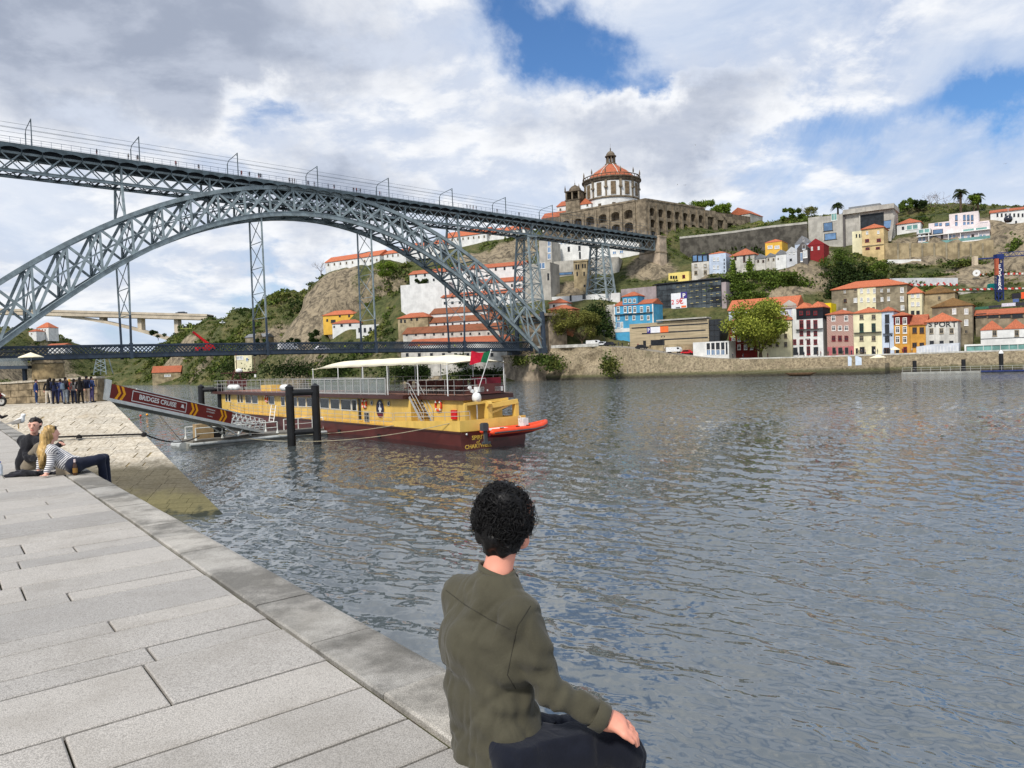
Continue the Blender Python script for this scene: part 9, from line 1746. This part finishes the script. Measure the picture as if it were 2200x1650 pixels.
mb.build('jib', M_CB, crn); mb = MB(); mb.beam(top + UZ * .4, top - e * 7 + UZ * .4, .9, .35); mb.box(top + UZ * .6, (2.2, 2.0, 1.6)); mb.build('counter_jib', M_CB, crn); mb = MB(); mb.box(top - e * 6.6 - UZ * .2, (1.2, 1.4, 3.0)); mb.build('counterweight', flat((216, 200, 172)), crn); mb = MB(); mb.box(top - V3(1.1, .6, 2.6), (.9, .9, 5.2)); mb.build('lift_cage', flat((180, 96, 70)), crn)
M_BAR = pm('barrier_red_white', srgb(226, 222, 218), .7, .05, 1); rs = random.Random(5)
def barrier(label, px, py, off):
 p = ony(px, py, YO(px, off)); root = thing('site_barrier', label, 'barrier', p, 'red and white barriers of the building site')
 for k in range(4): mb = MB(); mb.box(p + BKX * (k - 1.5) * .8 + UZ * .5, (.5, .2, .4 + .2 * (k % 2)), BKX, BKN); mb.build('panel', flat((196, 60, 56)) if k % 2 else M_BAR, root)
for i in range(9): barrier('%s barrier from the left along the pale concrete wall' % ORD[i], 1935 + i * 14, 613.5 + rs.uniform(-2, 2), 62.5)
for i in range(9): barrier('%s barrier from the left on the upper ledge behind the crane' % ORD[i], 2110 + i * 12, 593 - i * .3, 70)
for i in range(10): barrier('%s barrier from the left on the ledge at the crane mast' % ORD[i], 2060 + i * 15, 625.5 - i * .3, 57.6)
def hoard(label, px0, px1, py0, py1, off, col):
 f = Fac((px0 + px1) / 2, py1, YO((px0 + px1) / 2, off), BYAW); x0, x1 = f.loc(px0, py1)[0], f.loc(px1, py1)[0]; z0, z1 = f.P[2], f.loc((px0 + px1) / 2, py0)[1]; root = thing('site_hoarding', label, 'hoarding', f.P, 'hoardings of the building site'); slab(f, x0, x1, z0, z1, 0, -.1).build('panel', flat(col), root); slab(f, x0 + .3, x0 + .5, z0 - 3, z0 + .02, -.11, -.25).build('post', FR_D, root); slab(f, x1 - .5, x1 - .3, z0 - 3, z0 + .02, -.11, -.25).build('post', FR_D, root); return root, f
hoard('black advertising board on the building site', 2174, 2193, 630, 641, 47, (46, 46, 54)); hoard('blue strip board under the black advertising board', 2176, 2189, 642, 649, 47, (88, 108, 160)); hoard('orange board at the right picture edge', 2194, 2225, 627, 641, 47, (238, 98, 56)); hoard('green netted site fence above the warehouse roof', 2090, 2124, 659, 664, 44, (60, 110, 90)); hoard('dark site fence above the warehouse roof', 2124, 2151, 656, 661, 44, (58, 62, 70)); hoard('long white banner on the site fence', 2152, 2182, 651, 658, 44, (214, 216, 226)); hoard('dark fence panel right of the white banner', 2183, 2230, 649, 656, 44, (56, 58, 66))
o = MB(); c = ony(2098, 587, YO(2098, 70)); o.lathe(c, [(.3, -.5), (1.1, -.5), (1.2, 0), (1.1, .5), (.3, .5), (.3, -.5)], 18, ax=(BKX, UZ, BKN)); tag(o.build('cable_drum', M_WHT, None, org=c), 'white coiled drum on the upper site ledge', 'drum'); o = MB(); c = ony(2131, 617, YO(2131, 60)); o.box(c, (2.2, 1.5, 1.8)); o.box(c + UZ * 1.0, (2.0, 1.3, .3)); tag(o.build('site_toilet', flat((26, 150, 140)), None, org=c), 'turquoise site toilet beside the crane mast', 'toilet')
# cable car gondola
gc = ony(2166, 471, 230); go = thing('gondola', 'dark round cable car gondola near the right edge', 'gondola', gc); mb = MB(); mb.lathe(gc - UZ * 1.1, [(.01, 0), (.8, .15), (1.15, .8), (1.15, 1.4), (.8, 2.1), (.01, 2.3)], 16); mb.build('cabin', pm('gondola_glass', srgb(40, 42, 50), .15, .2, 1, spec=.6), go, smooth=True); mb = MB(); mb.beam(gc + UZ * 1.2, gc + UZ * 3.4, .12); mb.box(gc + UZ * 3.4, (1.2, .2, .2)); mb.build('hanger_arm', M_STEEL, go); mb = MB(); mb.tube([gc + UZ * 3.5 - V3(.45, -.9, 0) * 2, gc + UZ * 3.5 + V3(30, -22, -1)], .03, 4); mb.tube([gc + UZ * 3.5, ony(1925, 470, YO(1925, 100))], .03, 4); mb.build('cable', M_IRON2, go)
# ================================================================== far quay furniture, jetty, river bits
jt = thing('jetty', 'low floating jetty with railing along the far quay', 'jetty', onz(2080, 796, .2)); a, b = aof(1935, -14), aof(2330, -14); mb = MB(); mb.hexa([bk(a, -13, -.2), bk(b, -13, -.2), bk(b, -11, -.2), bk(a, -11, -.2), bk(a, -13, .45), bk(b, -13, .45), bk(b, -11, .45), bk(a, -11, .45)]); mb.build('float', M_PONT, jt); mb = MB(); x = a
while x < b: mb.beam(bk(x, -11.2, .45), bk(x, -11.2, 1.6), .07, .07, BKX); x += 2.2
mb.beam(bk(a, -11.2, 1.6), bk(b, -11.2, 1.6), .07); mb.beam(bk(a, -11.2, 1.0), bk(b, -11.2, 1.0), .05); mb.build('railing', M_STEEL, jt); mb = MB()
for k in range(6): x = aof(2120 + k * 26, -14); mb.box(bk(x, -13.4, .35), (2.6, .5, .34), BKX, BKN)
mb.build('blue_float', pm('float_blue', srgb(44, 58, 110), .5, .05, 1), jt)['kind'] = 'stuff'
for px, h in ((1965, 3.4), (2070, 3.4), (2151, 4.6)):
 c = bk(aof(px, -10.5), -10.5, 0); root = thing('mooring_pile', {1965: 'left dark mooring pile of the far jetty', 2070: 'middle dark mooring pile of the far jetty', 2151: 'black mooring pile with white cap at the far jetty'}[px], 'mooring pile', c, 'piles of the far jetty'); mb = MB(); mb.tube([c - UZ * 2, c + UZ * h], .5, 10); mb.build('pile', M_BLK, root)
 if px == 2151: mb = MB(); mb.lathe(c + UZ * h, [(.55, 0), (.5, .3), (.02, .9)], 10); mb.build('cap', M_WHT, root)
for px, lab in ((1822, 'left white feather banner on the lower quay'), (1838, 'right white board on the lower quay')):
 c = bk(aof(px, -5), -5, 2.0); root = thing('banner_flag', lab, 'banner', c); mb = MB(); mb.tube([c, c + UZ * 3.2], .05, 5); mb.build('pole', M_STEEL, root); mb = MB(); mb.prism([(0, .4), (.9 if px < 1830 else 1.6, .2), (1.0 if px < 1830 else 1.6, 2.6), (.5, 3.1), (0, 3.1)], 0, .04, BKX, UZ, -BKN, c); mb.build('panel', pm('banner_pale', srgb(206, 220, 236), .7, .05, 1), root)
c = bk(aof(1715, -11), -11, .4); o = sdf_object('old_rowing_boat', [(c - BKX * 4.5 + UZ * .9, c - BKX * 2 + UZ * .3, .1, .7), (c - BKX * 2 + UZ * .3, c + BKX * 3 + UZ * .3, .7, .7), (c + BKX * 3 + UZ * .3, c + BKX * 5 + UZ * .7, .7, .2)], .15, pm('boat_wood', srgb(96, 74, 52), .8, .2, 2), None, cut=lambda p: p[:, 2] - (c[2] + .55)); tag(o, 'old brown wooden boat beached at the lower far quay', 'boat')
for px, lab in ((1300, 'street lamp at the corner above the rock face'), (1426, 'street lamp before the low car park'), (1737, 'street lamp before the white black-topped house'), (1912, 'tall lamp post before the narrow blue house')):
 p = on_street(px, 2.2); root = thing('street_lamp', lab, 'street lamp', p, 'street lamps of the far quay'); mb = MB(); mb.tube([p, p + UZ * 5.5], [.09, .05], 6); mb.build('pole', FR_D, root); mb = MB(); mb.box(p + UZ * 5.5, (1.2, .1, .1), BKX, BKN); mb.lathe(p + UZ * 5.2 + BKX * .55, [(.05, .3), (.2, .1), (.12, -.2)], 8); mb.lathe(p + UZ * 5.2 - BKX * .55, [(.05, .3), (.2, .1), (.12, -.2)], 8); mb.build('lantern', FR_D, root)
# small river station and sign on the left shore
p = onz(228, 829, .5) ; py_ = ony(222, 800, 700); root = thing('steel_pylon', 'thin grey lattice pylon on the far left bank', 'pylon', py_); mb = MB(); zt2 = ony(226, 762, 700)[2]
for i in (-1, 1):
 for j in (-1, 1): mb.beam(py_ + V3(i * 6, j * 6, -2), V3(py_[0] + i * 3.2, py_[1] + j * 3.2, zt2), .8)
for k in range(4):
 z0, z1 = py_[2] + (zt2 - py_[2]) * k / 4, py_[2] + (zt2 - py_[2]) * (k + 1) / 4; w0, w1 = 6 - 2.8 * k / 4, 6 - 2.8 * (k + 1) / 4; mb.beam(V3(py_[0] - w0, py_[1] - w0, z0), V3(py_[0] + w1, py_[1] - w1, z1), .5); mb.beam(V3(py_[0] + w0, py_[1] - w0, z0), V3(py_[0] - w1, py_[1] - w1, z1), .5)
mb.build('lattice', M_IRON, root)
